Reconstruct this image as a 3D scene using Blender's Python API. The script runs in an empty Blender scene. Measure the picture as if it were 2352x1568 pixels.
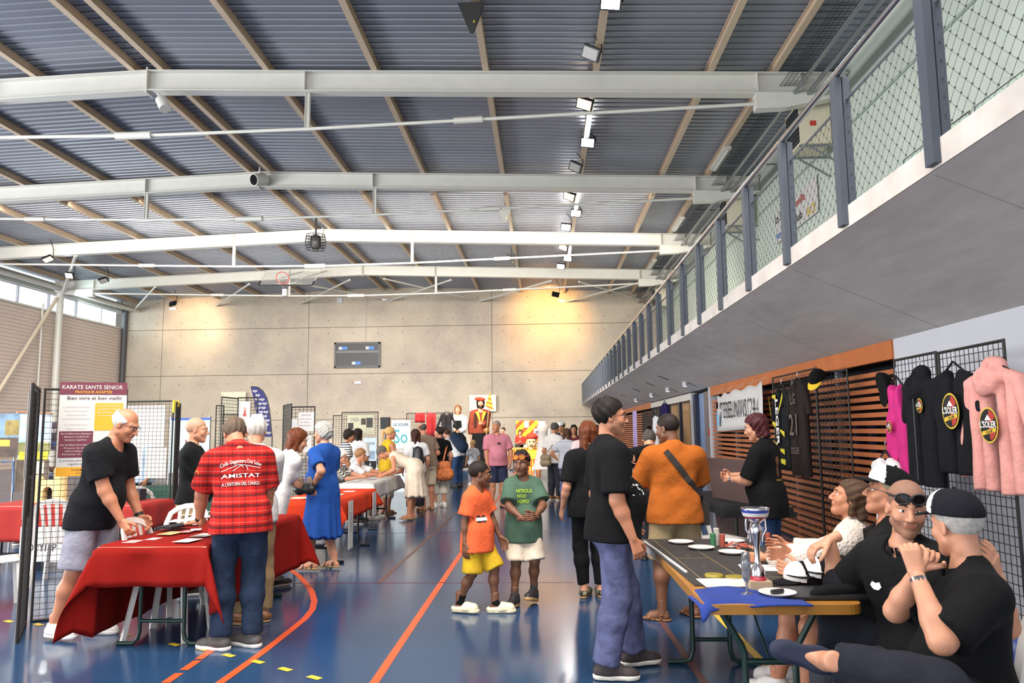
import bpy, bmesh, math, random
import numpy as np
from mathutils import Vector, Matrix, Quaternion
from mathutils.bvhtree import BVHTree

sc = bpy.context.scene
COL = sc.collection
random.seed(7)
PI = math.pi

# ------------------------------------------------------------------ camera
FPX = 1750.0
YAW = math.atan(70 / 1750)
PITCH = math.atan(204.8 / 1750)
ROLL = -0.0108
EYE = 1.58
CAMROT = Matrix.Rotation(YAW, 3, 'Z') @ Matrix.Rotation(PI / 2 + PITCH, 3, 'X') @ Matrix.Rotation(ROLL, 3, 'Z')
CAMPOS = Vector((0, 0, EYE))
cam_d = bpy.data.cameras.new('camera')
cam_d.sensor_width = 36.0
cam_d.lens = 36.0 * FPX / 2352
cam_d.clip_start = 0.05
cam_d.clip_end = 300
cam = bpy.data.objects.new('camera', cam_d)
COL.objects.link(cam)
cam.matrix_world = Matrix.Translation(CAMPOS) @ CAMROT.to_4x4()
sc.camera = cam


def ray(x, y):
    return CAMROT @ Vector(((x - 1176) / FPX, (784 - y) / FPX, -1.0))


def az(x, y, z=0.0):
    d = ray(x, y)
    return CAMPOS + d * ((z - EYE) / d.z)


def ay(x, y, Y):
    d = ray(x, y)
    return CAMPOS + d * (Y / d.y)


def ax(x, y, X):
    d = ray(x, y)
    return CAMPOS + d * (X / d.x)


# ------------------------------------------------------------------ world, light, exposure
wd = bpy.data.worlds.new('daylight')
sc.world = wd
wd.use_nodes = True
bg = wd.node_tree.nodes['Background']
bg.inputs[0].default_value = (0.86, 0.93, 1.0, 1)
bg.inputs[1].default_value = 2.8
sc.view_settings.view_transform = 'Standard'
sc.view_settings.look = 'None'
sc.view_settings.gamma = 1.0
sc.view_settings.use_curve_mapping = False
sc.view_settings.exposure = 0.0
try:
    sc.cycles.max_bounces = 6
    sc.cycles.diffuse_bounces = 3
    sc.cycles.glossy_bounces = 3
    sc.cycles.transparent_max_bounces = 12
    sc.cycles.sample_clamp_indirect = 6.0
except Exception:
    pass


def area_light(name, loc, target, sx, sy, power, col=(1, 1, 1), spread=180):
    ld = bpy.data.lights.new(name, 'AREA')
    ld.shape = 'RECTANGLE'
    ld.size = sx
    ld.size_y = sy
    ld.energy = power
    ld.color = col
    ld.spread = math.radians(spread)
    o = bpy.data.objects.new(name, ld)
    COL.objects.link(o)
    o.location = loc
    o.rotation_euler = (Vector(target) - Vector(loc)).to_track_quat('-Z', 'Y').to_euler()
    return o


def spot_light(name, loc, target, power, col=(1, 1, 1), ang=1.2, blend=0.6, rad=0.15):
    ld = bpy.data.lights.new(name, 'SPOT')
    ld.energy = power
    ld.color = col
    ld.spot_size = ang
    ld.spot_blend = blend
    ld.shadow_soft_size = rad
    o = bpy.data.objects.new(name, ld)
    COL.objects.link(o)
    o.location = loc
    o.rotation_euler = (Vector(target) - Vector(loc)).to_track_quat('-Z', 'Y').to_euler()
    return o


# added fill lights, no fixtures: under the roof, behind the camera, at the left wall
area_light('high_bay_light', (-4.0, 3.0, 8.4), (-4.0, 9.0, 0.0), 16, 4, 1650, (1.0, 0.95, 0.88), 130)
area_light('high_bay_light', (-8.0, 25.0, 8.3), (-8.0, 38.0, 0.0), 24, 4, 4000, (1.0, 0.92, 0.82), 130)  # added wash to lift the far end of the hall
area_light('high_bay_light', (-16.0, 8.0, 8.4), (-16.0, 15.0, 0), 12, 4, 1000, (0.95, 0.97, 1.0), 130)
area_light('entrance_daylight', (-8.0, -7.0, 4.6), (-6.0, 20.0, 6.0), 20, 6, 700, (0.98, 0.98, 1.0))  # added fill from behind the camera, no window modelled there
area_light('side_daylight', (-23.0, 11.0, 2.6), (3.0, 20.0, 2.8), 20, 4.0, 5600, (0.96, 0.98, 1.0))  # added fill to brighten the slab underside and right wall
for x_, y_, p_, c_ in ((-20.9, 42.2, 1000, (1.0, 0.66, 0.36)), (0.5, 41.9, 1250, (1.0, 0.50, 0.12))):
    spot_light('sodium_flood', (x_, y_, 9.0), (x_ - 0.2, 46.0, 7.9), p_, c_, 1.75, 0.8, 0.1)
area_light('clerestory_daylight', (-25.3, 40.0, 8.5), (-18.0, 44.0, 8.0), 9, 0.8, 240, (0.72, 0.95, 1.0))

# ------------------------------------------------------------------ materials
MATS = {}


def lin(c):
    return tuple((v / 12.92 if v <= 0.04045 else ((v + 0.055) / 1.055) ** 2.4) for v in c)


def hx(s):
    s = s.lstrip('#')
    return lin(tuple(int(s[i:i + 2], 16) / 255 for i in (0, 2, 4)))


def mat(name, col, rough=0.6, metal=0.0, var=0.06, scale=8.0, bump=0.0, bscale=40.0, emit=0.0, spec=0.5, alpha=1.0, trans=0.0, coat=0.0):
    """procedural principled material: a colour with soft noise variation and optional fine relief"""
    if name in MATS:
        return MATS[name]
    if isinstance(col, str):
        col = hx(col)
    m = bpy.data.materials.new(name)
    m.use_nodes = True
    nt = m.node_tree
    b = nt.nodes['Principled BSDF']
    b.inputs['Roughness'].default_value = rough
    b.inputs['Metallic'].default_value = metal
    b.inputs['Specular IOR Level'].default_value = spec
    b.inputs['Base Color'].default_value = (*col, 1)
    if coat:
        b.inputs['Coat Weight'].default_value = coat
        b.inputs['Coat Roughness'].default_value = 0.12
    tc = nt.nodes.new('ShaderNodeTexCoord')
    if var > 0:
        n = nt.nodes.new('ShaderNodeTexNoise')
        n.inputs['Scale'].default_value = scale
        n.inputs['Detail'].default_value = 4
        nt.links.new(tc.outputs['Object'], n.inputs['Vector'])
        r = nt.nodes.new('ShaderNodeValToRGB')
        r.color_ramp.elements[0].position = 0.3
        r.color_ramp.elements[1].position = 0.7
        r.color_ramp.elements[0].color = (*[max(0, v * (1 - var)) for v in col], 1)
        r.color_ramp.elements[1].color = (*[min(1, v * (1 + var)) for v in col], 1)
        nt.links.new(n.outputs['Fac'], r.inputs['Fac'])
        nt.links.new(r.outputs['Color'], b.inputs['Base Color'])
    if bump > 0:
        n2 = nt.nodes.new('ShaderNodeTexNoise')
        n2.inputs['Scale'].default_value = bscale
        n2.inputs['Detail'].default_value = 3
        nt.links.new(tc.outputs['Object'], n2.inputs['Vector'])
        bp = nt.nodes.new('ShaderNodeBump')
        bp.inputs['Strength'].default_value = bump
        bp.inputs['Distance'].default_value = 0.02
        nt.links.new(n2.outputs['Fac'], bp.inputs['Height'])
        nt.links.new(bp.outputs['Normal'], b.inputs['Normal'])
    if emit > 0:
        b.inputs['Emission Color'].default_value = (*col, 1)
        b.inputs['Emission Strength'].default_value = emit
    if alpha < 1:
        b.inputs['Alpha'].default_value = alpha
    if trans > 0:
        b.inputs['Transmission Weight'].default_value = trans
    MATS[name] = m
    return m


def nodes_of(name, rough=0.7):
    m = bpy.data.materials.new(name)
    m.use_nodes = True
    b = m.node_tree.nodes['Principled BSDF']
    b.inputs['Roughness'].default_value = rough
    MATS[name] = m
    return m, m.node_tree, b


def mnode(nt, op, a, b=None, c=None):
    n = nt.nodes.new('ShaderNodeMath')
    n.operation = op
    for i, v in enumerate((a, b, c)):
        if v is None:
            continue
        if isinstance(v, (int, float)):
            n.inputs[i].default_value = v
        else:
            nt.links.new(v, n.inputs[i])
    return n.outputs[0]


def mixc(nt, fac, a, b):
    n = nt.nodes.new('ShaderNodeMix')
    n.data_type = 'RGBA'
    for key, v in ((0, fac), (6, a), (7, b)):
        if isinstance(v, (int, float)):
            n.inputs[key].default_value = v
        elif isinstance(v, tuple):
            n.inputs[key].default_value = (*v[:3], 1)
        else:
            nt.links.new(v, n.inputs[key])
    return n.outputs[2]


def xyz(nt):
    tc = nt.nodes.new('ShaderNodeTexCoord')
    s = nt.nodes.new('ShaderNodeSeparateXYZ')
    nt.links.new(tc.outputs['Object'], s.inputs[0])
    return tc.outputs['Object'], s.outputs


def stripe_mat(name, c1, c2, period, frac=0.5, axis=2, rough=0.85, diag=None):
    """woven stripes along an axis"""
    if name in MATS:
        return MATS[name]
    m, nt, b = nodes_of(name, rough)
    co, s = xyz(nt)
    v = s[axis] if diag is None else mnode(nt, 'ADD', mnode(nt, 'MULTIPLY', s[diag[0]], diag[1]), mnode(nt, 'MULTIPLY', s[diag[2]], diag[3]))
    f = mnode(nt, 'FRACT', mnode(nt, 'ADD', mnode(nt, 'DIVIDE', v, period), 100.0))
    k = mnode(nt, 'LESS_THAN', f, frac)
    nt.links.new(mixc(nt, k, hx(c2), hx(c1)), b.inputs['Base Color'])
    return m


# ------------------------------------------------------------------ mesh helpers
def link(o):
    COL.objects.link(o)
    return o


def mesh_np(name, verts, faces, smooth=True):
    """fast mesh from numpy arrays; faces (n,4) or (n,3)"""
    me = bpy.data.meshes.new(name)
    verts = np.asarray(verts, np.float32)
    faces = np.asarray(faces, np.int32)
    n, k = faces.shape
    me.vertices.add(len(verts))
    me.vertices.foreach_set('co', verts.ravel())
    me.loops.add(n * k)
    me.loops.foreach_set('vertex_index', faces.ravel())
    me.polygons.add(n)
    me.polygons.foreach_set('loop_start', np.arange(0, n * k, k, dtype=np.int32))
    me.polygons.foreach_set('loop_total', np.full(n, k, np.int32))
    if smooth:
        me.polygons.foreach_set('use_smooth', np.ones(n, bool))
    me.update(calc_edges=True)
    return me


def inv_of(parent):
    m = Matrix.Identity(4)
    chain = []
    p = parent
    while p is not None:
        chain.append(p)
        p = p.parent
    for q in reversed(chain):
        m = m @ q.matrix_basis
    return m.inverted()


class MB:
    """collects simple shapes in world coordinates, links them as ONE mesh object"""

    def __init__(s):
        s.v, s.f, s.mi, s.sm = [], [], [], []

    def add(s, verts, faces, mi=0, smooth=False):
        o = len(s.v)
        s.v += [tuple(v) for v in verts]
        s.f += [tuple(i + o for i in f) for f in faces]
        s.mi += [mi] * len(faces)
        s.sm += [smooth] * len(faces)
        return s

    def box(s, lo, hi, mi=0):
        (a, b, c), (d, e, f) = lo, hi
        v = [(a, b, c), (d, b, c), (d, e, c), (a, e, c), (a, b, f), (d, b, f), (d, e, f), (a, e, f)]
        return s.add(v, [(0, 3, 2, 1), (4, 5, 6, 7), (0, 1, 5, 4), (1, 2, 6, 5), (2, 3, 7, 6), (3, 0, 4, 7)], mi)

    def obox(s, c, half, rot=None, mi=0):
        """oriented box: centre, half sizes, 3x3 rotation"""
        c = Vector(c)
        v = []
        for z in (-1, 1):
            for x, y in ((-1, -1), (1, -1), (1, 1), (-1, 1)):
                p = Vector((x * half[0], y * half[1], z * half[2]))
                v.append(c + (rot @ p if rot is not None else p))
        return s.add(v, [(0, 3, 2, 1), (4, 5, 6, 7), (0, 1, 5, 4), (1, 2, 6, 5), (2, 3, 7, 6), (3, 0, 4, 7)], mi)

    def bar(s, p, q, w, h, up=(0, 0, 1), mi=0):
        p, q = Vector(p), Vector(q)
        d = (q - p)
        L = d.length
        d.normalize()
        u = Vector(up)
        r = d.cross(u)
        if r.length < 1e-4:
            r = d.cross(Vector((1, 0, 0)))
        r.normalize()
        u = r.cross(d)
        return s.obox((p + q) / 2, (w / 2, L / 2, h / 2), Matrix((r, d, u)).transposed(), mi)

    def tube(s, pts, r, n=8, mi=0, caps=True, closed=False):
        pts = [Vector(p) for p in pts]
        m = len(pts)
        rr = r if isinstance(r, (list, tuple)) else [r] * m
        vs, fs = [], []
        prev = None
        for i, p in enumerate(pts):
            a = pts[i - 1] if (i > 0 or closed) else p
            b = pts[(i + 1) % m] if (i < m - 1 or closed) else p
            d = (b - a)
            if d.length < 1e-9:
                d = Vector((0, 0, 1))
            d.normalize()
            if prev is None:
                u = d.cross(Vector((0, 0, 1)))
                if u.length < 1e-3:
                    u = d.cross(Vector((1, 0, 0)))
            else:
                u = prev - d * prev.dot(d)
                if u.length < 1e-4:
                    u = d.cross(Vector((1, 0, 0)))
            u.normalize()
            prev = u
            w = d.cross(u)
            for k in range(n):
                t = 2 * PI * k / n
                vs.append(p + (u * math.cos(t) + w * math.sin(t)) * rr[i])
        seg = m if closed else m - 1
        for i in range(seg):
            j = (i + 1) % m
            for k in range(n):
                k2 = (k + 1) % n
                fs.append((i * n + k, i * n + k2, j * n + k2, j * n + k))
        s.add(vs, fs, mi, True)
        if caps and not closed:
            s.add(vs[:n], [tuple(range(n - 1, -1, -1))], mi)
            s.add(vs[-n:], [tuple(range(n))], mi)
        return s

    def lathe(s, prof, n=20, c=(0, 0, 0), mi=0, axis=None, smooth=True):
        c = Vector(c)
        rot = Vector((0, 0, 1)).rotation_difference(Vector(axis)).to_matrix() if axis is not None else Matrix.Identity(3)
        vs, fs = [], []
        for (r, z) in prof:
            for k in range(n):
                t = 2 * PI * k / n
                vs.append(c + rot @ Vector((r * math.cos(t), r * math.sin(t), z)))
        for i in range(len(prof) - 1):
            for k in range(n):
                k2 = (k + 1) % n
                fs.append((i * n + k, i * n + k2, (i + 1) * n + k2, (i + 1) * n + k))
        s.add(vs, fs, mi, smooth)
        if prof[0][0] > 1e-4:
            s.add(vs[:n], [tuple(range(n - 1, -1, -1))], mi)
        if prof[-1][0] > 1e-4:
            s.add(vs[-n:], [tuple(range(n))], mi)
        return s

    def prism(s, poly, o, u, v, n, depth, mi=0):
        """polygon in plane (o,u,v) extruded by depth along n"""
        o, u, v, n = Vector(o), Vector(u), Vector(v), Vector(n).normalized()
        a = [o + u * x + v * y for x, y in poly]
        b = [p + n * depth for p in a]
        k = len(poly)
        fs = [tuple(range(k - 1, -1, -1)), tuple(range(k, 2 * k))]
        fs += [(i, (i + 1) % k, k + (i + 1) % k, k + i) for i in range(k)]
        return s.add(a + b, fs, mi)

    def sheet(s, fn, nu, nv, mi=0, smooth=True):
        vs = [fn(i / nu, j / nv) for j in range(nv + 1) for i in range(nu + 1)]
        w = nu + 1
        fs = [(j * w + i, j * w + i + 1, (j + 1) * w + i + 1, (j + 1) * w + i) for j in range(nv) for i in range(nu)]
        return s.add(vs, fs, mi, smooth)

    def ball(s, c, r, n=12, mi=0):
        r3 = r if isinstance(r, (tuple, list)) else (r, r, r)
        m = n // 2 + 1
        vs, fs = [], []
        for i in range(m + 1):
            a = PI * i / m
            for k in range(n):
                t = 2 * PI * k / n
                vs.append((c[0] + r3[0] * math.sin(a) * math.cos(t), c[1] + r3[1] * math.sin(a) * math.sin(t), c[2] + r3[2] * math.cos(a)))
        for i in range(m):
            for k in range(n):
                k2 = (k + 1) % n
                fs.append((i * n + k, (i + 1) * n + k, (i + 1) * n + k2, i * n + k2))
        return s.add(vs, fs, mi, True)

    def build(s, name, mats, parent=None, world=True):
        me = bpy.data.meshes.new(name)
        vs = s.v
        if parent is not None and world:
            mi = inv_of(parent)
            vs = [mi @ Vector(v) for v in vs]
        me.from_pydata([tuple(v) for v in vs], [], s.f)
        if not isinstance(mats, (list, tuple)):
            mats = [mats]
        for m in mats:
            me.materials.append(m)
        me.polygons.foreach_set('material_index', s.mi)
        me.polygons.foreach_set('use_smooth', s.sm)
        me.update()
        o = bpy.data.objects.new(name, me)
        link(o)
        if parent is not None:
            o.parent = parent
        return o


def tag(o, label, cat, group=None):
    o['label'] = label
    o['category'] = cat
    if group:
        o['group'] = group
    return o


def struct(o):
    o['kind'] = 'structure'
    return o


def stuff(o):
    o['kind'] = 'stuff'
    return o


def thing(name, label, cat, loc=(0, 0, 0), rotz=0.0, group=None):
    o = bpy.data.objects.new(name, None)
    o.empty_display_size = 0.1
    link(o)
    o.location = loc
    o.rotation_euler = (0, 0, rotz)
    o.matrix_basis = Matrix.Translation(Vector(loc)) @ Matrix.Rotation(rotz, 4, 'Z')
    return tag(o, label, cat, group)


def copy_tree(o, parent=None):
    c = o.copy()
    link(c)
    c.parent = parent
    for ch in list(o.children):
        copy_tree(ch, c)
    return c


def place(o, loc, rotz=0.0, label=None, group=None):
    o.matrix_basis = Matrix.Translation(Vector(loc)) @ Matrix.Rotation(rotz, 4, 'Z')
    if label:
        o['label'] = label
    if group:
        o['group'] = group
    return o


_TXT = {}


def text_mesh(body, size=1.0, align='CENTER', bold=0.0, shear=0.0):
    """lettering as flat triangles: verts (n,2), faces, origin per align, cap height = size"""
    key = (body, align, bold, shear)
    if key not in _TXT:
        c = bpy.data.curves.new('lettering', 'FONT')
        c.body = body
        c.size = 1.0
        c.align_x = align
        c.align_y = 'CENTER'
        c.offset = bold
        c.shear = shear
        c.resolution_u = 2
        o = bpy.data.objects.new('lettering', c)
        me = bpy.data.meshes.new_from_object(o)
        vs = [(v.co.x, v.co.y) for v in me.vertices]
        fs = [tuple(p.vertices) for p in me.polygons]
        bpy.data.objects.remove(o)
        bpy.data.meshes.remove(me)
        bpy.data.curves.remove(c)
        _TXT[key] = (vs, fs)
    vs, fs = _TXT[key]
    return [(x * size / 0.7, y * size / 0.7) for x, y in vs], fs


def put_text(mb, body, o, u, v, size, width=None, off=0.002, mi=0, align='CENTER', bold=0.0, shear=0.0):
    """flat lettering in plane o + x u + y v, lifted by off along u x v"""
    u, v = Vector(u).normalized(), Vector(v).normalized()
    n = u.cross(v)
    vs, fs = text_mesh(body, size, align, bold, shear)
    k = 1.0
    if width and vs:
        w = max(p[0] for p in vs) - min(p[0] for p in vs)
        k = width / max(w, 1e-6)
    mb.add([Vector(o) + u * x * k + v * y + n * off for x, y in vs], fs, mi)
# ------------------------------------------------------------------ the hall
XB, YW = 2.28, 45.0           # balcony edge, far wall
XL, XR, XU = -25.5, 3.6, 7.0  # left wall, lower right wall, upper right wall
RIDGE = -9.12


def concrete(name, c1, c2, c3, sc1=0.35, bump=0.15, streak=(1, 1, 1)):
    m, nt, b = nodes_of(name, 0.75)
    co, s = xyz(nt)
    mp = nt.nodes.new('ShaderNodeMapping')
    mp.inputs['Scale'].default_value = streak
    nt.links.new(co, mp.inputs[0])
    n1 = nt.nodes.new('ShaderNodeTexNoise')
    n1.inputs['Scale'].default_value = sc1
    n1.inputs['Detail'].default_value = 7
    n1.inputs['Roughness'].default_value = 0.62
    nt.links.new(mp.outputs[0], n1.inputs['Vector'])
    r = nt.nodes.new('ShaderNodeValToRGB')
    r.color_ramp.elements[0].position = 0.32
    r.color_ramp.elements[0].color = (*hx(c1), 1)
    r.color_ramp.elements[1].position = 0.68
    r.color_ramp.elements[1].color = (*hx(c3), 1)
    e = r.color_ramp.elements.new(0.5)
    e.color = (*hx(c2), 1)
    nt.links.new(n1.outputs['Fac'], r.inputs['Fac'])
    n2 = nt.nodes.new('ShaderNodeTexNoise')
    n2.inputs['Scale'].default_value = 9
    n2.inputs['Detail'].default_value = 5
    nt.links.new(mp.outputs[0], n2.inputs['Vector'])
    k = mnode(nt, 'MULTIPLY_ADD', n2.outputs['Fac'], 0.35, 0.82)
    mx = nt.nodes.new('ShaderNodeMix')
    mx.data_type = 'RGBA'
    mx.blend_type = 'MULTIPLY'
    mx.inputs[0].default_value = 1
    nt.links.new(r.outputs['Color'], mx.inputs[6])
    cb = nt.nodes.new('ShaderNodeCombineColor')
    for i in range(3):
        nt.links.new(k, cb.inputs[i])
    nt.links.new(cb.outputs[0], mx.inputs[7])
    nt.links.new(mx.outputs[2], b.inputs['Base Color'])
    bp = nt.nodes.new('ShaderNodeBump')
    bp.inputs['Strength'].default_value = bump
    nt.links.new(n2.outputs['Fac'], bp.inputs['Height'])
    nt.links.new(bp.outputs['Normal'], b.inputs['Normal'])
    return m


m_conc = concrete('far_wall_concrete', '#a0958a', '#b4a897', '#c2b6a4', 0.3)
m_slab = concrete('balcony_concrete', '#a49f9b', '#b7b2ae', '#c4bfbb', 0.5, 0.2, (1.2, 0.25, 1))
m_fascia = concrete('balcony_edge_concrete', '#b5aca5', '#c2b9b1', '#ccc4bd', 2.0)
m_white = mat('white_plaster', '#c6c6cb', 0.7, var=0.02, scale=2)
m_upwall = mat('pale_green_render', '#c3cdc0', 0.75, var=0.05, scale=1)
m_steel = mat('white_painted_steel', '#cfcdc4', 0.4, var=0.03, scale=3)
m_purlin = mat('cream_painted_steel', '#c6b097', 0.45, var=0.04, scale=2)  # cream paint, base colour warmed with the orange tint of the lamps
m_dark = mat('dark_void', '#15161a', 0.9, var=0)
m_black = mat('black_plastic', '#17181b', 0.45, var=0.05)
m_chrome = mat('polished_steel', '#c9c9cc', 0.16, metal=1.0, var=0.02)
m_post = mat('anthracite_paint', '#3d444f', 0.45, var=0.03, scale=6)
m_greym = mat('galvanised_steel', '#8d9398', 0.35, metal=0.8, var=0.05)
m_led = mat('led_lamp', (1.0, 1.0, 0.98), emit=14, var=0)
m_warm = mat('sodium_lamp', (1.0, 0.55, 0.22), emit=12, var=0)

# floor: glossy blue sports floor
m, nt, b = nodes_of('blue_sports_floor', 0.2)
co, s_ = xyz(nt)
n1 = nt.nodes.new('ShaderNodeTexNoise')
n1.inputs['Scale'].default_value = 0.7
n1.inputs['Detail'].default_value = 6
nt.links.new(co, n1.inputs['Vector'])
nt.links.new(mixc(nt, n1.outputs['Fac'], hx('#1d3655'), hx('#294769')), b.inputs['Base Color'])
nt.links.new(mnode(nt, 'MULTIPLY_ADD', n1.outputs['Fac'], 0.08, 0.13), b.inputs['Roughness'])
b.inputs['Specular IOR Level'].default_value = 0.62
m_floor = m
floor = struct(MB().box((-26, -9, -0.2), (7.2, 45.2, 0)).build('floor', m_floor))
m_orl = mat('orange_line_paint', '#d9552a', 0.35, var=0.05)
m_yel = mat('yellow_line_paint', '#e0b93a', 0.35, var=0.05)
m_brl = mat('brown_line_paint', '#5d3f3f', 0.35, var=0.05)
m_redl = mat('dull_red_line_paint', '#6a3440', 0.35, var=0.05)


def ribbon(pts, w, m, z=0.0015):
    pts = [Vector((p[0], p[1], z)) for p in pts]
    vs = []
    for i, p in enumerate(pts):
        d = (pts[min(i + 1, len(pts) - 1)] - pts[max(i - 1, 0)]).normalized()
        n = Vector((-d.y, d.x, 0))
        vs += [p + n * w / 2, p - n * w / 2]
    mb = MB()
    mb.add(vs, [(2 * i, 2 * i + 1, 2 * i + 3, 2 * i + 2) for i in range(len(pts) - 1)])
    for i in range(len(mb.f)):
        a, b_, c = [Vector(mb.v[k]) for k in mb.f[i][:3]]
        if (b_ - a).cross(c - a).z < 0:
            mb.f[i] = tuple(reversed(mb.f[i]))
    return mb.build('court_line', m, floor)


ribbon([(-1.10, 3.2), (-1.10, 40)], 0.06, m_orl)
cv = [az(x, y) for x, y in [(440, 1625), (505, 1568), (600, 1500), (660, 1453), (700, 1421), (717, 1400), (722, 1380), (716, 1358), (703, 1340), (686, 1322), (660, 1302), (600, 1272)]]
ribbon(cv, 0.06, m_orl, 0.002)
ribbon([az(870, 1338), az(1010, 1213), az(1100, 1130)], 0.05, m_brl)
ribbon([az(420, 1341), az(700, 1338.7), az(1320, 1337)], 0.025, m_redl)
ribbon([az(760, 1226), az(1320, 1219)], 0.03, m_redl)
ribbon([az(1500, 1400), az(1640, 1600)], 0.05, m_brl)
ribbon([az(1640, 1405), az(1790, 1560)], 0.06, m_yel)
for x, y in [(20, 1427), (88, 1434), (288, 1458), (400, 1480), (465, 1491), (525, 1505), (592, 1520), (655, 1537), (722, 1556)]:
    p = az(x, y)
    q = az(x + 34, y + 8.5)
    d = (q - p).normalized()
    ribbon([p - d * 0.055, p + d * 0.055], 0.05, m_yel, 0.0025)
for x, y in [(472, 1503), (438, 1528), (396, 1557)]:
    p, q = az(x - 16, y + 11), az(x + 16, y - 11)
    ribbon([p, q], 0.06, m_orl, 0.0025)

# far wall: cast concrete lifts, each with its own edges, recessed joints between
wall_far = struct(MB().box((-26, 45.02, 0), (7.3, 45.3, 10.4)).build('wall_far', mat('joint_shadow', '#4d473f', 0.9)))
zs = [0, 2.35, 5.06, 7.87, 10.3]
xs = [-25.6, -23.03, -14.06, -3.0, 7.1]
g = 0.014
for i in range(4):
    for j in range(4):
        MB().box((xs[j] + g, 45.0, zs[i] + g), (xs[j + 1] - g, 45.06, zs[i + 1] - g)).build('concrete_panel', m_conc, wall_far)
mb = MB()
for z in (0.75, 1.95, 2.75, 4.55, 5.6, 7.5, 8.3, 9.55):
    for k in range(22):
        x = -24.9 + 1.505 * k
        mb.lathe([(0.028, 0.0), (0.028, 0.006)], 8, (x, 45.0, z), axis=(0, -1, 0))
stuff(mb.build('tie_hole', mat('tie_hole_shadow', '#4a443c', 0.9, var=0), wall_far))

# left wall: white horizontal boards, clerestory windows above
wall_left = struct(MB().box((-25.8, -8, 0), (-25.56, 45.2, 7.95)).build('wall_left', mat('cladding_gap', '#8b837c', 0.8)))
m_clad = mat('white_cladding', '#d8c7bd', 0.6, var=0.03, scale=0.7)
b0 = MB().box((-25.56, -8, 0.006), (-25.5, 45.0, 0.174)).build('cladding_board', m_clad, wall_left)
for k in range(1, 44):
    c = b0.copy()
    link(c)
    c.parent = wall_left
    c.location = (0, 0, 0.18 * k)
tr = struct(MB().box((-25.62, -8, 7.93), (-25.42, 45.0, 8.02)).build('trim_1', m_steel))
struct(MB().box((-25.8, -8, 8.93), (-25.4, 45.1, 9.5)).build('wall_left_upper', mat('eaves_panel', '#b9bdb4', 0.6)))
m_glass = bpy.data.materials.new('clear_glass')
m_glass.use_nodes = True
nt = m_glass.node_tree
nt.nodes.clear()
o_ = nt.nodes.new('ShaderNodeOutputMaterial')
t_ = nt.nodes.new('ShaderNodeBsdfTransparent')
g_ = nt.nodes.new('ShaderNodeBsdfGlossy')
g_.inputs['Roughness'].default_value = 0.02
x_ = nt.nodes.new('ShaderNodeMixShader')
x_.inputs[0].default_value = 0.05
nt.links.new(t_.outputs[0], x_.inputs[1])
nt.links.new(g_.outputs[0], x_.inputs[2])
nt.links.new(x_.outputs[0], o_.inputs[0])
m_frame = mat('aluminium_window_frame', '#a9aab4', 0.45)
for k in range(21):
    y0 = 45.0 - 2.34 * (k + 1)
    w = struct(MB().box((-25.64, y0, 8.02), (-25.52, y0 + 0.07, 8.93)).build('window_%d' % (k + 1), m_frame))
    MB().box((-25.64, y0 + 0.07, 8.02), (-25.54, y0 + 2.34, 8.06)).build('window_sill', m_frame, w)
    MB().box((-25.64, y0 + 0.07, 8.89), (-25.54, y0 + 2.34, 8.93)).build('window_head', m_frame, w)
    MB().box((-25.60, y0 + 0.07, 8.06), (-25.59, y0 + 2.34, 8.89)).build('pane', m_glass, w)
# corner pipe
tag(MB().tube([(-25.3, 44.8, 0), (-25.3, 44.8, 9.2)], 0.16, 12).build('drain_pipe', mat('dark_grey_pipe', '#4b4a4e', 0.5)), 'dark grey vertical drain pipe in the corner of the concrete wall', 'pipe')

# roof: corrugated deck, ridge to eaves
m_deck = mat('blue_grey_deck', '#80848e', 0.38, metal=0.25, var=0.06, scale=0.6)


def deck_z(x):
    return 10.24 - abs(x - RIDGE) * 0.0345


mb = MB()
prof = []
y = -8.0
while y < 45.0:
    prof += [(y, 0), (y + 0.150, 0), (y + 0.175, 0.075), (y + 0.225, 0.075)]
    y += 0.25
for xa, xb in ((-25.7, RIDGE), (RIDGE, 7.3)):
    vs = [(xa, p[0], deck_z(xa) + p[1]) for p in prof] + [(xb, p[0], deck_z(xb) + p[1]) for p in prof]
    n = len(prof)
    mb.add(vs, [(i, i + 1, n + i + 1, n + i) for i in range(n - 1)])
ceiling = struct(mb.build('ceiling', m_deck))
for x in [-24.6, -22.1, -19.55, -17.0, -14.42, -11.83, -9.48, -8.80, -6.3, -3.77, -1.2, 1.32, 3.9, 5.33]:
    z = deck_z(x)
    mb = MB()
    mb.box((x - 0.07, -7.9, z - 0.195), (x + 0.07, 44.95, z - 0.18))
    mb.box((x - 0.07, -7.9, z - 0.015), (x + 0.07, 44.95, z))
    mb.box((x - 0.012, -7.9, z - 0.18), (x + 0.012, 44.95, z - 0.015))
    mb.build('purlin', m_purlin, ceiling)


def beam_i(mb, p, q, d, fw, web=0.014, fl=0.022):
    """I section hanging below the line p-q"""
    p, q = Vector(p), Vector(q)
    dz = Vector((0, 0, 1))
    mb.bar(p - dz * fl / 2, q - dz * fl / 2, fw, fl)
    mb.bar(p - dz * (d - fl / 2), q - dz * (d - fl / 2), fw, fl)
    mb.bar(p - dz * d / 2, q - dz * d / 2, web, d - 2 * fl)


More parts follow.
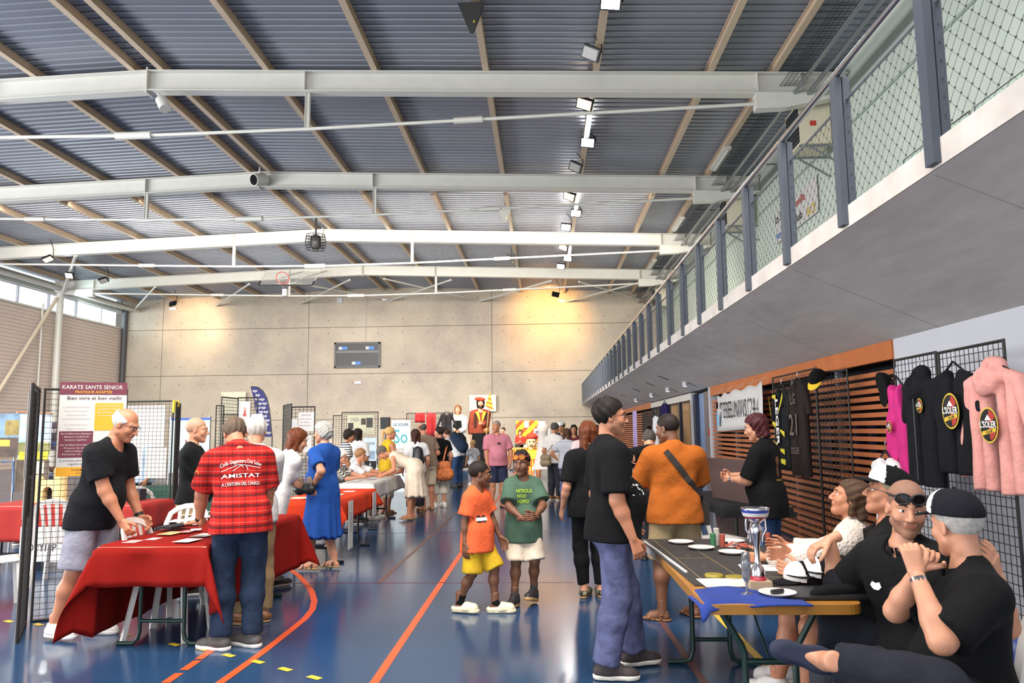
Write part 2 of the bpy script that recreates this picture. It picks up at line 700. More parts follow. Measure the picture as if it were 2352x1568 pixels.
def truss(Y, n):
    t = thing('roof_truss', ['white steel roof beam with tie rod, carrying a white tubular lamp at its middle',
                             'white steel roof beam with tie rod, carrying a round black-lensed projector',
                             'white steel roof beam with tie rod, behind the caged black loudspeaker',
                             'white steel roof beam with tie rod, above the folded basketball hoop'][n], 'roof truss', (RIDGE, Y, 8.4), 0, 'white steel roof trusses')
    top = lambda x: deck_z(x) - 0.20
    for xe, nm in ((6.95, 1), (-25.2, -1)):
        mb = MB()
        beam_i(mb, (RIDGE, Y, top(RIDGE)), (xe, Y, top(xe)), 0.50, 0.30)
        r = mb.build('rafter', m_steel, t)
        for xs_ in ((-5.4, 4.93, 5.9) if nm > 0 else (-12.9, -23.1, -24.1)):
            MB().box((xs_ - 0.012, Y - 0.145, top(xs_) - 0.48), (xs_ + 0.012, Y + 0.145, top(xs_) - 0.02)).build('stiffener', m_steel, r)
    MB().box((RIDGE - 0.015, Y - 0.16, top(RIDGE) - 0.56), (RIDGE + 0.015, Y + 0.16, top(RIDGE) + 0.06)).build('ridge_plate', m_steel, t)
    pts = [(4.97, Y, 8.86), (-5.37, Y, 8.55), (RIDGE, Y, 8.50), (-12.93, Y, 8.55), (-23.2, Y, 8.86)]
    MB().tube(pts, 0.042, 8).build('tie_rod', m_steel, t)
    MB().tube([(RIDGE - 0.75, Y, 8.505), (RIDGE + 0.1, Y, 8.505)], 0.088, 12).build('sleeve', m_steel, t)
    for sx in (1, -1):
        x = RIDGE + sx * 7.5
        z0 = 8.55 + (abs(x - RIDGE) - 3.78) * 0.030
        MB().tube([(x - 0.33, Y, z0 - sx * 0.01), (x + 0.33, Y, z0 + sx * 0.01)], 0.078, 6).build('turnbuckle', m_steel, t)
        xs_ = RIDGE + sx * 3.77
        mb = MB()
        beam_i(mb, (xs_, Y, 0), (xs_, Y, 0.001), 0.0, 0.0) if False else None
        mb.box((xs_ - 0.05, Y - 0.006, 8.56), (xs_ + 0.05, Y + 0.006, top(xs_) - 0.5))
        mb.box((xs_ - 0.055, Y - 0.05, 8.56), (xs_ - 0.045, Y + 0.05, top(xs_) - 0.5))
        mb.box((xs_ + 0.045, Y - 0.05, 8.56), (xs_ + 0.055, Y + 0.05, top(xs_) - 0.5))
        mb.build('strut', m_steel, t)
        xg = RIDGE + sx * 14.0
        xe = xg + sx * 1.9
        zt = top(xg) - 0.5
        ze = top(xe) - 0.5
        mb = MB()
        mb.prism([(xg, zt), (xe, ze), (xe, ze - 0.06), (xg + sx * 0.7, zt - 0.34), (xg, zt - 0.36)], (0, Y - 0.13, 0), (1, 0, 0), (0, 0, 1), (0, 1, 0), 0.26)
        mb.build('gusset', m_steel, t)
    return t


TY = [16.71, 23.77, 30.9, 37.93]
for n, Y in enumerate(TY):
    truss(Y, n)
# wind bracing of the last bay
for i, (a, b_) in enumerate([((-9.79, 9.32), (-14.6, 9.35)), ((-4.6, 9.22), (-9.11, 9.45)), ((0.48, 9.08), (-3.76, 9.3)), ((4.95, 8.9), (1.43, 9.2)), ((-8.02, 9.35), (-3.76, 9.36)),
                            ((1.9, 9.0), (6.36, 9.1)), ((-15.0, 9.2), (-19.8, 9.3)), ((-19.9, 9.15), (-24.9, 9.1)), ((-13.0, 9.3), (-9.11, 9.5))]):
    struct(MB().tube([(a[0], 37.93, a[1]), (b_[0], 44.98, b_[1])], 0.05, 8).build('trim_%d' % (10 + i), m_steel))
# column and its braces on the left wall
tag(MB().tube([(-24.9, 37.93, 0), (-24.9, 37.93, 8.9)], 0.17, 16).build('steel_column', m_steel), 'round white steel column standing before the white boarded wall', 'column')
tag(MB().tube([(-24.9, 37.65, 8.6), (-24.9, 31.2, 0.0)], 0.09, 10).build('diagonal_brace', mat('brace_cream', '#d3c4ae', 0.5)), 'slanting cream steel brace running down from the column', 'brace')
tag(MB().tube([(-24.75, 37.9, 8.95), (-19.75, 30.95, 9.2)], 0.075, 10).build('eaves_strut', m_steel), 'white steel tube rising from the column head to the roof beam', 'brace')
tag(MB().tube([(-25.1, 36.9, 0), (-25.1, 36.9, 8.2)], 0.05, 8).build('wall_conduit', m_steel), 'thin white pipe running up the wall beside the column', 'pipe')
for k in range(2):
    struct(MB().tube([(-25.0 + 0.5 * k, -7, 9.15 - 0.12 * k), (-25.0 + 0.5 * k, 44.9, 9.15 - 0.12 * k)], 0.12 - 0.03 * k, 8).build('trim_%d' % (30 + k), m_steel))

# right: balcony slab over the lower wall
mb = MB()
mb.prism([(XB + 0.0, 3.20), (XB + 0.0, 3.045), (XR, 2.47), (7.2, 2.47), (7.2, 3.20)], (0, -8, 0), (1, 0, 0), (0, 0, 1), (0, 1, 0), 53.0)
slab = struct(mb.build('wall_right_balcony_slab', m_slab))
MB().box((XB - 0.012, -8, 3.045), (XB + 0.002, 45, 3.205)).build('slab_edge', m_fascia, slab)
for yy in np.arange(-6, 44, 2.6):
    if yy > 2:
        mb = MB()
        mb.bar((XB + 0.02, yy, 3.036), (XR, yy, 2.469), 0.008, 0.005)
        mb.build('board_joint', mat('board_joint_shadow', '#97928e', 0.9), slab)
struct(MB().box((XU, -8, 3.2), (XU + 0.3, 45, 10.2)).build('wall_right_upper', m_upwall))
struct(MB().box((XU - 0.02, -8, 6.2), (XU, 45, 6.24)).build('trim_40', mat('render_joint', '#9aa79b', 0.8)))
struct(MB().box((XU - 0.03, -8, 8.3), (XU, 45, 8.36)).build('trim_41', mat('render_joint', '#9aa79b', 0.8)))
for x in (4.45, 4.75, 5.05):
    struct(MB().tube([(x + 1.3, -6, 9.05 - 0.1 * (x - 4.4)), (x + 1.3, 44.9, 9.05 - 0.1 * (x - 4.4))], 0.05, 6).build('trim_%d' % int(50 + x * 10), m_greym))
# wire cable tray under the roof
tray = thing('cable_tray', 'dark wire mesh cable tray running under the roof beside the balcony', 'cable tray', (5.7, 3, 9.25))
mb = MB()
for i in range(6):
    mb.box((5.45 + 0.1 * i, 3, 9.25), (5.458 + 0.1 * i, 44.8, 9.258))
for j in range(420):
    mb.box((5.45, 3 + 0.1 * j, 9.25), (5.958, 3.008 + 0.1 * j, 9.258))
stuff(mb.build('wire_mesh', mat('dark_wire', '#3b3f42', 0.5, metal=0.5), tray))
for j in range(8):
    MB().box((5.40, 8 + 4.6 * j, 9.21), (6.9, 8.04 + 4.6 * j, 9.25)).build('bracket', m_greym, tray)

# balcony railing
rail = thing('balcony_railing', 'balcony railing with dark posts, steel handrail and diamond netting', 'railing', (XB, 4, 3.2))
pm = None
ypost = [4.30 + 1.315 * k for k in range(-1, 31)]
for k, yy in enumerate(ypost):
    mb = MB()
    mb.box((XB - 0.055, yy - 0.05, 3.06), (XB - 0.004, yy + 0.05, 4.20))
    mb.box((XB + 0.004, yy - 0.05, 3.06), (XB + 0.055, yy + 0.05, 4.20))
    mb.box((XB - 0.02, yy - 0.02, 4.19), (XB + 0.02, yy + 0.02, 4.215))
    if pm is None:
        pm = mb.build('post', m_post, rail)
    else:
        c = pm.copy()
        link(c)
        c.parent = rail
        c.location = (0, yy - ypost[0], 0)
MB().tube([(XB - 0.02, 1.5, 4.235), (XB - 0.02, 44.95, 4.235)], 0.03, 12).build('handrail', m_chrome, rail)
MB().tube([(XB + 0.03, 1.5, 4.02), (XB + 0.03, 44.95, 4.02)], 0.012, 8).build('net_rail', m_greym, rail)
MB().tube([(XB + 0.03, 1.5, 3.225), (XB + 0.03, 44.95, 3.225)], 0.008, 8).build('net_rail', m_greym, rail)
m_net = mat('netting_wire', '#3f4845', 0.7, var=0)
for k in range(len(ypost) - 1):
    y0, y1 = ypost[k] + 0.05, ypost[k + 1] - 0.05
    if k > 19:
        break
    st = 0.11 if k < 8 else 0.15
    z0, z1 = 3.225, 4.02
    mb = MB()
    L = y1 - y0
    Hh = z1 - z0
    nn = int((L + Hh) / st) + 1
    wr = 0.0014 if k < 8 else 0.002
    for sgn in (1, -1):
        for i in range(nn):
            a = i * st
            # line y + sgn... in (0..L,0..H)
            p = (a, 0.0) if a <= L else (L, a - L)
            q = (a - Hh, Hh) if a >= Hh else (0.0, a)
            if sgn < 0:
                p, q = (L - p[0], p[1]), (L - q[0], q[1])
            A, B = Vector((XB + 0.03, y0 + p[0], z0 + p[1])), Vector((XB + 0.03, y0 + q[0], z0 + q[1]))
            if (A - B).length > 0.02:
                mb.tube([A, B], wr, 3, caps=False)
    if k < 8:
        for i in range(int(2 * L / st) + 1):
            for j in range(int(2 * Hh / st) + 1):
                if (i + j) % 2 == 0:
                    yy, zz = i * st / 2, j * st / 2
                    if yy < L and zz < Hh:
                        mb.obox((XB + 0.03, y0 + yy, z0 + zz), (0.004, 0.004, 0.004))
    stuff(mb.build('netting', m_net, rail))

# lower right wall: white end, wooden slat screen, door, glazing
wall_right = struct(MB().box((XR, -8, 0), (XR + 0.2, 7.93, 2.6)).build('wall_right', m_white))
m_wood = mat('orange_brown_wood', '#ad6238', 0.5, var=0.18, scale=3, bump=0.05, bscale=20)
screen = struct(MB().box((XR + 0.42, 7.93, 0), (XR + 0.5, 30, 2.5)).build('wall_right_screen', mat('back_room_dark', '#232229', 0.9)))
MB().box((XR - 0.02, 7.93, 2.27), (XR + 0.06, 16.5, 2.465)).build('top_board', mat('orange_fascia_wood', '#b9652f', 0.5, var=0.12, scale=3), screen)
s0 = MB().box((XR - 0.01, 7.95, 0.03), (XR + 0.05, 16.45, 0.080)).build('slat', m_wood, screen)
for k in range(1, 25):
    c = s0.copy()
    link(c)
    c.parent = screen
    c.location = (0, 0, 0.087 * k)
for yy in (9.6, 11.3, 13.0, 14.7, 16.2):
    MB().box((XR + 0.05, yy, 0), (XR + 0.11, yy + 0.09, 2.27)).build('upright', mat('grey_batten', '#6b6e74', 0.6), screen)
for yy in (9.3, 9.75, 10.15, 10.6):
    MB().box((XR + 0.30, yy, 0.6), (XR + 0.36, yy + 0.1, 1.6)).build('blue_strip', mat('blue_gymnastic_mat', '#23355f', 0.6), screen)
# second slat screen further along
MB().box((XR - 0.02, 25.6, 2.27), (XR + 0.06, 44.9, 2.465)).build('top_board', MATS['orange_fascia_wood'], screen)
s1 = MB().box((XR - 0.01, 25.6, 0.03), (XR + 0.05, 44.9, 0.080)).build('slat', m_wood, screen)
for k in range(1, 25):
    c = s1.copy()
    link(c)
    c.parent = screen
    c.location = (0, 0, 0.087 * k)
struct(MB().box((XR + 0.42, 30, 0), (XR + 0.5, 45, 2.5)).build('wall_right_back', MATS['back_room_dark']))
# door with white posts
door = struct(MB().box((XR - 0.04, 16.5, 0), (XR + 0.10, 16.62, 2.46)).build('door_1', m_white))
MB().box((XR - 0.04, 18.55, 0), (XR + 0.10, 18.68, 2.42)).build('door_post', m_white, door)
MB().box((XR + 0.1, 17.4, 0), (XR + 0.16, 18.3, 2.4)).build('door_leaf', mat('blue_grey_door', '#7d92b4', 0.5), door)
MB().box((XR + 0.02, 16.62, 0), (XR + 0.08, 17.4, 2.4)).build('door_leaf', mat('brown_grey_door', '#6f6563', 0.5), door)
MB().box((XR + 0.0, 18.3, 0), (XR + 0.16, 18.55, 2.4)).build('door_frame', mat('dark_blue_frame', '#20283d', 0.5), door)
MB().box((XR - 0.03, 16.6, 1.42), (XR - 0.045, 16.75, 1.58)).build('fire_alarm', mat('alarm_red', '#a52225', 0.4), door)
win = struct(MB().box((XR - 0.02, 18.68, 2.28), (XR + 0.08, 25.6, 2.44)).build('window_30', m_steel))
for yy in (20.4, 22.2, 24.0, 25.4):
    MB().box((XR - 0.0, yy, 0), (XR + 0.08, yy + 0.11, 2.3)).build('mullion', mat('dark_blue_frame', '#20283d', 0.5), win)
for k in range(4):
    MB().box((XR + 0.03, 18.7 + 1.75 * k, 0.1), (XR + 0.036, 20.4 + 1.75 * k, 2.28)).build('pane', m_glass, win)
MB().box((XR + 0.3, 18.68, 0), (XR + 0.36, 25.6, 2.44)).build('blind', mat('ochre_blind', '#c39a68', 0.8), win)
# lights recessed in the slab underside
for i, (x, y, Y) in enumerate([(1553, 905, 17.3), (1515, 880, 19.7), (1480, 898, 22.7), (1440, 915, 26.5)]):
    t = thing('soffit_light', 'small white soffit light fixed under the balcony slab', 'light', (3.2, Y, 2.65), 0, 'soffit lights under the balcony')
    mb = MB()
    mb.lathe([(0.06, 0), (0.06, 0.10), (0.045, 0.11)], 14, (3.2, Y, 2.53))
    mb.build('housing', m_white, t)
    MB().lathe([(0.04, -0.004), (0.04, 0.0)], 12, (3.2, Y, 2.53)).build('diffuser', mat('led_dim', (1, 1, 0.97), emit=3, var=0), t)
    mb = MB()
    mb.bar((2.75, Y + 0.9, 2.836), (2.98, Y + 0.9, 2.736), 0.07, 0.01)
    tag(mb.build('soffit_vent', m_dark), 'narrow dark slot vent in the balcony underside', 'vent', 'slot vents under the balcony')

# unseen back wall: wide posts, unglazed gaps left open for sky light
for k in range(5):
    struct(MB().box((-26 + 8.05 * k, -8.2, 0), (-25.0 + 8.05 * k, -8.0, 10.3)).build('wall_back_%d' % (k + 1), m_white))
struct(MB().box((-26, -8.2, 7.2), (7.3, -8.0, 10.3)).build('wall_back_top', m_white))
# ------------------------------------------------------------------ figures: signed distance fields -> one continuous surface
def smin(a, b, k):
    if k <= 0:
        return np.minimum(a, b)
    h = np.clip(0.5 + 0.5 * (b - a) / k, 0, 1)
    return b + (a - b) * h - k * h * (1 - h)


class Field:
    def __init__(s, lo, hi, h):
        s.lo = np.array(lo, np.float32)
        s.h = h
        n = np.ceil((np.array(hi) - s.lo) / h).astype(int) + 1
        s.ax = [s.lo[i] + h * np.arange(n[i], dtype=np.float32) for i in range(3)]
        s.D = np.full(tuple(n), 9.0, np.float32)

    def sl(s, lo, hi):
        out = []
        for i in range(3):
            a = int(np.floor((lo[i] - s.lo[i]) / s.h))
            b = int(np.ceil((hi[i] - s.lo[i]) / s.h)) + 1
            out.append(slice(max(0, a), max(0, min(b, len(s.ax[i])))))
        return tuple(out)

    def grid(s, sl):
        return s.ax[0][sl[0]][:, None, None], s.ax[1][sl[1]][None, :, None], s.ax[2][sl[2]][None, None, :]

    def all(s):
        return s.grid((slice(None),) * 3)

    def put(s, fn, lo, hi, k, op='add'):
        sl = s.sl(lo, hi)
        if any(q.stop <= q.start for q in sl):
            return s
        d = fn(*s.grid(sl))
        if op == 'add':
            s.D[sl] = smin(s.D[sl], d, k)
        else:
            s.D[sl] = -smin(-s.D[sl], d, k)
        return s

    def seg(s, a, b, r1, r2=None, k=0.02, flat=False, flat0=False, op='add'):
        r2 = r1 if r2 is None else r2
        a, b = np.array(a, np.float32), np.array(b, np.float32)
        ba = b - a
        L2 = max(float(ba @ ba), 1e-9)
        pad = max(r1, r2) + k + 2 * s.h

        def fn(X, Y, Z):
            px, py, pz = X - a[0], Y - a[1], Z - a[2]
            t0 = (px * ba[0] + py * ba[1] + pz * ba[2]) / L2
            t = np.clip(t0, 0, 1)
            d = np.sqrt((px - t * ba[0]) ** 2 + (py - t * ba[1]) ** 2 + (pz - t * ba[2]) ** 2) - (r1 + (r2 - r1) * t)
            if flat:
                d = np.maximum(d, (t0 - 1) * math.sqrt(L2))
            if flat0:
                d = np.maximum(d, -t0 * math.sqrt(L2))
            return d
        return s.put(fn, np.minimum(a, b) - pad, np.maximum(a, b) + pad, k, op)

    def ell(s, c, r, k=0.02, rot=None, op='add'):
        c, r = np.array(c, np.float32), np.array(r, np.float32)
        m = float(r.min())
        pad = float(r.max()) + k + 2 * s.h

        def fn(X, Y, Z):
            x, y, z = X - c[0], Y - c[1], Z - c[2]
            if rot is not None:
                R = np.array(rot, np.float32).T
                x, y, z = R[0, 0] * x + R[0, 1] * y + R[0, 2] * z, R[1, 0] * x + R[1, 1] * y + R[1, 2] * z, R[2, 0] * x + R[2, 1] * y + R[2, 2] * z
            q = np.sqrt((x / r[0]) ** 2 + (y / r[1]) ** 2 + (z / r[2]) ** 2)
            g = np.sqrt((x / r[0] ** 2) ** 2 + (y / r[1] ** 2) ** 2 + (z / r[2] ** 2) ** 2)
            return q * (q - 1) / np.maximum(g, 1e-4)
        return s.put(fn, c - pad, c + pad, k, op)

    def cut(s, p, n):
        """remove what lies on the side n points to"""
        X, Y, Z = s.all()
        n = np.array(n, np.float32)
        n = n / np.linalg.norm(n)
        s.D = np.maximum(s.D, (X - p[0]) * n[0] + (Y - p[1]) * n[1] + (Z - p[2]) * n[2])
        return s

    def ripple(s, amp, freq, seed=0, vert=1.0):
        X, Y, Z = s.all()
        rs = np.random.RandomState(seed)
        w = 0
        for i in range(4):
            q = rs.normal(size=3) * (1, 1, vert)
            q = q / np.linalg.norm(q) * freq * rs.uniform(0.6, 1.5)
            w = w + np.sin(X * q[0] + Y * q[1] + Z * q[2] + rs.uniform(0, 6))
        s.D = s.D + (amp * 0.5 * w).astype(np.float32)
        return s

    def mesh(s):
        D = s.D
        D[0], D[-1] = np.maximum(D[0], s.h), np.maximum(D[-1], s.h)
        D[:, 0], D[:, -1] = np.maximum(D[:, 0], s.h), np.maximum(D[:, -1], s.h)
        D[:, :, 0], D[:, :, -1] = np.maximum(D[:, :, 0], s.h), np.maximum(D[:, :, -1], s.h)
        S = D < 0
        cn = S[:-1, :-1, :-1].astype(np.int8)
        offs = [(i, j, k) for i in (0, 1) for j in (0, 1) for k in (0, 1)]
        nx, ny, nz = D.shape
        tot = 0
        for (i, j, k) in offs:
            tot = tot + S[i:nx - 1 + i, j:ny - 1 + j, k:nz - 1 + k].astype(np.int8)
        act = (tot > 0) & (tot < 8)
        idx = np.argwhere(act)
        if len(idx) == 0:
            return np.zeros((0, 3), np.float32), np.zeros((0, 4), np.int32)
        vals = np.stack([D[idx[:, 0] + i, idx[:, 1] + j, idx[:, 2] + k] for (i, j, k) in offs], 1)
        acc = np.zeros((len(idx), 3), np.float32)
        cnt = np.zeros(len(idx), np.float32)
        for a in range(8):
            for b in range(a + 1, 8):
                da = np.array(offs[b]) - np.array(offs[a])
                if abs(da).sum() != 1:
                    continue
                va, vb = vals[:, a], vals[:, b]
                x = (va < 0) != (vb < 0)
                t = np.where(x, va / np.where(x, va - vb, 1), 0)
                acc += np.where(x[:, None], np.array(offs[a], np.float32) + t[:, None] * da, 0)
                cnt += x
        V = s.lo + s.h * (idx + acc / cnt[:, None])
        cid = np.full(act.shape, -1, np.int32)
        cid[idx[:, 0], idx[:, 1], idx[:, 2]] = np.arange(len(idx))
        quads = []
        for axis in range(3):
            sa = [slice(None)] * 3
            sb = [slice(None)] * 3
            sa[axis], sb[axis] = slice(0, -1), slice(1, None)
            A, B = S[tuple(sa)], S[tuple(sb)]
            e = np.argwhere(A != B)
            o1, o2 = [(1, 2), (2, 0), (0, 1)][axis]
            ok = (e[:, o1] > 0) & (e[:, o2] > 0) & (e[:, o1] < D.shape[o1] - 1) & (e[:, o2] < D.shape[o2] - 1)
            e = e[ok]
            flip = A[e[:, 0], e[:, 1], e[:, 2]]

            def g(d1, d2):
                q = e.copy()
                q[:, o1] -= d1
                q[:, o2] -= d2
                return cid[q[:, 0], q[:, 1], q[:, 2]]
            q = np.stack([g(1, 1), g(0, 1), g(0, 0), g(1, 0)], 1)
            q[~flip] = q[~flip][:, ::-1]
            quads.append(q)
        return V.astype(np.float32), np.concatenate(quads)


def xf(V, M):
    M = np.array(M, np.float32)
    return V @ M[:3, :3].T + M[:3, 3]


def frame(o, x, y, z):
    M = np.eye(4, dtype=np.float32)
    for i, q in enumerate((x, y, z, o)):
        M[:3, i] = q
    return M


def unit(v):
    v = np.array(v, float)
    n = np.linalg.norm(v)
    return v / n if n > 1e-9 else v


def ik(a, t, l1, l2, pole):
    """two bone chain from a towards t, middle joint pushed towards pole"""
    a, t, pole = np.array(a, float), np.array(t, float), np.array(pole, float)
    d = t - a
    L = np.linalg.norm(d)
    mx = (l1 + l2) * 0.995
    if L > mx:
        d = d / L * mx
        L = mx
        t = a + d
    L = max(L, abs(l1 - l2) + 0.02)
    u = unit(d)
    x = (l1 * l1 - l2 * l2 + L * L) / (2 * L)
    y = math.sqrt(max(l1 * l1 - x * x, 1e-6))
    p = pole - u * (pole @ u)
    p = unit(p) if np.linalg.norm(p) > 1e-5 else unit(np.cross(u, (1, 0, 0)))
    return a + u * x + p * y, t


_C = {}


def head_mesh(fem, h):
    key = ('head', fem, h)
    if key in _C:
        return _C[key]
    F = Field((-0.115, -0.145, -0.22), (0.115, 0.155, 0.155), h)
    j = 0.9 if fem else 1.0
    F.ell((0, -0.018, 0.038), (0.076, 0.097, 0.087), 0.01)
    F.ell((0, 0.030, -0.025), (0.062 * (0.97 if fem else 1), 0.062, 0.088), 0.03)
    F.seg((-0.048 * j, 0.002, -0.058), (0, 0.062, -0.098), 0.024 * j, 0.022, 0.025)
    F.seg((0.048 * j, 0.002, -0.058), (0, 0.062, -0.098), 0.024 * j, 0.022, 0.025)
    F.ell((0, 0.070, -0.098), (0.022, 0.020, 0.018), 0.015)
    for sx in (-1, 1):
        F.ell((sx * 0.040, 0.058, -0.028), (0.024, 0.024, 0.024), 0.02)
        F.seg((0, 0.084, 0.026), (sx * 0.046, 0.066, 0.026), 0.013, 0.011, 0.014)
    for sx in (-1, 1):
        F.ell((sx * 0.031, 0.102, 0.004), (0.018, 0.020, 0.011), 0.008, op='sub')
    F.seg((0, 0.086, 0.020), (0, 0.112, -0.030), 0.008, 0.012, 0.010)
    for sx in (-1, 1):
        F.ell((sx * 0.012, 0.100, -0.034), (0.010, 0.012, 0.008), 0.006)
    F.ell((0, 0.084, -0.058), (0.026, 0.014, 0.016), 0.012)
    F.seg((-0.018, 0.090, -0.053), (0.018, 0.090, -0.053), 0.006, 0.006, 0.006)
    F.seg((-0.016, 0.089, -0.064), (0.016, 0.089, -0.064), 0.007, 0.007, 0.005)
    F.seg((-0.024, 0.100, -0.0585), (0.024, 0.100, -0.0585), 0.003, 0.003, 0.004, op='sub')
    for sx in (-1, 1):
        F.ell((sx * 0.078, -0.010, -0.008), (0.009, 0.018, 0.031), 0.006, rot=Matrix.Rotation(sx * 0.35, 3, 'Z') @ Matrix.Rotation(-0.2, 3, 'X'))
        F.ell((sx * 0.088, -0.006, -0.006), (0.006, 0.010, 0.018), 0.004, op='sub')
    F.seg((0, -0.028, -0.05), (0, -0.040, -0.24), 0.052 * (0.9 if fem else 1), 0.056 * (0.88 if fem else 1), 0.025)
    _C[key] = F.mesh()
    return _C[key]


HAIRLINE = ([-0.14, -0.06, -0.03, 0.0, 0.03, 0.055, 0.075, 0.11], [-0.085, -0.078, -0.03, 0.005, 0.03, 0.055, 0.078, 0.085])


def hair_mesh(style, h):
    key = ('hair', style, h)
    if key in _C:
        return _C[key]
    F = Field((-0.16, -0.30, -0.42), (0.16, 0.16, 0.20), h)
    base = dict(crop=0.005, short=0.013, balding=0.007, quiff=0.012, bob=0.018, long=0.016, pony=0.009, curly=0.024, fluffy=0.022, bun=0.010, shaved=0.003)[style]
    F.ell((0, -0.018, 0.038), (0.076 + base, 0.097 + base, 0.087 + base), 0)
    if style == 'quiff':
        F.ell((0, 0.055, 0.112), (0.050, 0.036, 0.022), 0.03)
    if style in ('bob', 'long'):
        low = -0.105 if style == 'bob' else -0.26
        for sx in (-1, 1):
            F.seg((sx * 0.070, -0.02, 0.03), (sx * 0.066, -0.015, low), 0.026, 0.022, 0.03)
            F.seg((sx * 0.045, -0.075, 0.03), (sx * 0.045, -0.08, low - 0.01), 0.04, 0.03, 0.03)
    if style in ('curly', 'fluffy'):
        F.ell((0, -0.045, 0.01), (0.098, 0.085, 0.10), 0.03)
    X, Y, Z = F.all()
    if style in ('bob', 'long'):
        hl = np.interp(Y, [-0.14, 0.015, 0.03, 0.05, 0.07, 0.11], [-0.40, -0.40, 0.0, 0.045, 0.075, 0.09])
    elif style in ('curly', 'fluffy'):
        hl = np.interp(Y, [-0.14, -0.03, 0.0, 0.03, 0.055, 0.075, 0.11], [-0.085, -0.075, -0.02, 0.02, 0.05, 0.075, 0.085])
    else:
        hl = np.interp(Y, *HAIRLINE)
    hl = hl - 0.014 * np.clip(1 - (X / 0.055) ** 2, 0, 1) * (Y > 0.02)
    F.D = np.maximum(F.D, hl - Z)
    if style == 'balding':
        F.D = np.maximum(F.D, Z - np.interp(Y, [-0.1, 0.0, 0.05], [0.085, 0.065, 0.035]))
    if style == 'pony':
        F.seg((0, -0.115, 0.06), (0, -0.15, 0.02), 0.018, 0.024, 0.01)
        F.seg((0, -0.15, 0.02), (0, -0.145, -0.14), 0.026, 0.010, 0.01)
    if style == 'bun':
        F.ell((0, -0.13, 0.075), (0.035, 0.03, 0.035), 0.01)
    amp = dict(crop=0.001, shaved=0.0005, curly=0.010, fluffy=0.008, short=0.005, quiff=0.006).get(style, 0.004)
    F.ripple(amp, 150 if style in ('curly', 'fluffy') else 110, 3, 0.4)
    _C[key] = F.mesh()
    return _C[key]


def cap_mesh(h):
    key = ('cap', h)
    if key in _C:
        return _C[key]
    F = Field((-0.13, -0.15, -0.05), (0.13, 0.24, 0.19), h)
    F.ell((0, -0.012, 0.050), (0.092, 0.112, 0.100), 0)
    F.ell((0, 0.045, 0.075), (0.070, 0.060, 0.072), 0.03)
    X, Y, Z = F.all()
    F.D = np.maximum(F.D, (0.052 + 0.10 * (Y - 0.06)) - Z)
    crown = F.mesh()
    G = Field((-0.13, 0.0, 0.0), (0.13, 0.24, 0.12), h)
    G.ell((0, 0.085, 0.055), (0.082, 0.105, 0.05), 0)
    X, Y, Z = G.all()
    zc = 0.068 - 0.20 * (Y - 0.06) - 2.2 * X * X
    G.D = np.maximum(G.D, np.abs(Z - zc) - max(0.004, 0.55 * h))
    G.D = np.maximum(G.D, 0.055 - Y)
    _C[key] = (crown, G.mesh())
    return _C[key]


def hand_mesh(curl, h, side):
    """wrist at origin, fingers along +y, back of hand +z, right hand thumb on -x"""
    key = ('hand', curl, h, side)
    if key in _C:
        return _C[key]
    F = Field((-0.10, -0.06, -0.13), (0.10, 0.21, 0.06), h)
    F.seg((0, -0.05, 0), (0, 0.0, 0), 0.027, 0.025, 0.01)
    t = -side
    xs = [-0.027, -0.009, 0.009, 0.026]
    for i, x in enumerate(xs):
        F.seg((x * 0.55, 0.01, 0), (x, 0.085, 0), 0.0145, 0.0115, 0.012)
    ln = [0.074, 0.082, 0.076, 0.060]
    for i, x in enumerate(xs):
        xx = x if t < 0 else x
        order = i if t < 0 else 3 - i
        L = ln[order]
        p = np.array([xx, 0.083, 0.0])
        ang = 0.0
        spread = (i - 1.5) * 0.05
        for q, fr in enumerate((0.45, 0.31, 0.24)):
            ang += curl * (0.9 if q else 0.8)
            d = np.array([math.sin(spread) * math.cos(ang), math.cos(ang), -math.sin(ang)])
            n = p + d * L * fr
            F.seg(p, n, 0.0098 - 0.0008 * q, 0.0092 - 0.0009 * q, 0.003)
            p = n
    a = np.array([t * 0.018, 0.018, -0.004])
    b = np.array([t * 0.048, 0.050, -0.014])
    c = b + np.array([t * 0.014, 0.030, -0.012 - 0.01 * curl])
    d = c + np.array([t * (0.006 - 0.016 * curl), 0.024, -0.008 - 0.012 * curl])
    F.seg(a, b, 0.016, 0.0125, 0.010)
    F.seg(b, c, 0.0118, 0.0108, 0.004)
    F.seg(c, d, 0.0105, 0.0088, 0.003)
    _C[key] = F.mesh()
    return _C[key]


def foot_mesh(h):
    """ankle at origin (0.08 above the sole), toes along +y"""
    key = ('foot', h)
    if key in _C:
        return _C[key]
    F = Field((-0.07, -0.10, -0.10), (0.07, 0.21, 0.10), h)
    F.seg((0, 0, 0.08), (0, -0.005, -0.01), 0.040, 0.038, 0.02)
    F.seg((0, -0.03, -0.045), (0.0, 0.11, -0.052), 0.032, 0.028, 0.02)
    F.seg((0, 0.01, -0.02), (0.0, 0.11, -0.052), 0.032, 0.024, 0.02)
    for i, x in enumerate((-0.030, -0.014, 0.0, 0.013, 0.025)):
        F.seg((x * 0.9, 0.10, -0.062), (x * 1.05, 0.165 - 0.012 * abs(i - 1), -0.066), 0.014, 0.010, 0.006)
    F.cut((0, 0, -0.077), (0, 0, -1))
    _C[key] = F.mesh()
    return _C[key]


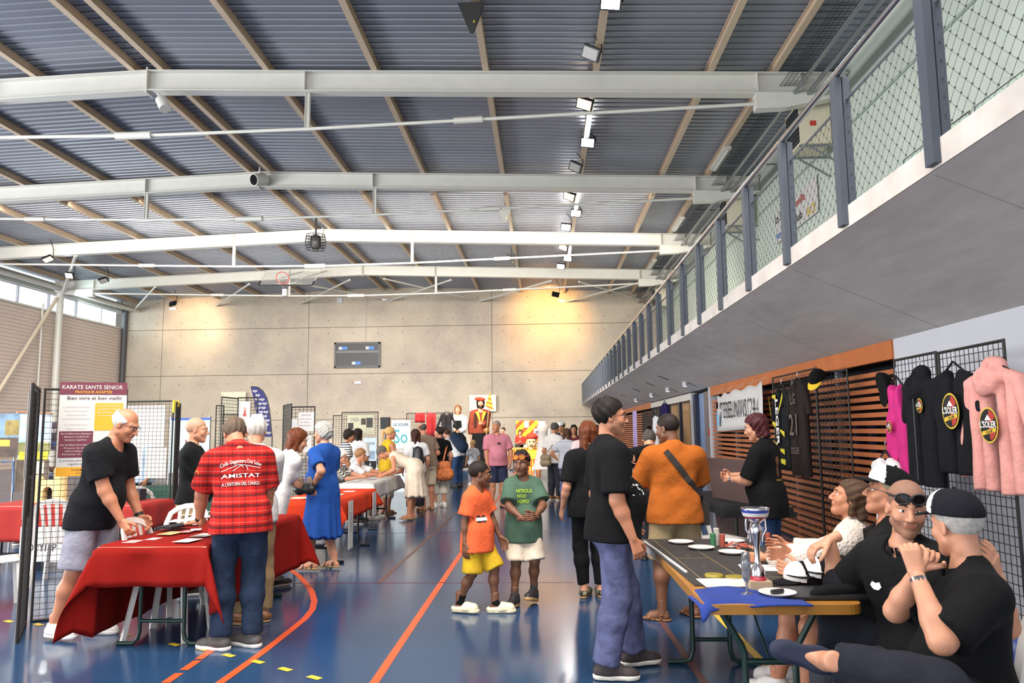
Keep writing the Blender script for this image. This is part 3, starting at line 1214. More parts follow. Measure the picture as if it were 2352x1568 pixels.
def shoe_mesh(kind, h):
    """(upper, sole) meshes, ankle at origin"""
    key = ('shoe', kind, h)
    if key in _C:
        return _C[key]
    F = Field((-0.08, -0.12, -0.10), (0.08, 0.24, 0.12), h)
    if kind in ('sneaker', 'flat'):
        F.seg((0, -0.038, -0.032), (0, 0.02, -0.030), 0.045, 0.046, 0.02)
        F.seg((0, 0.02, -0.030), (0, 0.15, -0.047), 0.046, 0.040, 0.03)
        F.seg((0, 0.14, -0.048), (0, 0.175, -0.050), 0.042, 0.034, 0.02)
        if kind == 'sneaker':
            F.seg((0, -0.01, 0.018), (0, -0.012, -0.02), 0.047, 0.045, 0.02)
            F.seg((0, 0.0, 0.025), (0, 0.08, -0.012), 0.035, 0.032, 0.02)
        F.cut((0, 0, -0.055), (0, 0, -1))
        F.cut((0, 0, 0.03 if kind == 'sneaker' else -0.012), (0, 0, 1))
    elif kind == 'clog':
        F.seg((0, 0.06, -0.04), (0, 0.15, -0.045), 0.052, 0.048, 0.03)
        F.seg((0, -0.045, -0.055), (0, 0.06, -0.05), 0.046, 0.05, 0.03)
        F.cut((0, 0, -0.060), (0, 0, -1))
        X, Y, Z = F.all()
        F.D = np.maximum(F.D, Z - np.interp(Y, [-0.1, 0.03, 0.06, 0.2], [-0.035, -0.025, 0.012, 0.02]))
    else:  # sandal straps
        F.seg((-0.046, 0.105, -0.060), (0.0, 0.10, -0.020), 0.010, 0.010, 0.01)
        F.seg((0.046, 0.105, -0.060), (0.0, 0.10, -0.020), 0.010, 0.010, 0.01)
        F.seg((-0.044, 0.06, -0.060), (0.044, 0.075, -0.055), 0.008, 0.008, 0.01)
        F.seg((-0.042, 0.0, -0.060), (0.0, 0.035, 0.012), 0.009, 0.009, 0.01)
        F.seg((0.042, 0.0, -0.060), (0.0, 0.035, 0.012), 0.009, 0.009, 0.01)
        F.seg((-0.042, 0.0, -0.03), (0, -0.045, -0.012), 0.009, 0.009, 0.01)
        F.seg((0.042, 0.0, -0.03), (0, -0.045, -0.012), 0.009, 0.009, 0.01)
    G = Field((-0.08, -0.12, -0.13), (0.08, 0.24, -0.01), h)
    top, bot = (-0.048, -0.080) if kind != 'wedge' else (-0.064, -0.080)
    wd_ = 0.048 if kind in ('sneaker', 'clog') else 0.042
    G.seg((0, -0.042, -0.06), (0, 0.03, -0.06), wd_ - 0.004, wd_ - 0.006, 0.02)
    G.seg((0, 0.03, -0.06), (0.0, 0.15, -0.06), wd_ - 0.006, wd_ - 0.002, 0.03)
    if kind in ('sneaker', 'clog'):
        G.seg((0, 0.14, -0.06), (0, 0.178, -0.06), wd_ - 0.004, 0.034, 0.02)
    else:
        top = -0.062
    G.cut((0, 0, top), (0, 0, 1))
    G.cut((0, 0, bot), (0, 0, -1))
    _C[key] = (F.mesh(), G.mesh())
    return _C[key]


SKIN = dict(fair='#c48a6c', tan='#a8714f', brown='#6d4630', dark='#54351f', ruddy='#bb7c5c')


def skin_mat(k):
    return mat('skin_' + k, SKIN[k], rough=0.5, var=0.10, scale=9, bump=0.04, bscale=120)


def lips_mat(k):
    c = hx(SKIN[k])
    return mat('lips_' + k, (c[0] * 0.80, c[1] * 0.62, c[2] * 0.66), rough=0.45, var=0.05)


class Fig:
    """one person: pose given in the person's own frame (x right, y forward, z up, metres)"""

    def __init__(s, pos, heading, h=1.72, vox=0.014, hv=0.006, skin='fair', fem=False, w=1.0, belly=0.0, lean=0.0, side=0.0, twist=0.0,
                 hip=None, head=(0, 0, 0), rh=None, lh=None, rpole=None, lpole=None, rf=None, lf=None, rfy=0.0, lfy=0.0, rkp=None, lkp=None,
                 rfp=0.0, lfp=0.0, rfa=None, lfa=None, rcurl=0.35, lcurl=0.35, rhd=None, lhd=None, rpalm=None, lpalm=None, hscale=None, label='', group=None, cat='person', name='person', seed=1, headoff=(0, 0, 0)):
        s.__dict__.update(locals())
        del s.__dict__['s']
        s.parts = []
        k = s.k = h / 1.75
        s.hs = hscale or (0.70 + 0.30 * k)
        s.pos = Vector((pos[0], pos[1], pos[2] if len(pos) > 2 else 0.0))
        s.M = Matrix.Translation(s.pos) @ Matrix.Rotation(math.radians(heading), 4, 'Z')
        s.Mi = s.M.inverted()
        s.hip = np.array(hip if hip is not None else (0, 0, 0.08 + 0.03 * k + 0.826 * k), float)
        s.ln, s.sd, s.tw = math.radians(lean), math.radians(side), math.radians(twist)
        # joints
        s.sh = {q: s.tp(q * 0.172 * w * k, -0.008, 0.450) for q in (1, -1)}
        s.neck = s.tp(0, -0.012, 0.52)
        hy, hp, hr = [math.radians(v) for v in head]
        s.HR = np.array(Matrix.Rotation(hy, 3, 'Z') @ Matrix.Rotation(hp, 3, 'X') @ Matrix.Rotation(hr, 3, 'Y'))
        nd = s.tp(0, 0, 0.60) - s.tp(0, 0, 0.52)
        s.hd = s.neck + unit(nd) * 0.035 * k + s.HR @ (np.array((0, 0.030, 0.140)) * s.hs) + np.array(headoff)
        s.el, s.wr = {}, {}
        for q, t, pl in ((1, rh, rpole), (-1, lh, lpole)):
            if t is None:
                t = s.sh[q] + np.array((q * 0.07, 0.06, -0.50 * k))
            t = np.array(s.loc(t) if isinstance(t, Vector) else t, float)
            s.el[q], s.wr[q] = ik(s.sh[q], t, 0.285 * k, 0.255 * k, pl if pl is not None else (q * 0.5, -1, -0.4))
        s.hj = {q: s.hip + np.array((q * 0.088 * w * k, 0, -0.03 * k)) for q in (1, -1)}
        s.kn, s.an = {}, {}
        for q, t, pl in ((1, rf, rkp), (-1, lf, lkp)):
            if t is None:
                t = (q * 0.105 * k, 0.0, 0.08)
            t = np.array(s.loc(t) if isinstance(t, Vector) else t, float)
            s.kn[q], s.an[q] = ik(s.hj[q], t, 0.420 * k, 0.412 * k, pl if pl is not None else (q * 0.12, 1, 0.1))
        s.fy = {1: math.radians(rfy), -1: math.radians(lfy)}
        s.fp = {1: math.radians(rfp), -1: math.radians(lfp)}
        s.body()

    def loc(s, p):
        return np.array(s.Mi @ Vector(p))

    def tp(s, x, y, dz):
        """torso point: x,y in metres (already scaled x), dz as for a 1.75 m person, with the spine bent forward, sideways and twisted"""
        z = dz * s.k
        y = y * s.k
        f = min(1, max(0, (dz + 0.02) / 0.28))
        f = f * f * (3 - 2 * f)
        a = s.tw * f
        x, y = x * math.cos(a) - y * math.sin(a), x * math.sin(a) + y * math.cos(a)
        a = s.ln * (0.45 + 0.55 * f) if dz > 0 else s.ln * 0.45
        y, z = y * math.cos(a) + z * math.sin(a), z * math.cos(a) - y * math.sin(a)
        a = s.sd * f
        x, z = x * math.cos(a) + z * math.sin(a), z * math.cos(a) - x * math.sin(a)
        return s.hip + np.array((x, y, z))

    def torso(s, F, e=0.0, k=0.05, low=True):
        w, K = s.w, s.k
        q = lambda x, y, dz, r, yy=0: F.seg(s.tp(-x * w * K, y, dz), s.tp(x * w * K, y, dz), r * K * (0.6 + 0.4 * w) + e, None, k)
        if low:
            q(0.072, -0.012, -0.04, 0.100)
        q(0.060, 0.0, 0.10, 0.086)
        q(0.064, 0.0, 0.22, 0.088)
        q(0.080, 0.002, 0.34, 0.094)
        q(0.100, -0.005, 0.42, 0.080)
        q(0.120, -0.012, 0.445, 0.058)
        F.seg(s.tp(0, -0.01, 0.44), s.tp(0, -0.015, 0.53), 0.066 * K + e, 0.058 * K + e * 0.3, k)
        for sx in (-1, 1):
            F.seg(s.tp(sx * 0.035 * K, -0.02, 0.51), s.tp(sx * 0.135 * w * K, -0.015, 0.455), 0.040 * K + e * 0.8, 0.050 * K + e * 0.8, k)
        if s.belly:
            b = s.belly
            F.ell(s.tp(0, 0.06 + 0.35 * b, 0.13), np.array((0.135 * w, 0.09 + b * 0.5, 0.15)) * K + e, 0.06)
        if s.fem:
            for sx in (-1, 1):
                F.ell(s.tp(sx * 0.065 * K, 0.088, 0.325), np.array((0.062, 0.055, 0.062)) * K + e, 0.04)
        return F

    def bounds(s, pts, pad):
        P = np.array(pts)
        return P.min(0) - pad, P.max(0) + pad

    def arm(s, F, q, e, fr0=0.0, fr1=2.0, k=0.03, flare=0.0, flat=False):
        """arm from shoulder, fr 0..1 upper arm, 1..2 forearm"""
        K = s.k * (0.75 + 0.25 * s.w)
        S, E, W = s.sh[q], s.el[q], s.wr[q]
        r = [0.056 * K, 0.045 * K, 0.028 * K]
        if s.fem:
            r = [v * 0.9 for v in r]
        if fr1 <= 1:
            b = S + (E - S) * fr1
            F.seg(S, b, r[0] + e, r[0] + (r[1] - r[0]) * fr1 + e + flare, k, flat=flat)
        else:
            F.seg(S, E, r[0] + e, r[1] + e, k)
            t = fr1 - 1
            b = E + (W - E) * t
            m = E + (W - E) * min(0.3, t)
            F.seg(E, m, r[1] + e, r[1] * 0.97 + e, k)
            F.seg(m, b, r[1] * 0.97 + e, (r[1] + (r[2] - r[1]) * t) + e + flare, k, flat=flat)
        return F

    def leg(s, F, q, e, fr1=2.0, k=0.04, flare=0.0, flat=False, kw=0.0):
        K = s.k * (0.7 + 0.3 * s.w)
        H, N, A = s.hj[q], s.kn[q], s.an[q]
        r = [0.086 * K, 0.056 * K, 0.058 * K, 0.036 * K]
        if fr1 <= 1:
            b = H + (N - H) * fr1
            F.seg(H, b, r[0] + e, r[0] + (r[1] - r[0]) * fr1 + e + flare, k, flat=flat)
        else:
            F.seg(H, N, r[0] + e, r[1] + e + kw, k)
            t = fr1 - 1
            fw = unit(np.cross(N - A, (1, 0, 0)))
            c = N + (A - N) * min(0.32, t) + unit(np.array((0, -1, 0))) * 0.012 * (1 if e < 0.005 else 0.3)
            F.seg(N, c, r[1] + e + kw, r[2] + e + kw, k)
            if t > 0.32:
                F.seg(c, N + (A - N) * t, r[2] + e + kw, r[2] + (r[3] - r[2]) * (t - 0.32) / 0.68 + e + flare, k, flat=flat)
        return F

    def foot_frame(s, q):
        sc_ = 0.55 + 0.45 * s.k
        fa = s.rfa if q > 0 else s.lfa
        if fa is not None:
            y = unit(fa[0])
            z = unit(s.kn[q] - s.an[q]) if fa[1] is None else unit(fa[1])
            z = unit(z - y * (z @ y))
            return frame(s.an[q], np.cross(y, z) * sc_, y * sc_, z)
        a, p = s.fy[q], s.fp[q]
        y = np.array((-math.sin(a) * math.cos(p), math.cos(a) * math.cos(p), math.sin(p)))
        x = np.array((math.cos(a), math.sin(a), 0))
        z = np.cross(x, y)
        return frame(s.an[q] + np.array((0, 0, 0.0)), x * sc_, y * sc_, z * (1.0 if s.k > 0.85 else 0.98))

    def hand_frame(s, q):
        d = s.rhd if q > 0 else s.lhd
        f = unit(s.wr[q] - s.el[q]) if d is None else unit(d)
        pn = s.rpalm if q > 0 else s.lpalm
        pn = np.array((-q, 0.15, 0.0)) if pn is None else np.array(pn, float)   # direction the palm looks
        pn = unit(pn - f * (pn @ f))
        z = -pn
        x = np.cross(f, z)
        K = (0.5 + 0.5 * s.k) * (0.92 if s.fem else 1.02)
        return frame(s.wr[q], x * K, f * K, z * K)

    def body(s):
        K = s.k
        pts = [s.neck, s.hd, s.hip] + list(s.sh.values()) + list(s.el.values()) + list(s.wr.values()) + list(s.kn.values()) + list(s.an.values())
        lo, hi = s.bounds(pts, 0.17)
        s.lo, s.hi = lo, hi
        F = Field(lo, hi, s.vox)
        s.torso(F)
        F.seg(s.neck + (0, 0, -0.02), s.hd + s.HR @ (np.array((0, -0.028, -0.05)) * s.hs), 0.057 * K * (0.88 if s.fem else 1), 0.050 * s.hs * (0.88 if s.fem else 1), 0.03)
        for q in (1, -1):
            s.arm(F, q, 0.0)
            s.leg(F, q, 0.0)
        V, Q = F.mesh()
        Vs, Qs, n = [V], [Q], len(V)

        def join(m, M):
            nonlocal n
            v, f = m
            if np.linalg.det(np.array(M)[:3, :3]) < 0:
                f = f[:, ::-1]
            Vs.append(xf(v, M))
            Qs.append(f + n)
            n += len(v)
        hv = s.hv
        s.HM = np.eye(4, dtype=np.float32)
        s.HM[:3, :3] = s.HR * s.hs * (0.97 if s.fem else 1.0)
        s.HM[:3, 3] = s.hd
        nf0 = len(Q)
        hm = head_mesh(s.fem, hv)
        join(hm, s.HM)
        for q in (1, -1):
            join(hand_mesh(round((s.rcurl if q > 0 else s.lcurl), 2), min(hv, 0.006), q), s.hand_frame(q))
            join(foot_mesh(max(hv, 0.007)), s.foot_frame(q))
        me = mesh_np(s.name, np.concatenate(Vs), np.concatenate(Qs))
        me.materials.append(skin_mat(s.skin))
        me.materials.append(lips_mat(s.skin))
        hvx = hm[0]
        fc = hvx[hm[1]].mean(1)
        lips = (np.abs(fc[:, 0]) < 0.0215) & (fc[:, 1] > 0.085) & (fc[:, 2] < -0.0495) & (fc[:, 2] > -0.069)
        mi = np.zeros(len(me.polygons), np.int32)
        mi[nf0:nf0 + len(fc)][lips] = 1
        me.polygons.foreach_set('material_index', mi)
        s.headfaces = (nf0, fc, mi)
        s.me = me
        o = bpy.data.objects.new(s.name, me)
        link(o)
        o.matrix_basis = s.M
        tag(o, s.label, s.cat, s.group)
        s.o = o

    def beard(s, m, low=-0.045, moust=True):
        nf0, fc, mi = s.headfaces
        s.me.materials.append(m)
        b = (fc[:, 2] < low + 0.35 * (np.abs(fc[:, 0]) > 0.03) * (np.abs(fc[:, 0]) - 0.03)) & (fc[:, 1] > -0.01) & (fc[:, 2] > -0.125) & ~((np.abs(fc[:, 0]) < 0.022) & (fc[:, 2] > -0.072) & (fc[:, 2] < -0.046))
        if moust:
            b |= (np.abs(fc[:, 0]) < 0.03) & (fc[:, 2] < -0.039) & (fc[:, 2] > -0.047) & (fc[:, 1] > 0.07)
        mi[nf0:nf0 + len(fc)][b] = len(s.me.materials) - 1
        s.me.polygons.foreach_set('material_index', mi)
        return s

    def part(s, name, V, Q, mats, parent=None, mi=None):
        me = mesh_np(name, V, Q)
        for m in (mats if isinstance(mats, (list, tuple)) else [mats]):
            me.materials.append(m)
        if mi is not None:
            me.polygons.foreach_set('material_index', mi.astype(np.int32))
        o = bpy.data.objects.new(name, me)
        link(o)
        o.parent = parent or s.o
        return o

    # ---- clothes
    def shirt(s, m, sleeve=0.62, hem=-0.10, e=0.018, loose=0.02, name='shirt', neckr=0.066, long=None, rip=0.004, flare=0.012, vox=None, tank=False):
        F = Field(s.lo, s.hi, vox or s.vox)
        K = s.k
        s.torso(F, e, 0.055)
        hz = s.tp(0, 0, hem)
        a, b = s.tp(-0.078 * s.w * K, -0.008, hem - 0.06), s.tp(0.078 * s.w * K, -0.008, hem - 0.06)
        c, d = s.tp(-0.078 * s.w * K, 0, 0.06), s.tp(0.078 * s.w * K, 0, 0.06)
        r0 = 0.092 * K * (0.6 + 0.4 * s.w)
        F.seg(a, c, r0 + e + loose, r0 * 0.98 + e + loose * 0.5, 0.05)
        F.seg(b, d, r0 + e + loose, r0 * 0.98 + e + loose * 0.5, 0.05)
        F.seg((a + b) / 2, (c + d) / 2, r0 + e + loose, r0 + e + loose * 0.5, 0.05)
        fy = np.array((0, 0.02 + 0.25 * s.belly + 0.06 * max(0, s.ln), 0))
        F.seg((a + b) / 2 + fy, (c + d) / 2 + fy, r0 * 1.02 + e + loose, r0 + e + loose, 0.05)
        up = s.tp(0, 0, 0.12) - s.tp(0, 0, -0.1)
        if abs(s.ln) < 0.5:
            up = np.array((0, 0, 1.0)) + 0.5 * unit(up)
        F.ripple(rip, 28, s.seed, 0.35)
        F.cut(hz, -up)
        fr = long if long else sleeve
        if fr > 0:
            for q in (1, -1):
                s.arm(F, q, e + 0.004, 0, fr, 0.035, flare if fr <= 1 else 0.004, True)
        elif tank:
            for q in (1, -1):
                F.seg(s.sh[q] + (q * 0.055, 0, 0.0), s.sh[q] + (q * 0.05, 0, -0.10), 0.075 * K, 0.07 * K, 0.005, op='sub')
        nd = unit(s.tp(0, 0.05, 0.60) - s.tp(0, -0.01, 0.52))
        F.seg(s.tp(0, 0.012, 0.510), s.tp(0, 0.012, 0.510) + nd * 0.3, neckr * K, neckr * K * 1.1, 0.012, op='sub')
        V, Q = F.mesh()
        s.shirt_o = s.part(name, V, Q, m)
        s.shirt_m = (V, Q)
        return s.shirt_o

    def collar(s, m, r=0.064, hgt=0.035):
        mb = MB()
        c = s.tp(0, 0.0, 0.515)
        n = unit(s.tp(0, 0.02, 0.58) - s.tp(0, 0, 0.515))
        x = unit(np.cross((0, 1, 0), n))
        y = np.cross(n, x)
        pr = [(r * 1.28, -0.022), (r * 1.12, 0.012), (r * 1.0, hgt), (r * 0.93, hgt - 0.004), (r * 0.97, -0.01)]
        vs, fs = [], []
        N = 24
        for (rr, z) in pr:
            for i in range(N + 1):
                t = -PI * 1.5 + 0.12 + (2 * PI - 0.24) * i / N
                vs.append(c + (x * math.cos(t) * rr + y * math.sin(t) * rr * 1.1) * s.k + n * z * s.k)
        for j in range(len(pr) - 1):
            for i in range(N):
                a = j * (N + 1) + i
                fs.append((a, a + 1, a + N + 2, a + N + 1))
        mb.add(vs, fs, 0, True)
        o = mb.build('collar', m, s.o, world=False)
        o.parent = s.shirt_o
        return o

    def trousers(s, m, fr=1.93, e=0.014, flare=0.012, name='trousers', top=0.07, kw=0.008, rip=0.004, vox=None):
        F = Field(s.lo, s.hi, vox or s.vox)
        K, w = s.k, s.w
        F.seg(s.tp(-0.072 * w * K, -0.012, -0.04), s.tp(0.072 * w * K, -0.012, -0.04), 0.100 * K * (0.6 + 0.4 * w) + e, None, 0.05)
        F.seg(s.tp(-0.06 * w * K, 0.0, top), s.tp(0.06 * w * K, 0.0, top), 0.10 * K * (0.6 + 0.4 * w) + e, None, 0.05)
        if s.belly:
            F.ell(s.tp(0, 0.02 + 0.1 * s.belly, 0.04), np.array((0.12 * w, 0.085 + s.belly * 0.2, 0.11)) * K + e * 0.5, 0.05)
        F.cut(s.tp(0, 0, top), s.tp(0, 0, 0.2) - s.tp(0, 0, 0))
        for q in (1, -1):
            s.leg(F, q, e, fr, 0.035, flare, True, kw)
        F.ripple(rip, 34, s.seed + 5, 0.6)
        V, Q = F.mesh()
        s.tr_o = s.part(name, V, Q, m)
        return s.tr_o

    def dress(s, m, length=0.50, e=0.016, flare=0.10, sleeve=0.6, name='dress', tank=False, neckr=0.075):
        F = Field(s.lo - np.array((0.08, 0.08, 0)), s.hi + np.array((0.08, 0.08, 0)), s.vox)
        K = s.k
        s.torso(F, e, 0.055)
        F.ripple(0.004, 28, s.seed, 0.3)
        for sx in (-1, 0, 1):
            a = s.tp(sx * 0.06 * s.w * K, 0, 0.05)
            b = np.array((s.hip[0] + sx * 0.085 * s.w * K, s.hip[1] + 0.0, s.hip[2] - length))
            F.seg(a, b, 0.115 * K + e, 0.115 * K + flare, 0.06, flat=True)
        X, Y, Z = F.all()
        an = np.arctan2(X - s.hip[0], Y - s.hip[1])
        fade = np.clip((s.hip[2] - Z) / length, 0, 1)
        F.D = F.D + (0.012 * fade * np.sin(an * 11 + s.seed)).astype(np.float32)
        if sleeve > 0:
            for q in (1, -1):
                s.arm(F, q, e + 0.004, 0, sleeve, 0.035, 0.012, True)
        F.seg(s.tp(0, 0.012, 0.510), s.tp(0, 0.03, 0.8), neckr * K, neckr * K, 0.012, op='sub')
        V, Q = F.mesh()
        s.shirt_o = s.part(name, V, Q, m)
        s.shirt_m = (V, Q)
        return s.shirt_o

    def shoes(s, up, sole, kind='sneaker', name='shoe', sock=None):
        for q in (1, -1):
            M = s.foot_frame(q)
            U, S = shoe_mesh(kind, max(0.007, s.hv))
            o = s.part(name, xf(U[0], M), U[1], up)
            s.part('sole', xf(S[0], M), S[1], sole, o)
            if sock is not None:
                F = Field(s.an[q] - 0.1, s.an[q] + 0.16, 0.009)
                F.seg(s.an[q], s.an[q] + unit(s.kn[q] - s.an[q]) * 0.085, 0.046 * s.k, 0.044 * s.k, 0.01, flat=True)
                F.seg(s.an[q], s.an[q] + M[:3, 1] * 0.05 + (0, 0, -0.03), 0.044 * s.k, 0.036 * s.k, 0.02)
                V, Q = F.mesh()
                s.part('sock', V, Q, sock)
        return s

    # ---- head
    def hair(s, style, m, sc_=(1, 1, 1), off=(0, 0, 0)):
        V, Q = hair_mesh(style, max(s.hv, 0.005))
        V = V * np.array(sc_, np.float32) + np.array(off, np.float32)
        return s.part('hair', xf(V, s.HM), Q, m)

    def cap(s, m, front=None, brim=None, back=False, tilt=0.0, name='cap'):
        h = max(s.hv, 0.005)
        C, B = cap_mesh(h)
        R = Matrix.Rotation(PI if back else 0, 4, 'Z') @ Matrix.Rotation(tilt, 4, 'X')
        M = s.HM @ np.array(R, np.float32)
        fc = C[0][C[1]].mean(1)
        fr = (fc[:, 1] > 0.035) & (fc[:, 2] > 0.055) if front is not None else np.zeros(len(fc), bool)
        o = s.part(name, xf(C[0], M), C[1], [m, front or m], mi=fr.astype(np.int32))
        s.part('brim', xf(B[0], M), B[1], brim or m, o)
        mb = MB()
        mb.ball((0, -0.012, 0.152), 0.008, 8)
        b = mb.build('button', m, s.o, world=False)
        me = b.data
        for v in me.vertices:
            v.co = Vector(xf(np.array([v.co], np.float32), M)[0])
        b.parent = o
        return o

    def hmb(s, mb, name, mats, parent=None):
        """link a head-space MB as a part"""
        mb.v = [tuple(p) for p in xf(np.array(mb.v, np.float32), s.HM)]
        o = mb.build(name, mats, None)
        o.parent = parent or s.o
        return o

    def face(s, iris='#3a2a1c', brow='#3a2c22'):
        w = mat('eye_white', '#e8e2da', rough=0.25, var=0)
        ir = mat('iris_' + iris, iris, rough=0.2, var=0)
        bm = mat('brow_' + brow, brow, rough=0.8)
        for sx in (-1, 1):
            mb = MB()
            mb.ball((sx * 0.031, 0.0752, 0.003), (0.0135, 0.0115, 0.0078), 12, 0)
            s.hmb(mb, 'eye', w)
            mb = MB()
            mb.ball((sx * 0.030, 0.0838, 0.0035), (0.0058, 0.0040, 0.0062), 10)
            s.hmb(mb, 'iris', ir)
            mb = MB()
            mb.tube([(sx * 0.014, 0.0965, 0.026), (sx * 0.030, 0.0920, 0.0315), (sx * 0.048, 0.0770, 0.027)], [0.0032, 0.0038, 0.002], 6)
            s.hmb(mb, 'eyebrow', bm)
        return s

    def glasses(s, m, r=0.021, dark=None, z=0.004, up=0.0, th=0.0018, y=0.0):
        mb = MB()
        for sx in (-1, 1):
            c = (sx * 0.032, 0.101 + y, z + up)
            ring = [(c[0] + r * 1.15 * math.cos(t), c[1] - 0.25 * abs(c[0] + r * math.cos(t)) * 0.4, c[2] + r * 0.85 * math.sin(t)) for t in np.linspace(0, 2 * PI, 17)[:-1]]
            mb.tube(ring, th, 5, 0, closed=True)
            mb.tube([(sx * 0.055, 0.095 + y, z + 0.006 + up), (sx * 0.079, 0.06 + y, z + 0.006 + up), (sx * 0.083, -0.005, z + 0.004 + up)], th, 5, 0)
        mb.tube([(-0.011, 0.101 + y, z + 0.004 + up), (0, 0.104 + y, z + 0.008 + up), (0.011, 0.101 + y, z + 0.004 + up)], th, 5, 0)
        g = s.hmb(mb, 'glasses', m)
        if dark is not None:
            for sx in (-1, 1):
                l = MB()
                c = (sx * 0.032, 0.101 + y, z + up)
                pts = [(c[0] + r * 1.15 * math.cos(t), c[1] - 0.25 * abs(c[0] + r * math.cos(t)) * 0.4, c[2] + r * 0.85 * math.sin(t)) for t in np.linspace(0, 2 * PI, 17)[:-1]]
                l.add(pts, [tuple(range(16))])
                l.add([(p[0], p[1] - 0.003, p[2]) for p in pts], [tuple(range(15, -1, -1))])
                s.hmb(l, 'lens', dark, g)
        return g

    def band(s, q, t0, t1, r, m, name='bracelet'):
        """ring on the forearm between fractions t0,t1 (0 elbow .. 1 wrist)"""
        a = s.el[q] + (s.wr[q] - s.el[q]) * t0
        b = s.el[q] + (s.wr[q] - s.el[q]) * t1
        mb = MB()
        mb.tube([a, b], r * s.k, 12)
        return mb.build(name, m, s.o, world=False)

    def print(s, items, center, up, normal, mats, size=1.0, name='shirt_print', off=0.006, subdiv=2):
        """flat print wrapped onto the shirt; items: list of (verts2d, faces, material index), projected along -normal"""
        V, Q = s.shirt_m
        bvh = BVHTree.FromPolygons([Vector(v) for v in V], [tuple(q) for q in Q])
        n = Vector(normal).normalized()
        v = Vector(up)
        v = (v - n * v.dot(n)).normalized()
        u = v.cross(n)
        mb = MB()
        for vs, fs, mi in items:
            bm = bmesh.new()
            bv = [bm.verts.new((p[0], p[1], 0)) for p in vs]
            for f in fs:
                try:
                    bm.faces.new([bv[i] for i in f])
                except ValueError:
                    pass
            for _ in range(subdiv):
                es = [e for e in bm.edges if e.calc_length() > 0.02]
                if not es:
                    break
                bmesh.ops.subdivide_edges(bm, edges=es, cuts=1)
                bmesh.ops.triangulate(bm, faces=bm.faces[:])
            bm.verts.index_update()
            out = []
            for p in bm.verts:
                w = Vector(center) + u * p.co.x * size + v * p.co.y * size
                hit = bvh.ray_cast(w + n * 0.5, -n)
                out.append(hit[0] + n * off if hit[0] is not None else w + n * 0.1)
            mb.add(out, [tuple(x.index for x in f.verts) for f in bm.faces], mi)
            bm.free()
        o = mb.build(name, mats, None)
        o.parent = s.shirt_o
        return o


def quad2(x0, y0, x1, y1):
    return [(x0, y0), (x1, y0), (x1, y1), (x0, y1)], [(0, 1, 2, 3)]


def txt2(body, x, y, size, width=None, bold=0.0, arc=0.0, shear=0.0):
    vs, fs = text_mesh(body, size, 'CENTER', bold, shear)
    if width and vs:
        w = max(p[0] for p in vs) - min(p[0] for p in vs)
        vs = [(p[0] * width / w, p[1]) for p in vs]
    return [(px + x, py + y - arc * px * px) for px, py in vs], fs
# ------------------------------------------------------------------ people
def fab(name, col, rough=0.9, bump=0.35, bs=22, var=0.08):
    return mat('cloth_' + name, col, rough=rough, var=var, scale=14, bump=bump, bscale=bs, spec=0.2)


c_black = fab('black', '#0d0d0f', var=0.15)
c_black2 = fab('washed_black', '#151619', var=0.15)
c_white = fab('white', '#dcdada')
c_cream = fab('cream', '#d9c7b2')
c_beige = fab('beige', '#c8b7a0')
c_khaki = fab('khaki', '#a08a68')
c_denim = fab('dark_denim', '#232f44', var=0.25)
c_jean = fab('blue_grey_denim', '#55597a', var=0.3)
c_jean2 = fab('mid_denim', '#2f4468', var=0.25)
c_greyshort = fab('grey_blue_shorts', '#8d8c99', var=0.1)
c_orange = fab('burnt_orange', '#a2561c')
c_brorange = fab('bright_orange', '#dc5f36')
c_green = fab('bottle_green', '#48604f')
c_yellow = fab('mustard', '#c9a227')
c_blue = fab('royal_blue', '#204a94')
c_pink = fab('rose_pink', '#c57b88')
c_navy = fab('navy', '#2a3048')
c_red = fab('red', '#b23327')
c_brown = fab('taupe', '#8a7565')
c_char = fab('charcoal', '#2c2d33')
h_grey = mat('hair_grey', '#a5a19b', 0.75, var=0.25, scale=60, spec=0.22)
h_white = mat('hair_white', '#cfc8be', 0.75, var=0.15, scale=60, spec=0.22)
h_dark = mat('hair_dark_brown', '#231a15', 0.6, var=0.3, scale=60, spec=0.22)
h_brown = mat('hair_brown', '#4a3120', 0.6, var=0.3, scale=60, spec=0.22)
h_aub = mat('hair_auburn', '#5e2f18', 0.55, var=0.3, scale=60, spec=0.22)
h_burg = mat('hair_burgundy', '#3f1519', 0.5, var=0.3, scale=60, spec=0.22)
h_blond = mat('hair_blond', '#c39b62', 0.6, var=0.25, scale=60, spec=0.22)
h_salt = mat('hair_salt_pepper', '#4b4540', 0.7, var=0.4, scale=80, spec=0.22)
h_stub = mat('stubble', '#a3745a', 0.7, var=0.15, scale=120, spec=0.22)
h_sidefade = mat('hair_buzz', '#4a3a30', 0.8, var=0.2, scale=90, spec=0.22)
s_white = mat('shoe_white', '#e2dcd6', 0.55)
s_sole = mat('sole_white', '#d9d2c6', 0.6)
s_dark = mat('shoe_dark', '#2a2627', 0.6)
s_grey = mat('shoe_grey', '#4f4a48', 0.6)
s_tan = mat('leather_tan', '#7a4f2e', 0.5)
s_cork = mat('cork', '#b08a5c', 0.8)
s_gold = mat('leather_gold', '#a88a5e', 0.4)
s_clog = mat('clog_cream', '#ddcfae', 0.5)
m_specs = mat('spectacle_frame', '#20242c', 0.35)
m_dlens = mat('dark_lens', '#15120f', 0.08, spec=0.8, var=0)
m_watch = mat('black_rubber', '#101113', 0.5)

NEAR = dict(vox=0.014, hv=0.005)
MID = dict(vox=0.018, hv=0.0075)
FAR = dict(vox=0.026, hv=0.011)


def floorpt(x, D):
    """floor position seen in column x at distance D"""
    p = ay(x, 988, D)
    return (p.x, p.y)


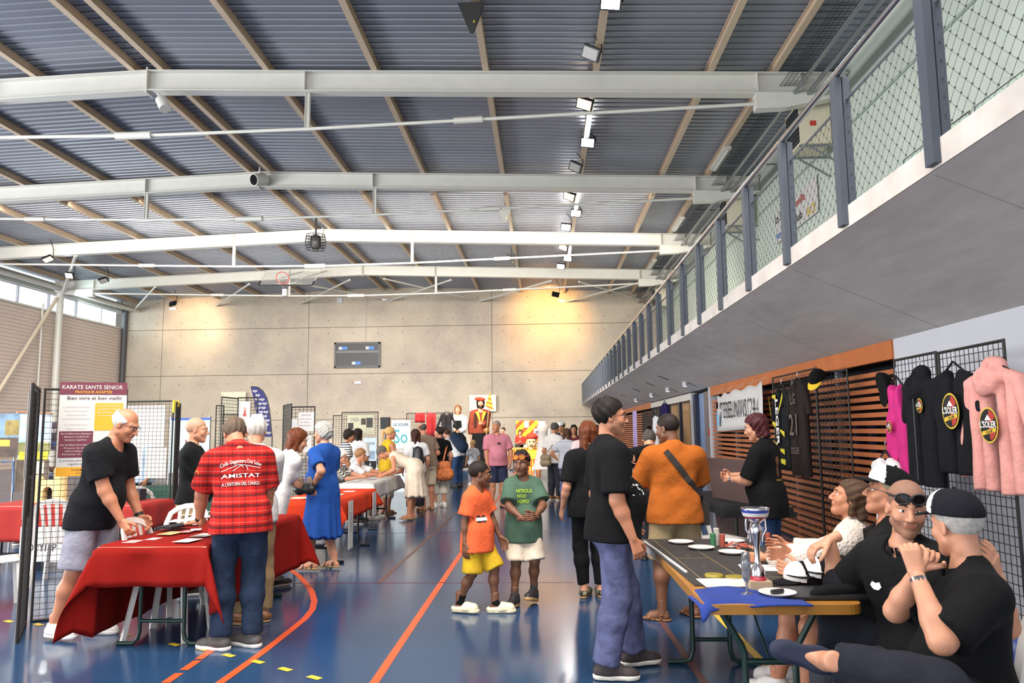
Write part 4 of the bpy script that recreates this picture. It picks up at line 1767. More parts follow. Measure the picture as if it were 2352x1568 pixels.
# plaid for the red shirt
m, nt, b = nodes_of('cloth_red_plaid', 0.9)
b.inputs['Specular IOR Level'].default_value = 0.15
co, s_ = xyz(nt)
zf = mnode(nt, 'FRACT', mnode(nt, 'ADD', mnode(nt, 'DIVIDE', s_[2], 0.074), 50.0))
xf_ = mnode(nt, 'FRACT', mnode(nt, 'ADD', mnode(nt, 'DIVIDE', s_[0], 0.085), 50.0))


def inr(v, a, b_):
    return mnode(nt, 'MULTIPLY', mnode(nt, 'GREATER_THAN', v, a), mnode(nt, 'LESS_THAN', v, b_))


c = mixc(nt, mnode(nt, 'MULTIPLY', inr(zf, 0.0, 0.34), 0.62), hx('#b8241f'), hx('#521519'))
c = mixc(nt, mnode(nt, 'MULTIPLY', inr(xf_, 0.0, 0.22), 0.30), c, hx('#4a1a1e'))
c = mixc(nt, mnode(nt, 'MULTIPLY', inr(zf, 0.05, 0.11), 0.85), c, hx('#26181c'))
c = mixc(nt, mnode(nt, 'MULTIPLY', inr(zf, 0.20, 0.25), 0.85), c, hx('#26181c'))
c = mixc(nt, mnode(nt, 'MULTIPLY', inr(zf, 0.55, 0.585), 0.35), c, hx('#d8b9a8'))
c = mixc(nt, mnode(nt, 'MULTIPLY', inr(xf_, 0.10, 0.14), 0.55), c, hx('#30181c'))
c = mixc(nt, mnode(nt, 'MULTIPLY', inr(xf_, 0.60, 0.63), 0.15), c, hx('#d8a088'))
nt.links.new(c, b.inputs['Base Color'])
c_plaid = m
m_print_w = mat('print_white', '#e6e0da', 0.8, var=0.05)
m_print_r = mat('print_red', '#b23a30', 0.8)
m_print_k = mat('print_black', '#1b191a', 0.8)
m_print_g = mat('print_green', '#a9c531', 0.8)
m_print_y = mat('print_yellow', '#d7b53a', 0.8)
m_print_o = mat('print_tiger_orange', '#8a5a34', 0.8)
c_stripe = stripe_mat('cloth_navy_stripes', '#e2dede', '#1e2233', 0.045, 0.55)
c_stripe2 = stripe_mat('cloth_fine_stripes', '#d6d4d8', '#4a5068', 0.030, 0.6)
c_zig = stripe_mat('cloth_black_white_pattern', '#bdb6ae', '#2b2a2b', 0.022, 0.5, diag=(0, 0.7, 2, 0.7))

# 1 old man in black tee leaning on the chair
p = Fig((-3.63, 6.1), -97, h=1.84, lean=17, skin='ruddy', w=1.05, belly=0.05, rf=(0.11, -0.20, 0.08), lf=(-0.10, -0.02, 0.08), rfy=-8, lfy=6,
        rh=ay(283, 1206, 5.97), lh=ay(322, 1187, 6.32), rpole=(0.4, -1, 0), lpole=(-0.4, -1, 0), head=(8, -24, 0), rcurl=0.7, lcurl=0.5, rhd=(0, 0.5, -0.8), lhd=(0, 0.75, -0.6), seed=2, **NEAR,
        label='elderly person in black tee and grey shorts leaning on a chair beside the red table')
p.shirt(c_black2, sleeve=0.68, hem=-0.13, e=0.02, loose=0.02, vox=0.012)
p.trousers(c_greyshort, fr=0.92, e=0.024, flare=0.035, name='shorts')
p.shoes(s_white, s_white)
p.hair('balding', h_white)
p.face('#4b4a44', '#b9b0a5')
p.glasses(m_specs, 0.022)
p.band(-1, 0.86, 0.95, 0.034, m_watch, 'wristwatch')

# 2 bald man in black polo behind the table
p = Fig(floorpt(446, 7.7), -72, h=1.74, skin='fair', w=1.25, belly=0.09, rh=(-0.02, 0.30, 1.10), lh=(0.05, 0.28, 1.16), rpole=(1, -0.3, -0.6), lpole=(-1, -0.3, -0.6), head=(0, -4, 0), **NEAR, seed=3,
        label='bald person in black polo and khaki trousers standing behind the red table')
p.shirt(c_black, sleeve=0.8, hem=-0.04, e=0.018)
p.collar(c_black)
p.trousers(c_khaki, e=0.016)
p.shoes(s_dark, s_sole)
p.face('#38404a', '#c0a890')
p.hair('shaved', mat('hair_faint', '#b98e74', 0.6))

# 3 man in red plaid shirt, back to the camera
p = Fig((-2.30, 5.80), 28, h=1.76, skin='ruddy', w=1.10, lean=13, side=-3, head=(8, -42, 0), rh=(0.20, 0.20, 0.86), lh=az(452, 1226, 0.80), lpole=(-1, -0.4, 0.1), rpole=(0.9, -0.7, 0),
        rf=(0.10, -0.02, 0.08), lf=(-0.12, 0.0, 0.08), rfy=38, lfy=46, lhd=(-0.45, 0.8, -0.12), lpalm=(0, 0, -1), lcurl=0.08, **NEAR, seed=4,
        label='person in red plaid polo with white lettering, leaning one hand on the red table')
p.shirt(c_plaid, sleeve=0.82, hem=-0.10, e=0.024, loose=0.03, flare=0.022, vox=0.011, rip=0.005)
p.collar(c_black)
p.trousers(c_denim, e=0.018, flare=0.02, fr=1.96, rip=0.006)
p.shoes(s_grey, s_white)
p.hair('short', mat('hair_grey_brown', '#5d4a3b', 0.7, var=0.3, scale=70), (1.0, 1.0, 0.98))
p.band(-1, 0.84, 0.93, 0.034, m_watch, 'wristband')
it = [(*txt2('Colla Gegantera Del Soler', 0, 0.115, 0.030, 0.30, 0.004, arc=1.6), 0),
      (*txt2('AMISTAT', 0, 0.005, 0.030, 0.28, 0.012, arc=0.25), 0),
      (*txt2('A L\'ENTORN DEL CANIGO', 0, -0.055, 0.026, 0.27, 0.003, arc=0.25), 0)]
for a_, b_ in [((-0.14, 0.04), (-0.02, 0.088)), ((-0.02, 0.088), (0.03, 0.083)), ((0.03, 0.083), (0.14, 0.058)), ((-0.06, 0.043), (0.0, 0.083)), ((0.05, 0.043), (0.035, 0.083)), ((0.0, 0.083), (0.015, 0.065))]:
    d = (Vector(b_) - Vector(a_)).normalized()
    n = Vector((-d.y, d.x)) * 0.0022
    it.append(([(a_[0] + n.x, a_[1] + n.y), (a_[0] - n.x, a_[1] - n.y), (b_[0] - n.x, b_[1] - n.y), (b_[0] + n.x, b_[1] + n.y)], [(0, 1, 2, 3)], 0))
cc = (p.tp(0, -0.1, 0.30))
p.print(it, cc, (0, 0, 1), (0.1, -1, 0.15), [m_print_w])
lg = [(*quad2(-0.03, -0.012, 0.03, 0.0), 1), (*txt2('IRIS', 0, -0.02, 0.012, 0.05), 1)]
arcp = [(0.034 * math.cos(t), 0.034 * math.sin(t)) for t in np.linspace(0.1, PI - 0.1, 9)]
lg.append((arcp + [(x * 0.65, y * 0.65) for x, y in reversed(arcp)], [tuple([i, i + 1, 16 - i, 17 - i]) for i in range(8)], 0))
p.print(lg[2:], (np.array(p.sh[-1]) + (np.array(p.el[-1]) - p.sh[-1]) * 0.42), (0, 0, 1), (-0.9, -0.5, 0.1), [mat('print_orange', '#d97a2b', 0.8), m_print_r], name='sleeve_print')

# 4 white-haired man in khaki trousers behind him
p = Fig(floorpt(588, 6.55), 30, h=1.72, skin='fair', head=(-8, -12, 0), rh=(0.12, 0.30, 0.95), lh=(-0.12, 0.32, 0.95), **NEAR, seed=5, rfy=25, lfy=40,
        label='white-haired person in khaki trousers standing close behind the plaid shirt')
p.shirt(fab('pale_grey', '#c9c6c4'), sleeve=0.8)
p.trousers(fab('khaki_brown', '#8b7355', var=0.15), e=0.018, flare=0.018, fr=1.96)
p.shoes(s_tan, s_cork, 'flat')
p.hair('short', h_white)

# 5 auburn-haired woman in white top
p = Fig(floorpt(628, 8.1), -48, h=1.66, fem=True, skin='fair', lean=24, head=(-8, -18, 0), rh=ay(668, 1138, 8.75), lh=ay(662, 1122, 9.0), rhd=(0.1, 0.9, -0.3), **NEAR, seed=6,
        label='auburn-haired person in white top bending over the orange table')
p.shirt(c_white, sleeve=0.55, hem=-0.26, e=0.02, loose=0.035)
p.trousers(c_beige, e=0.014)
p.shoes(s_dark, s_sole, 'flat')
p.hair('bob', h_aub)
p.face('#3c2c20', '#5a3522')

# 6 woman in royal blue dress
p = Fig((-2.60, 9.0), 72, h=1.69, fem=True, w=1.22, belly=0.05, skin='fair', rh=(0.10, 0.22, 1.0), lh=(-0.235, -0.02, 0.97), lpole=(-0.5, -1, 0.1), head=(4, -2, 0), lfy=14, rfy=4, lf=(-0.10, 0.06, 0.10), rf=(0.10, -0.10, 0.10),
        lhd=(0.1, -0.1, -1), **NEAR, seed=7, label='grey-haired person in long royal blue dress with a black shoulder bag')
p.dress(c_blue, length=0.52, flare=0.075, sleeve=0.7, e=0.02)
p.shoes(s_dark, s_cork, 'sandal')
p.hair('fluffy', h_grey, (0.95, 0.97, 0.97))
p.face('#59636a', '#8d8680')
p.glasses(m_greym, 0.02)
p.band(-1, 0.84, 0.94, 0.030, m_watch, 'wristwatch')
P6 = p

# 7..10 group behind the white table
p = Fig(floorpt(787, 15.0), -60, h=1.62, fem=True, skin='tan', lean=10, head=(-14, -14, 0), **MID, seed=8, label='curly dark-haired person in navy striped top with glasses')
p.shirt(c_stripe, sleeve=0.8)
p.trousers(c_char)
p.shoes(s_dark, s_sole, 'flat')
p.hair('curly', h_dark)
p.glasses(m_specs, 0.022)
p.face()
p = Fig(floorpt(822, 15.7), -25, h=1.63, fem=True, w=1.2, skin='tan', head=(-8, 0, 0), **MID, seed=9, label='dark bob-haired person in plain white shirt, back turned, behind the white table')
p.shirt(c_white, sleeve=0.9, e=0.026, loose=0.03)
p.trousers(c_char)
p.shoes(s_dark, s_sole, 'flat')
p.hair('bob', h_dark)
SEATED = dict(hip=(0, -0.12, 0.53))
p = Fig(floorpt(783, 13.5), -92, h=1.58, fem=True, w=1.1, skin='fair', lean=12, rf=(0.12, 0.30, 0.08), lf=(-0.12, 0.30, 0.08), rh=(0.10, 0.38, 0.80), lh=(-0.05, 0.42, 0.80), head=(0, -10, 0), **SEATED, **MID, seed=10,
        label='seated grey-haired person in black and white patterned top at the white table')
p.shirt(c_zig, sleeve=0.9)
p.trousers(c_char)
p.shoes(s_dark, s_sole, 'flat')
p.hair('fluffy', h_white)
p.glasses(m_specs, 0.02)
p = Fig(floorpt(825, 14.2), -100, h=1.58, fem=True, w=1.15, skin='ruddy', lean=14, rf=(0.12, 0.30, 0.08), lf=(-0.12, 0.30, 0.08), rh=(0.08, 0.42, 0.80), lh=(-0.08, 0.48, 0.82), head=(0, -8, 0), **SEATED, **MID, seed=11,
        label='seated light brown-haired person in white shirt with glasses at the white table')
p.shirt(c_white, sleeve=0.9)
p.trousers(c_beige)
p.shoes(s_white, s_sole, 'flat')
p.hair('short', mat('hair_light_brown', '#8d6238', 0.6, var=0.25, scale=60), (1.08, 1.08, 1.08))
p.glasses(m_specs, 0.02)
p.face()
# 11 blond in yellow
p = Fig(floorpt(888, 15.1), -55, h=1.66, fem=True, skin='ruddy', w=1.1, lean=6, rh=(0.15, 0.34, 0.98), head=(-18, -4, 0), **MID, seed=12, label='blond ponytailed person in mustard yellow vest at the white table')
p.shirt(c_yellow, sleeve=0.0, tank=True, hem=-0.14)
p.trousers(c_beige, fr=1.35)
p.shoes(s_tan, s_cork, 'sandal')
p.hair('pony', h_blond, (1.05, 1.05, 1.05))
p.face()
# 12 beige dress bending
p = Fig(floorpt(944, 13.95), 82, h=1.68, fem=True, w=1.05, skin='ruddy', lean=62, rh=ay(893, 1090, 14.2), lh=ay(878, 1092, 13.7), head=(10, -62, 0), **MID, seed=13, hip=(0, -0.10, 0.92), lfy=10, rfy=0, headoff=(0, 0.03, -0.02),
        label='short-haired person in sleeveless beige dress bending low over the white table')
p.dress(c_cream, length=0.50, flare=0.07, sleeve=0.0)
p.shoes(s_gold, s_cork, 'sandal')
p.hair('short', mat('hair_dark_grey', '#5d554f', 0.7, var=0.3, scale=60, spec=0.22))
# 13..15
p = Fig(floorpt(955, 15.3), 25, h=1.60, fem=True, w=1.1, skin='fair', head=(15, -4, 0), **MID, seed=14, label='brown-haired person in white blouse wearing a small black backpack')
p.shirt(c_white, sleeve=0.7, e=0.024)
p.trousers(fab('dark_pattern_trousers', '#2d2b33', var=0.5), e=0.022, flare=0.03)
p.shoes(s_tan, s_cork, 'flat')
p.hair('long', mat('hair_chestnut', '#3b231b', 0.6, var=0.3, scale=60, spec=0.22))
P13 = p
p = Fig(floorpt(983, 15.75), 48, h=1.78, skin='ruddy', w=1.15, belly=0.05, lean=14, head=(12, -16, 0), rh=(0.20, 0.22, 1.0), **MID, seed=15, rfy=-18, lfy=8, label='balding person in taupe tee and beige cargo shorts with sandals')
p.shirt(c_brown, sleeve=0.75, hem=-0.08, e=0.022)
p.trousers(c_beige, fr=0.98, e=0.026, flare=0.035, name='shorts')
p.shoes(s_tan, s_cork, 'sandal')
p.hair('balding', h_salt)
p.glasses(m_specs, 0.02)
p = Fig(floorpt(1010, 16.2), 30, h=1.66, fem=True, w=1.05, skin='fair', head=(38, 0, 0), **MID, seed=16, label='dark-haired person in black top and white cropped trousers beside an orange tote')
p.shirt(c_black, sleeve=0.6)
p.trousers(fab('off_white', '#cfc8bb'), fr=1.5, e=0.02, flare=0.02)
p.shoes(s_white, s_sole)
p.hair('bun', h_dark)
P15 = p
# 16..20 middle distance
p = Fig(floorpt(1052, 21.8), 62, h=1.76, skin='fair', lean=38, head=(0, -20, 0), rh=(0.1, 0.4, 0.9), lh=(-0.1, 0.4, 0.9), **FAR, seed=17, label='person in white shirt and jeans bending forward under a navy backpack')
p.shirt(c_white, sleeve=0.8)
p.trousers(c_jean2, e=0.02)
p.shoes(s_dark, s_dark)
p.hair('short', h_brown)
P16 = p
p = Fig(floorpt(1086, 22.4), 20, h=1.24, skin='fair', head=(0, 0, 0), **FAR, seed=18, label='blond child in white patterned top near the giant figures')
p.shirt(fab('white_navy_print', '#c6c6cc', var=0.5), sleeve=0.7)
p.trousers(fab('grey_trousers', '#8c8a90'))
p.shoes(s_white, s_sole)
p.hair('short', h_blond)
p = Fig(floorpt(1141, 16.1), 200, h=1.79, skin='ruddy', w=1.16, belly=0.07, head=(-48, 4, 0), rh=(0.24, 0.10, 0.88), lh=(-0.25, 0.12, 0.90), lpole=(-1, -0.4, 0), rcurl=0.8, lcurl=0.8, **MID, seed=19, rfy=-12, lfy=10,
        label='person in pink polo and navy shorts, sunglasses hooked at the collar')
p.shirt(c_pink, sleeve=0.8, hem=-0.10, e=0.022, loose=0.03)
p.collar(c_pink)
p.trousers(c_navy, fr=0.95, e=0.022, flare=0.028, name='shorts')
p.shoes(s_tan, s_dark, 'sandal')
p.hair('crop', mat('hair_grey_crop', '#8c7d70', 0.7, var=0.25, scale=80))
p.face('#4a4640', '#7d6a5a')
mb = MB()
for sx in (-1, 1):
    mb.ball(tuple(p.tp(sx * 0.02, 0.155, 0.36) + np.array((0, 0, -0.0))), (0.018, 0.006, 0.024), 10)
o = mb.build('hooked_sunglasses', m_dlens, None)
o.parent = p.o
p = Fig(floorpt(1156, 31.0), 150, h=1.70, fem=True, skin='fair', **FAR, seed=20, label='person in red top standing far back beside the red and yellow flag')
p.shirt(c_red, sleeve=0.9)
p.trousers(c_char)
p.shoes(s_dark, s_dark, 'flat')
p.hair('short', h_dark)
p = Fig(floorpt(1195, 32.6), 178, h=1.58, fem=True, skin='fair', rh=(0.05, 0.26, 1.08), lh=(-0.05, 0.26, 1.08), **FAR, seed=21, label='person in red top with dark scarf standing behind the striped table')
p.shirt(c_red, sleeve=0.9)
p.trousers(c_char)
p.shoes(s_dark, s_dark, 'flat')
p.hair('fluffy', h_brown)
# 21..25 group right of the aisle
p = Fig(floorpt(1272, 17.6), -35, h=1.74, skin='tan', head=(-10, -10, 0), **MID, seed=22, label='grey-haired person in white tee and charcoal trousers with a shoulder bag')
p.shirt(fab('off_white_tee', '#cfc9c2'), sleeve=0.75)
p.trousers(c_char, e=0.02)
p.shoes(s_tan, s_sole)
p.hair('short', h_salt)
P21 = p
p = Fig(floorpt(1301, 16.4), -12, h=1.60, fem=True, skin='tan', rh=(0.20, 0.02, 0.92), lh=(-0.17, -0.02, 0.93), lpole=(-1, -0.5, 0), head=(-8, -4, 0), **MID, seed=23, label='brown-haired person in fine-striped top, hand on hip')
p.shirt(c_stripe2, sleeve=0.7)
p.trousers(c_jean)
p.shoes(s_white, s_sole)
p.hair('bob', h_brown, (1, 1, 0.9))
p = Fig(floorpt(1293, 20.5), 150, h=1.80, skin='tan', head=(-30, -14, 0), **FAR, seed=24, label='tall person wearing a white and yellow cap in the crowd')
p.shirt(c_navy, sleeve=0.75)
p.trousers(c_char)
p.shoes(s_dark, s_dark)
p.hair('short', h_brown)
p.cap(c_white, brim=mat('cap_yellow', '#d9b51f', 0.7), back=True)
p = Fig(floorpt(1318, 19.6), 178, h=1.70, fem=True, skin='tan', **FAR, seed=25, label='person with long dark hair and maroon top facing out of the crowd')
p.shirt(fab('maroon', '#571f2b'), sleeve=0.8)
p.trousers(c_char)
p.shoes(s_dark, s_dark, 'flat')
p.hair('long', h_dark)
p = Fig(floorpt(1343, 14.8), 5, h=1.64, skin='fair', w=1.1, head=(0, -8, 0), **MID, seed=26, label='short grey-haired person in pale pink shirt in the crowd')
p.shirt(fab('pale_pink', '#c9b3b3'), sleeve=0.8)
p.trousers(c_char)
p.shoes(s_dark, s_dark)
p.hair('crop', h_white)
p = Fig(floorpt(1368, 18.5), 30, h=1.68, fem=True, skin='tan', **FAR, seed=27, label='brown-haired person in grey top at the back of the crowd')
p.shirt(fab('mid_grey', '#77757a'), sleeve=0.8)
p.trousers(c_char)
p.shoes(s_dark, s_dark, 'flat')
p.hair('bob', h_brown)

# 27 boy in orange
p = Fig((-0.60, 6.88), -118, h=1.26, w=0.88, skin='brown', hip=(0, 0, 0.672), head=(38, -3, 0), rh=(0.17, -0.03, 0.54), lh=(-0.16, 0.16, 0.60), rf=(0.06, -0.15, 0.085), lf=(-0.08, 0.13, 0.08), rfy=12, lfy=30, **NEAR, seed=28,
        label='child in bright orange tee and yellow shorts walking in cream clogs')
p.shirt(c_brorange, sleeve=0.75, hem=-0.20, e=0.022, loose=0.04, vox=0.011, flare=0.02)
p.trousers(c_yellow, fr=1.0, e=0.024, flare=0.025, name='shorts')
p.shoes(s_clog, s_clog, 'clog', 'clog', sock=c_black)
p.hair('crop', h_dark)
p.face('#1c1410', '#1d1512')
cc = p.tp(0.055, 0.07, 0.20)
it = [(*txt2('28', 0, 0.0, 0.055, 0.095, 0.03), 0), (*quad2(-0.055, -0.012, 0.055, 0.014), 1), (*txt2('ORIGINAL', 0, 0.001, 0.013, 0.095, 0.01), 0)]
it[1] = ([(x, y) for x, y in it[1][0]], it[1][1], 1)
p.print([it[0]], cc, (0, 0, 1), (0.5, 1, 0), [m_print_k, m_print_w], off=0.005)
p.print([it[1]], cc, (0, 0, 1), (0.5, 1, 0), [m_print_k, m_print_w], off=0.007)
# 28 boy in green
p = Fig((-0.20, 7.2), 192, h=1.33, w=0.9, skin='brown', head=(-26, -6, 0), rh=(0.05, 0.24, 0.80), lh=(-0.06, 0.25, 0.81), rpole=(1, -0.4, -0.3), lpole=(-1, -0.4, -0.3), rcurl=0.7, lcurl=0.6, rpalm=(-1, 0.2, 0), lpalm=(1, 0.2, 0), rhd=(-0.6, 0.7, 0.1), lhd=(0.6, 0.7, 0.1),
        rf=(0.10, 0.06, 0.08), lf=(-0.09, -0.02, 0.10), rfy=-28, lfy=-30, lfp=14, **NEAR, seed=29, label='child in dark green tee with lime lettering and beige shorts')
p.shirt(c_green, sleeve=0.78, hem=-0.22, e=0.024, loose=0.04, vox=0.011, flare=0.02)
p.trousers(c_cream, fr=0.98, e=0.026, flare=0.03, name='shorts')
p.shoes(s_dark, s_cork, sock=mat('cloth_sock_grey', '#3a3838', 0.9))
p.hair('short', h_dark)
p.face('#1c1410', '#1d1512')
mr = mat('goggle_red', '#c24a33', 0.4)
p.glasses(mr, 0.027, mat('mirror_lens', '#c8892f', 0.1, metal=0.6, var=0.4, scale=30), up=0.068, th=0.004, y=-0.008)
cc = p.tp(0, 0.09, 0.33)
p.print([(*txt2('NITROLO', -0.01, 0.045, 0.032, 0.145, 0.02), 0), (*txt2('NO//', -0.035, -0.002, 0.032, 0.085, 0.02), 0), (*txt2('NOPPO', -0.02, -0.05, 0.032, 0.115, 0.02), 0)], cc, (0, 0, 1), (0, 1, 0.1), [m_print_g])

# 29 person in black behind the tall man
p = Fig((0.43, 7.5), 22, h=1.64, fem=True, w=1.12, skin='fair', head=(-10, 0, 0), lh=(-0.25, 0.08, 0.83), rh=(0.2, 0.2, 0.9), lf=(-0.06, 0.03, 0.08), rfy=-20, lfy=-40, **NEAR, seed=30,
        label='person in black tee and black trousers wearing striped canvas shoes')
p.shirt(c_black, sleeve=0.85, hem=-0.14, e=0.024, loose=0.03)
p.trousers(c_black, e=0.016, flare=0.0, fr=1.9, kw=0.0)
p.shoes(stripe_mat('shoe_stripes', '#2b2a28', '#8f8a6a', 0.035, 0.7, axis=1), s_cork, 'flat')
p.hair('long', h_aub)

# 30 tall man in black tee and jeans
p = Fig((0.44, 5.25), -80, h=1.79, skin='ruddy', w=1.14, belly=0.08, head=(-6, 0, 0), rh=(0.26, 0.075, 0.885), lh=(-0.20, 0.15, 0.95), rpole=(0.25, -1, 0), rf=az(1392, 1530, 0.08), lf=az(1452, 1502, 0.08), rfy=-14, lfy=8, rcurl=0.55, rpalm=(-1, -0.1, 0), **NEAR, seed=31,
        label='tall person in black tee and faded jeans standing beside the wooden table')
p.shirt(c_black, sleeve=0.86, hem=-0.10, e=0.026, loose=0.04, flare=0.02, vox=0.011, rip=0.005)
p.trousers(c_jean, e=0.022, flare=0.028, fr=1.97, kw=0.012, rip=0.007, vox=0.012)
p.shoes(mat('shoe_suede_brown', '#3b3030', 0.7), s_sole)
p.hair('short', mat('hair_black_brown', '#1d1613', 0.6, var=0.3, scale=60, spec=0.22), (0.99, 0.98, 1.05))
p.beard(h_stub)
p.face('#2a1d14', '#1d1613')
p.glasses(mat('glasses_brown', '#4a3a2c', 0.4), 0.02)
rs = random.Random(5)
it = []
for k in range(34):
    x, y = rs.uniform(-0.06, 0.06), rs.uniform(-0.10, 0.11)
    w_, h_ = rs.uniform(0.004, 0.018), rs.uniform(0.003, 0.014)
    a = rs.uniform(0, PI)
    q = [(x + w_ * math.cos(a + t) * (1 if i % 2 else 0.4), y + h_ * math.sin(a + t)) for i, t in enumerate((0, 1.57, 3.14, 4.71))]
    it.append((q, [(0, 1, 2, 3)], 0 if k % 3 else 1))
p.print(it, p.tp(0.10, 0.10, 0.29), (0, 0, 1), (1.0, 1, 0), [m_print_w, mat('print_leaf', '#6f8a4a', 0.8)])

# 31 person in black jacket bending by the stall
p = Fig(floorpt(1490, 9.6), -8, h=1.66, skin='fair', w=1.25, lean=34, lh=ay(1450, 1052, 9.35), head=(0, -30, 0), **MID, seed=32, label='person in loose black jacket bending by the clothes stall, seen from behind')
p.shirt(c_black, long=1.9, hem=-0.28, e=0.035, loose=0.05)
p.trousers(c_char)
p.shoes(s_dark, s_dark)
p.hair('short', h_salt)

# 32 orange tee with strap bag
p = Fig((1.10, 6.62), 8, h=1.70, skin='brown', w=1.18, belly=0.02, head=(42, -10, 0), rh=(0.14, 0.32, 1.04), lh=(-0.14, 0.32, 1.04), rpole=(1, -0.6, -0.5), lpole=(-1, -0.6, -0.5), lf=(-0.14, 0.0, 0.08), rf=(0.16, 0.08, 0.08), lfy=60, rfy=20, **NEAR, seed=33,
        label='person in burnt orange tee with a dark strap bag, back turned, by the card table')
p.shirt(c_orange, sleeve=0.92, hem=-0.12, e=0.026, loose=0.035, flare=0.02, vox=0.011, rip=0.006)
p.trousers(c_khaki, fr=0.95, e=0.024, flare=0.03, name='shorts')
p.shoes(s_tan, s_tan, 'sandal')
p.hair('crop', h_dark, (1.0, 1.0, 0.99))
P32 = p

# 33 burgundy hair
p = Fig(floorpt(1758, 7.3), 58, h=1.71, fem=True, w=1.16, belly=0.03, skin='fair', lean=4, head=(4, -14, 0), rh=(0.04, 0.36, 1.13), lh=(-0.07, 0.34, 1.10), rpole=(1, -0.6, -0.8), lpole=(-0.7, -0.8, -0.8), lcurl=0.6, rcurl=0.6, **NEAR, seed=34,
        label='person with burgundy bob and black tee with tiger print on the back')
p.shirt(c_black, sleeve=0.92, hem=-0.16, e=0.024, loose=0.03, flare=0.015, vox=0.011)
p.trousers(c_jean2, e=0.016)
p.shoes(s_dark, s_sole)
p.hair('bob', h_burg, (1.03, 1.0, 0.92), (0, -0.003, 0.008))
p.face('#3c2c20', '#4a2a20')
p.band(-1, 0.82, 0.92, 0.030, m_chrome, 'wristwatch')
it = []
rs = random.Random(9)
blob = [(0.045 * math.cos(t) * (1 + 0.18 * math.sin(3 * t)), 0.055 + 0.05 * math.sin(t)) for t in np.linspace(0, 2 * PI, 15)[:-1]]
it.append((blob, [tuple(range(14))], 0))
blob = [(-0.005 + 0.032 * math.cos(t), -0.03 + 0.06 * math.sin(t)) for t in np.linspace(0, 2 * PI, 13)[:-1]]
it.append((blob, [tuple(range(12))], 0))
for k in range(9):
    y = 0.09 - 0.022 * k
    it.append(([(-0.035, y), (0.01, y + 0.006), (0.034, y - 0.002), (0.01, y + 0.001)], [(0, 1, 2, 3)], 1))
it.append((*txt2('TIGER CLUB', 0, -0.115, 0.016, 0.12, 0.01), 2))
p.print(it[:2] + it[-1:], p.tp(0, -0.1, 0.30), (0, 0, 1), (-0.75, -1, 0.05), [m_print_o, m_print_k, m_print_y], off=0.004)
p.print(it[2:-1], p.tp(0, -0.1, 0.30), (0, 0, 1), (-0.75, -1, 0.05), [m_print_o, m_print_k, m_print_y], off=0.006)

# 34..37 seated by the wall
SIT = dict(hip=(0, -0.12, 0.50))
p = Fig(floorpt(1908, 4.75), 62, h=1.64, fem=True, w=1.12, skin='ruddy', lean=6, head=(8, 16, 0), rh=(0.25, 0.34, 0.82), lh=(-0.15, 0.40, 0.80), rf=(0.14, 0.36, 0.08), lf=(-0.14, 0.36, 0.08), **SIT, **NEAR, seed=35,
        label='seated brown-haired person in cream knit sweater gazing up')
p.shirt(fab('cream_knit', '#d6c8bd', bump=0.9, bs=60), long=1.85, e=0.026, vox=0.012)
p.trousers(c_char, fr=0.9, flare=0.02)
p.shoes(s_white, s_sole)
p.hair('bob', mat('hair_mid_brown', '#4a3526', 0.6, var=0.3, scale=60, spec=0.22), (1.0, 1.0, 0.86), (0, -0.006, 0.005))
p.face('#4a3a2a', '#5a4030')
p = Fig(floorpt(1976, 4.38), 70, h=1.80, w=1.15, belly=0.06, skin='ruddy', lean=2, head=(2, 14, 0), rh=(0.15, 0.40, 0.84), lh=(-0.20, 0.34, 0.80), rf=(0.14, 0.36, 0.08), lf=(-0.14, 0.36, 0.08), **SIT, **NEAR, seed=36,
        label='seated person in glasses, black shirt and white-fronted black cap')
p.shirt(c_black, sleeve=0.9, e=0.022, vox=0.012)
p.trousers(c_char, fr=0.95, flare=0.03, e=0.022, name='shorts')
p.shoes(s_white, s_sole)
p.hair('crop', mat('hair_fair_grey', '#8d7a66', 0.7, var=0.2, scale=60))
p.cap(c_black, c_white, c_black)
p.face('#38404a', '#8d7a66')
p.glasses(m_specs, 0.022)
p = Fig(floorpt(2050, 3.62), 118, h=1.80, w=1.16, skin='fair', lean=6, side=3, twist=0, head=(46, -6, -4), rh=ay(1905, 1240, 4.02), lh=ay(2290, 1325, 3.25), rpole=(0.3, -0.2, -1), lpole=(0, -0.5, -1), rhd=(0.35, 0.85, -0.4), rcurl=0.6, rpalm=(0, 0, -1), rf=(0.16, 0.40, 0.08), lf=(-0.14, 0.36, 0.08), **SIT, **NEAR, seed=37,
        label='seated shaven-headed person with sunglasses on forehead, reaching over the caps')
p.shirt(c_black, sleeve=0.85, e=0.022, vox=0.011)
p.collar(c_black)
p.trousers(c_char)
p.shoes(s_dark, s_sole)
p.hair('shaved', mat('hair_shaved', '#8a6350', 0.7, var=0.1))
p.beard(mat('beard_stubble', '#9a6d54', 0.7, var=0.2, scale=120))
p.face('#2a1d14', '#2a1c14')
p.glasses(m_black, 0.027, m_dlens, up=0.056, th=0.005, y=-0.004)
p.print([([(-0.03, 0.0), (-0.018, 0.018), (0.0, 0.012), (0.02, 0.018), (0.028, -0.004), (0.01, -0.02), (-0.014, -0.018)], [(0, 1, 2, 3, 4, 5, 6)], 0)], p.tp(0.085, 0.1, 0.36), (0, 0, 1), (0, 1, 0), [m_print_w], name='chest_badge')
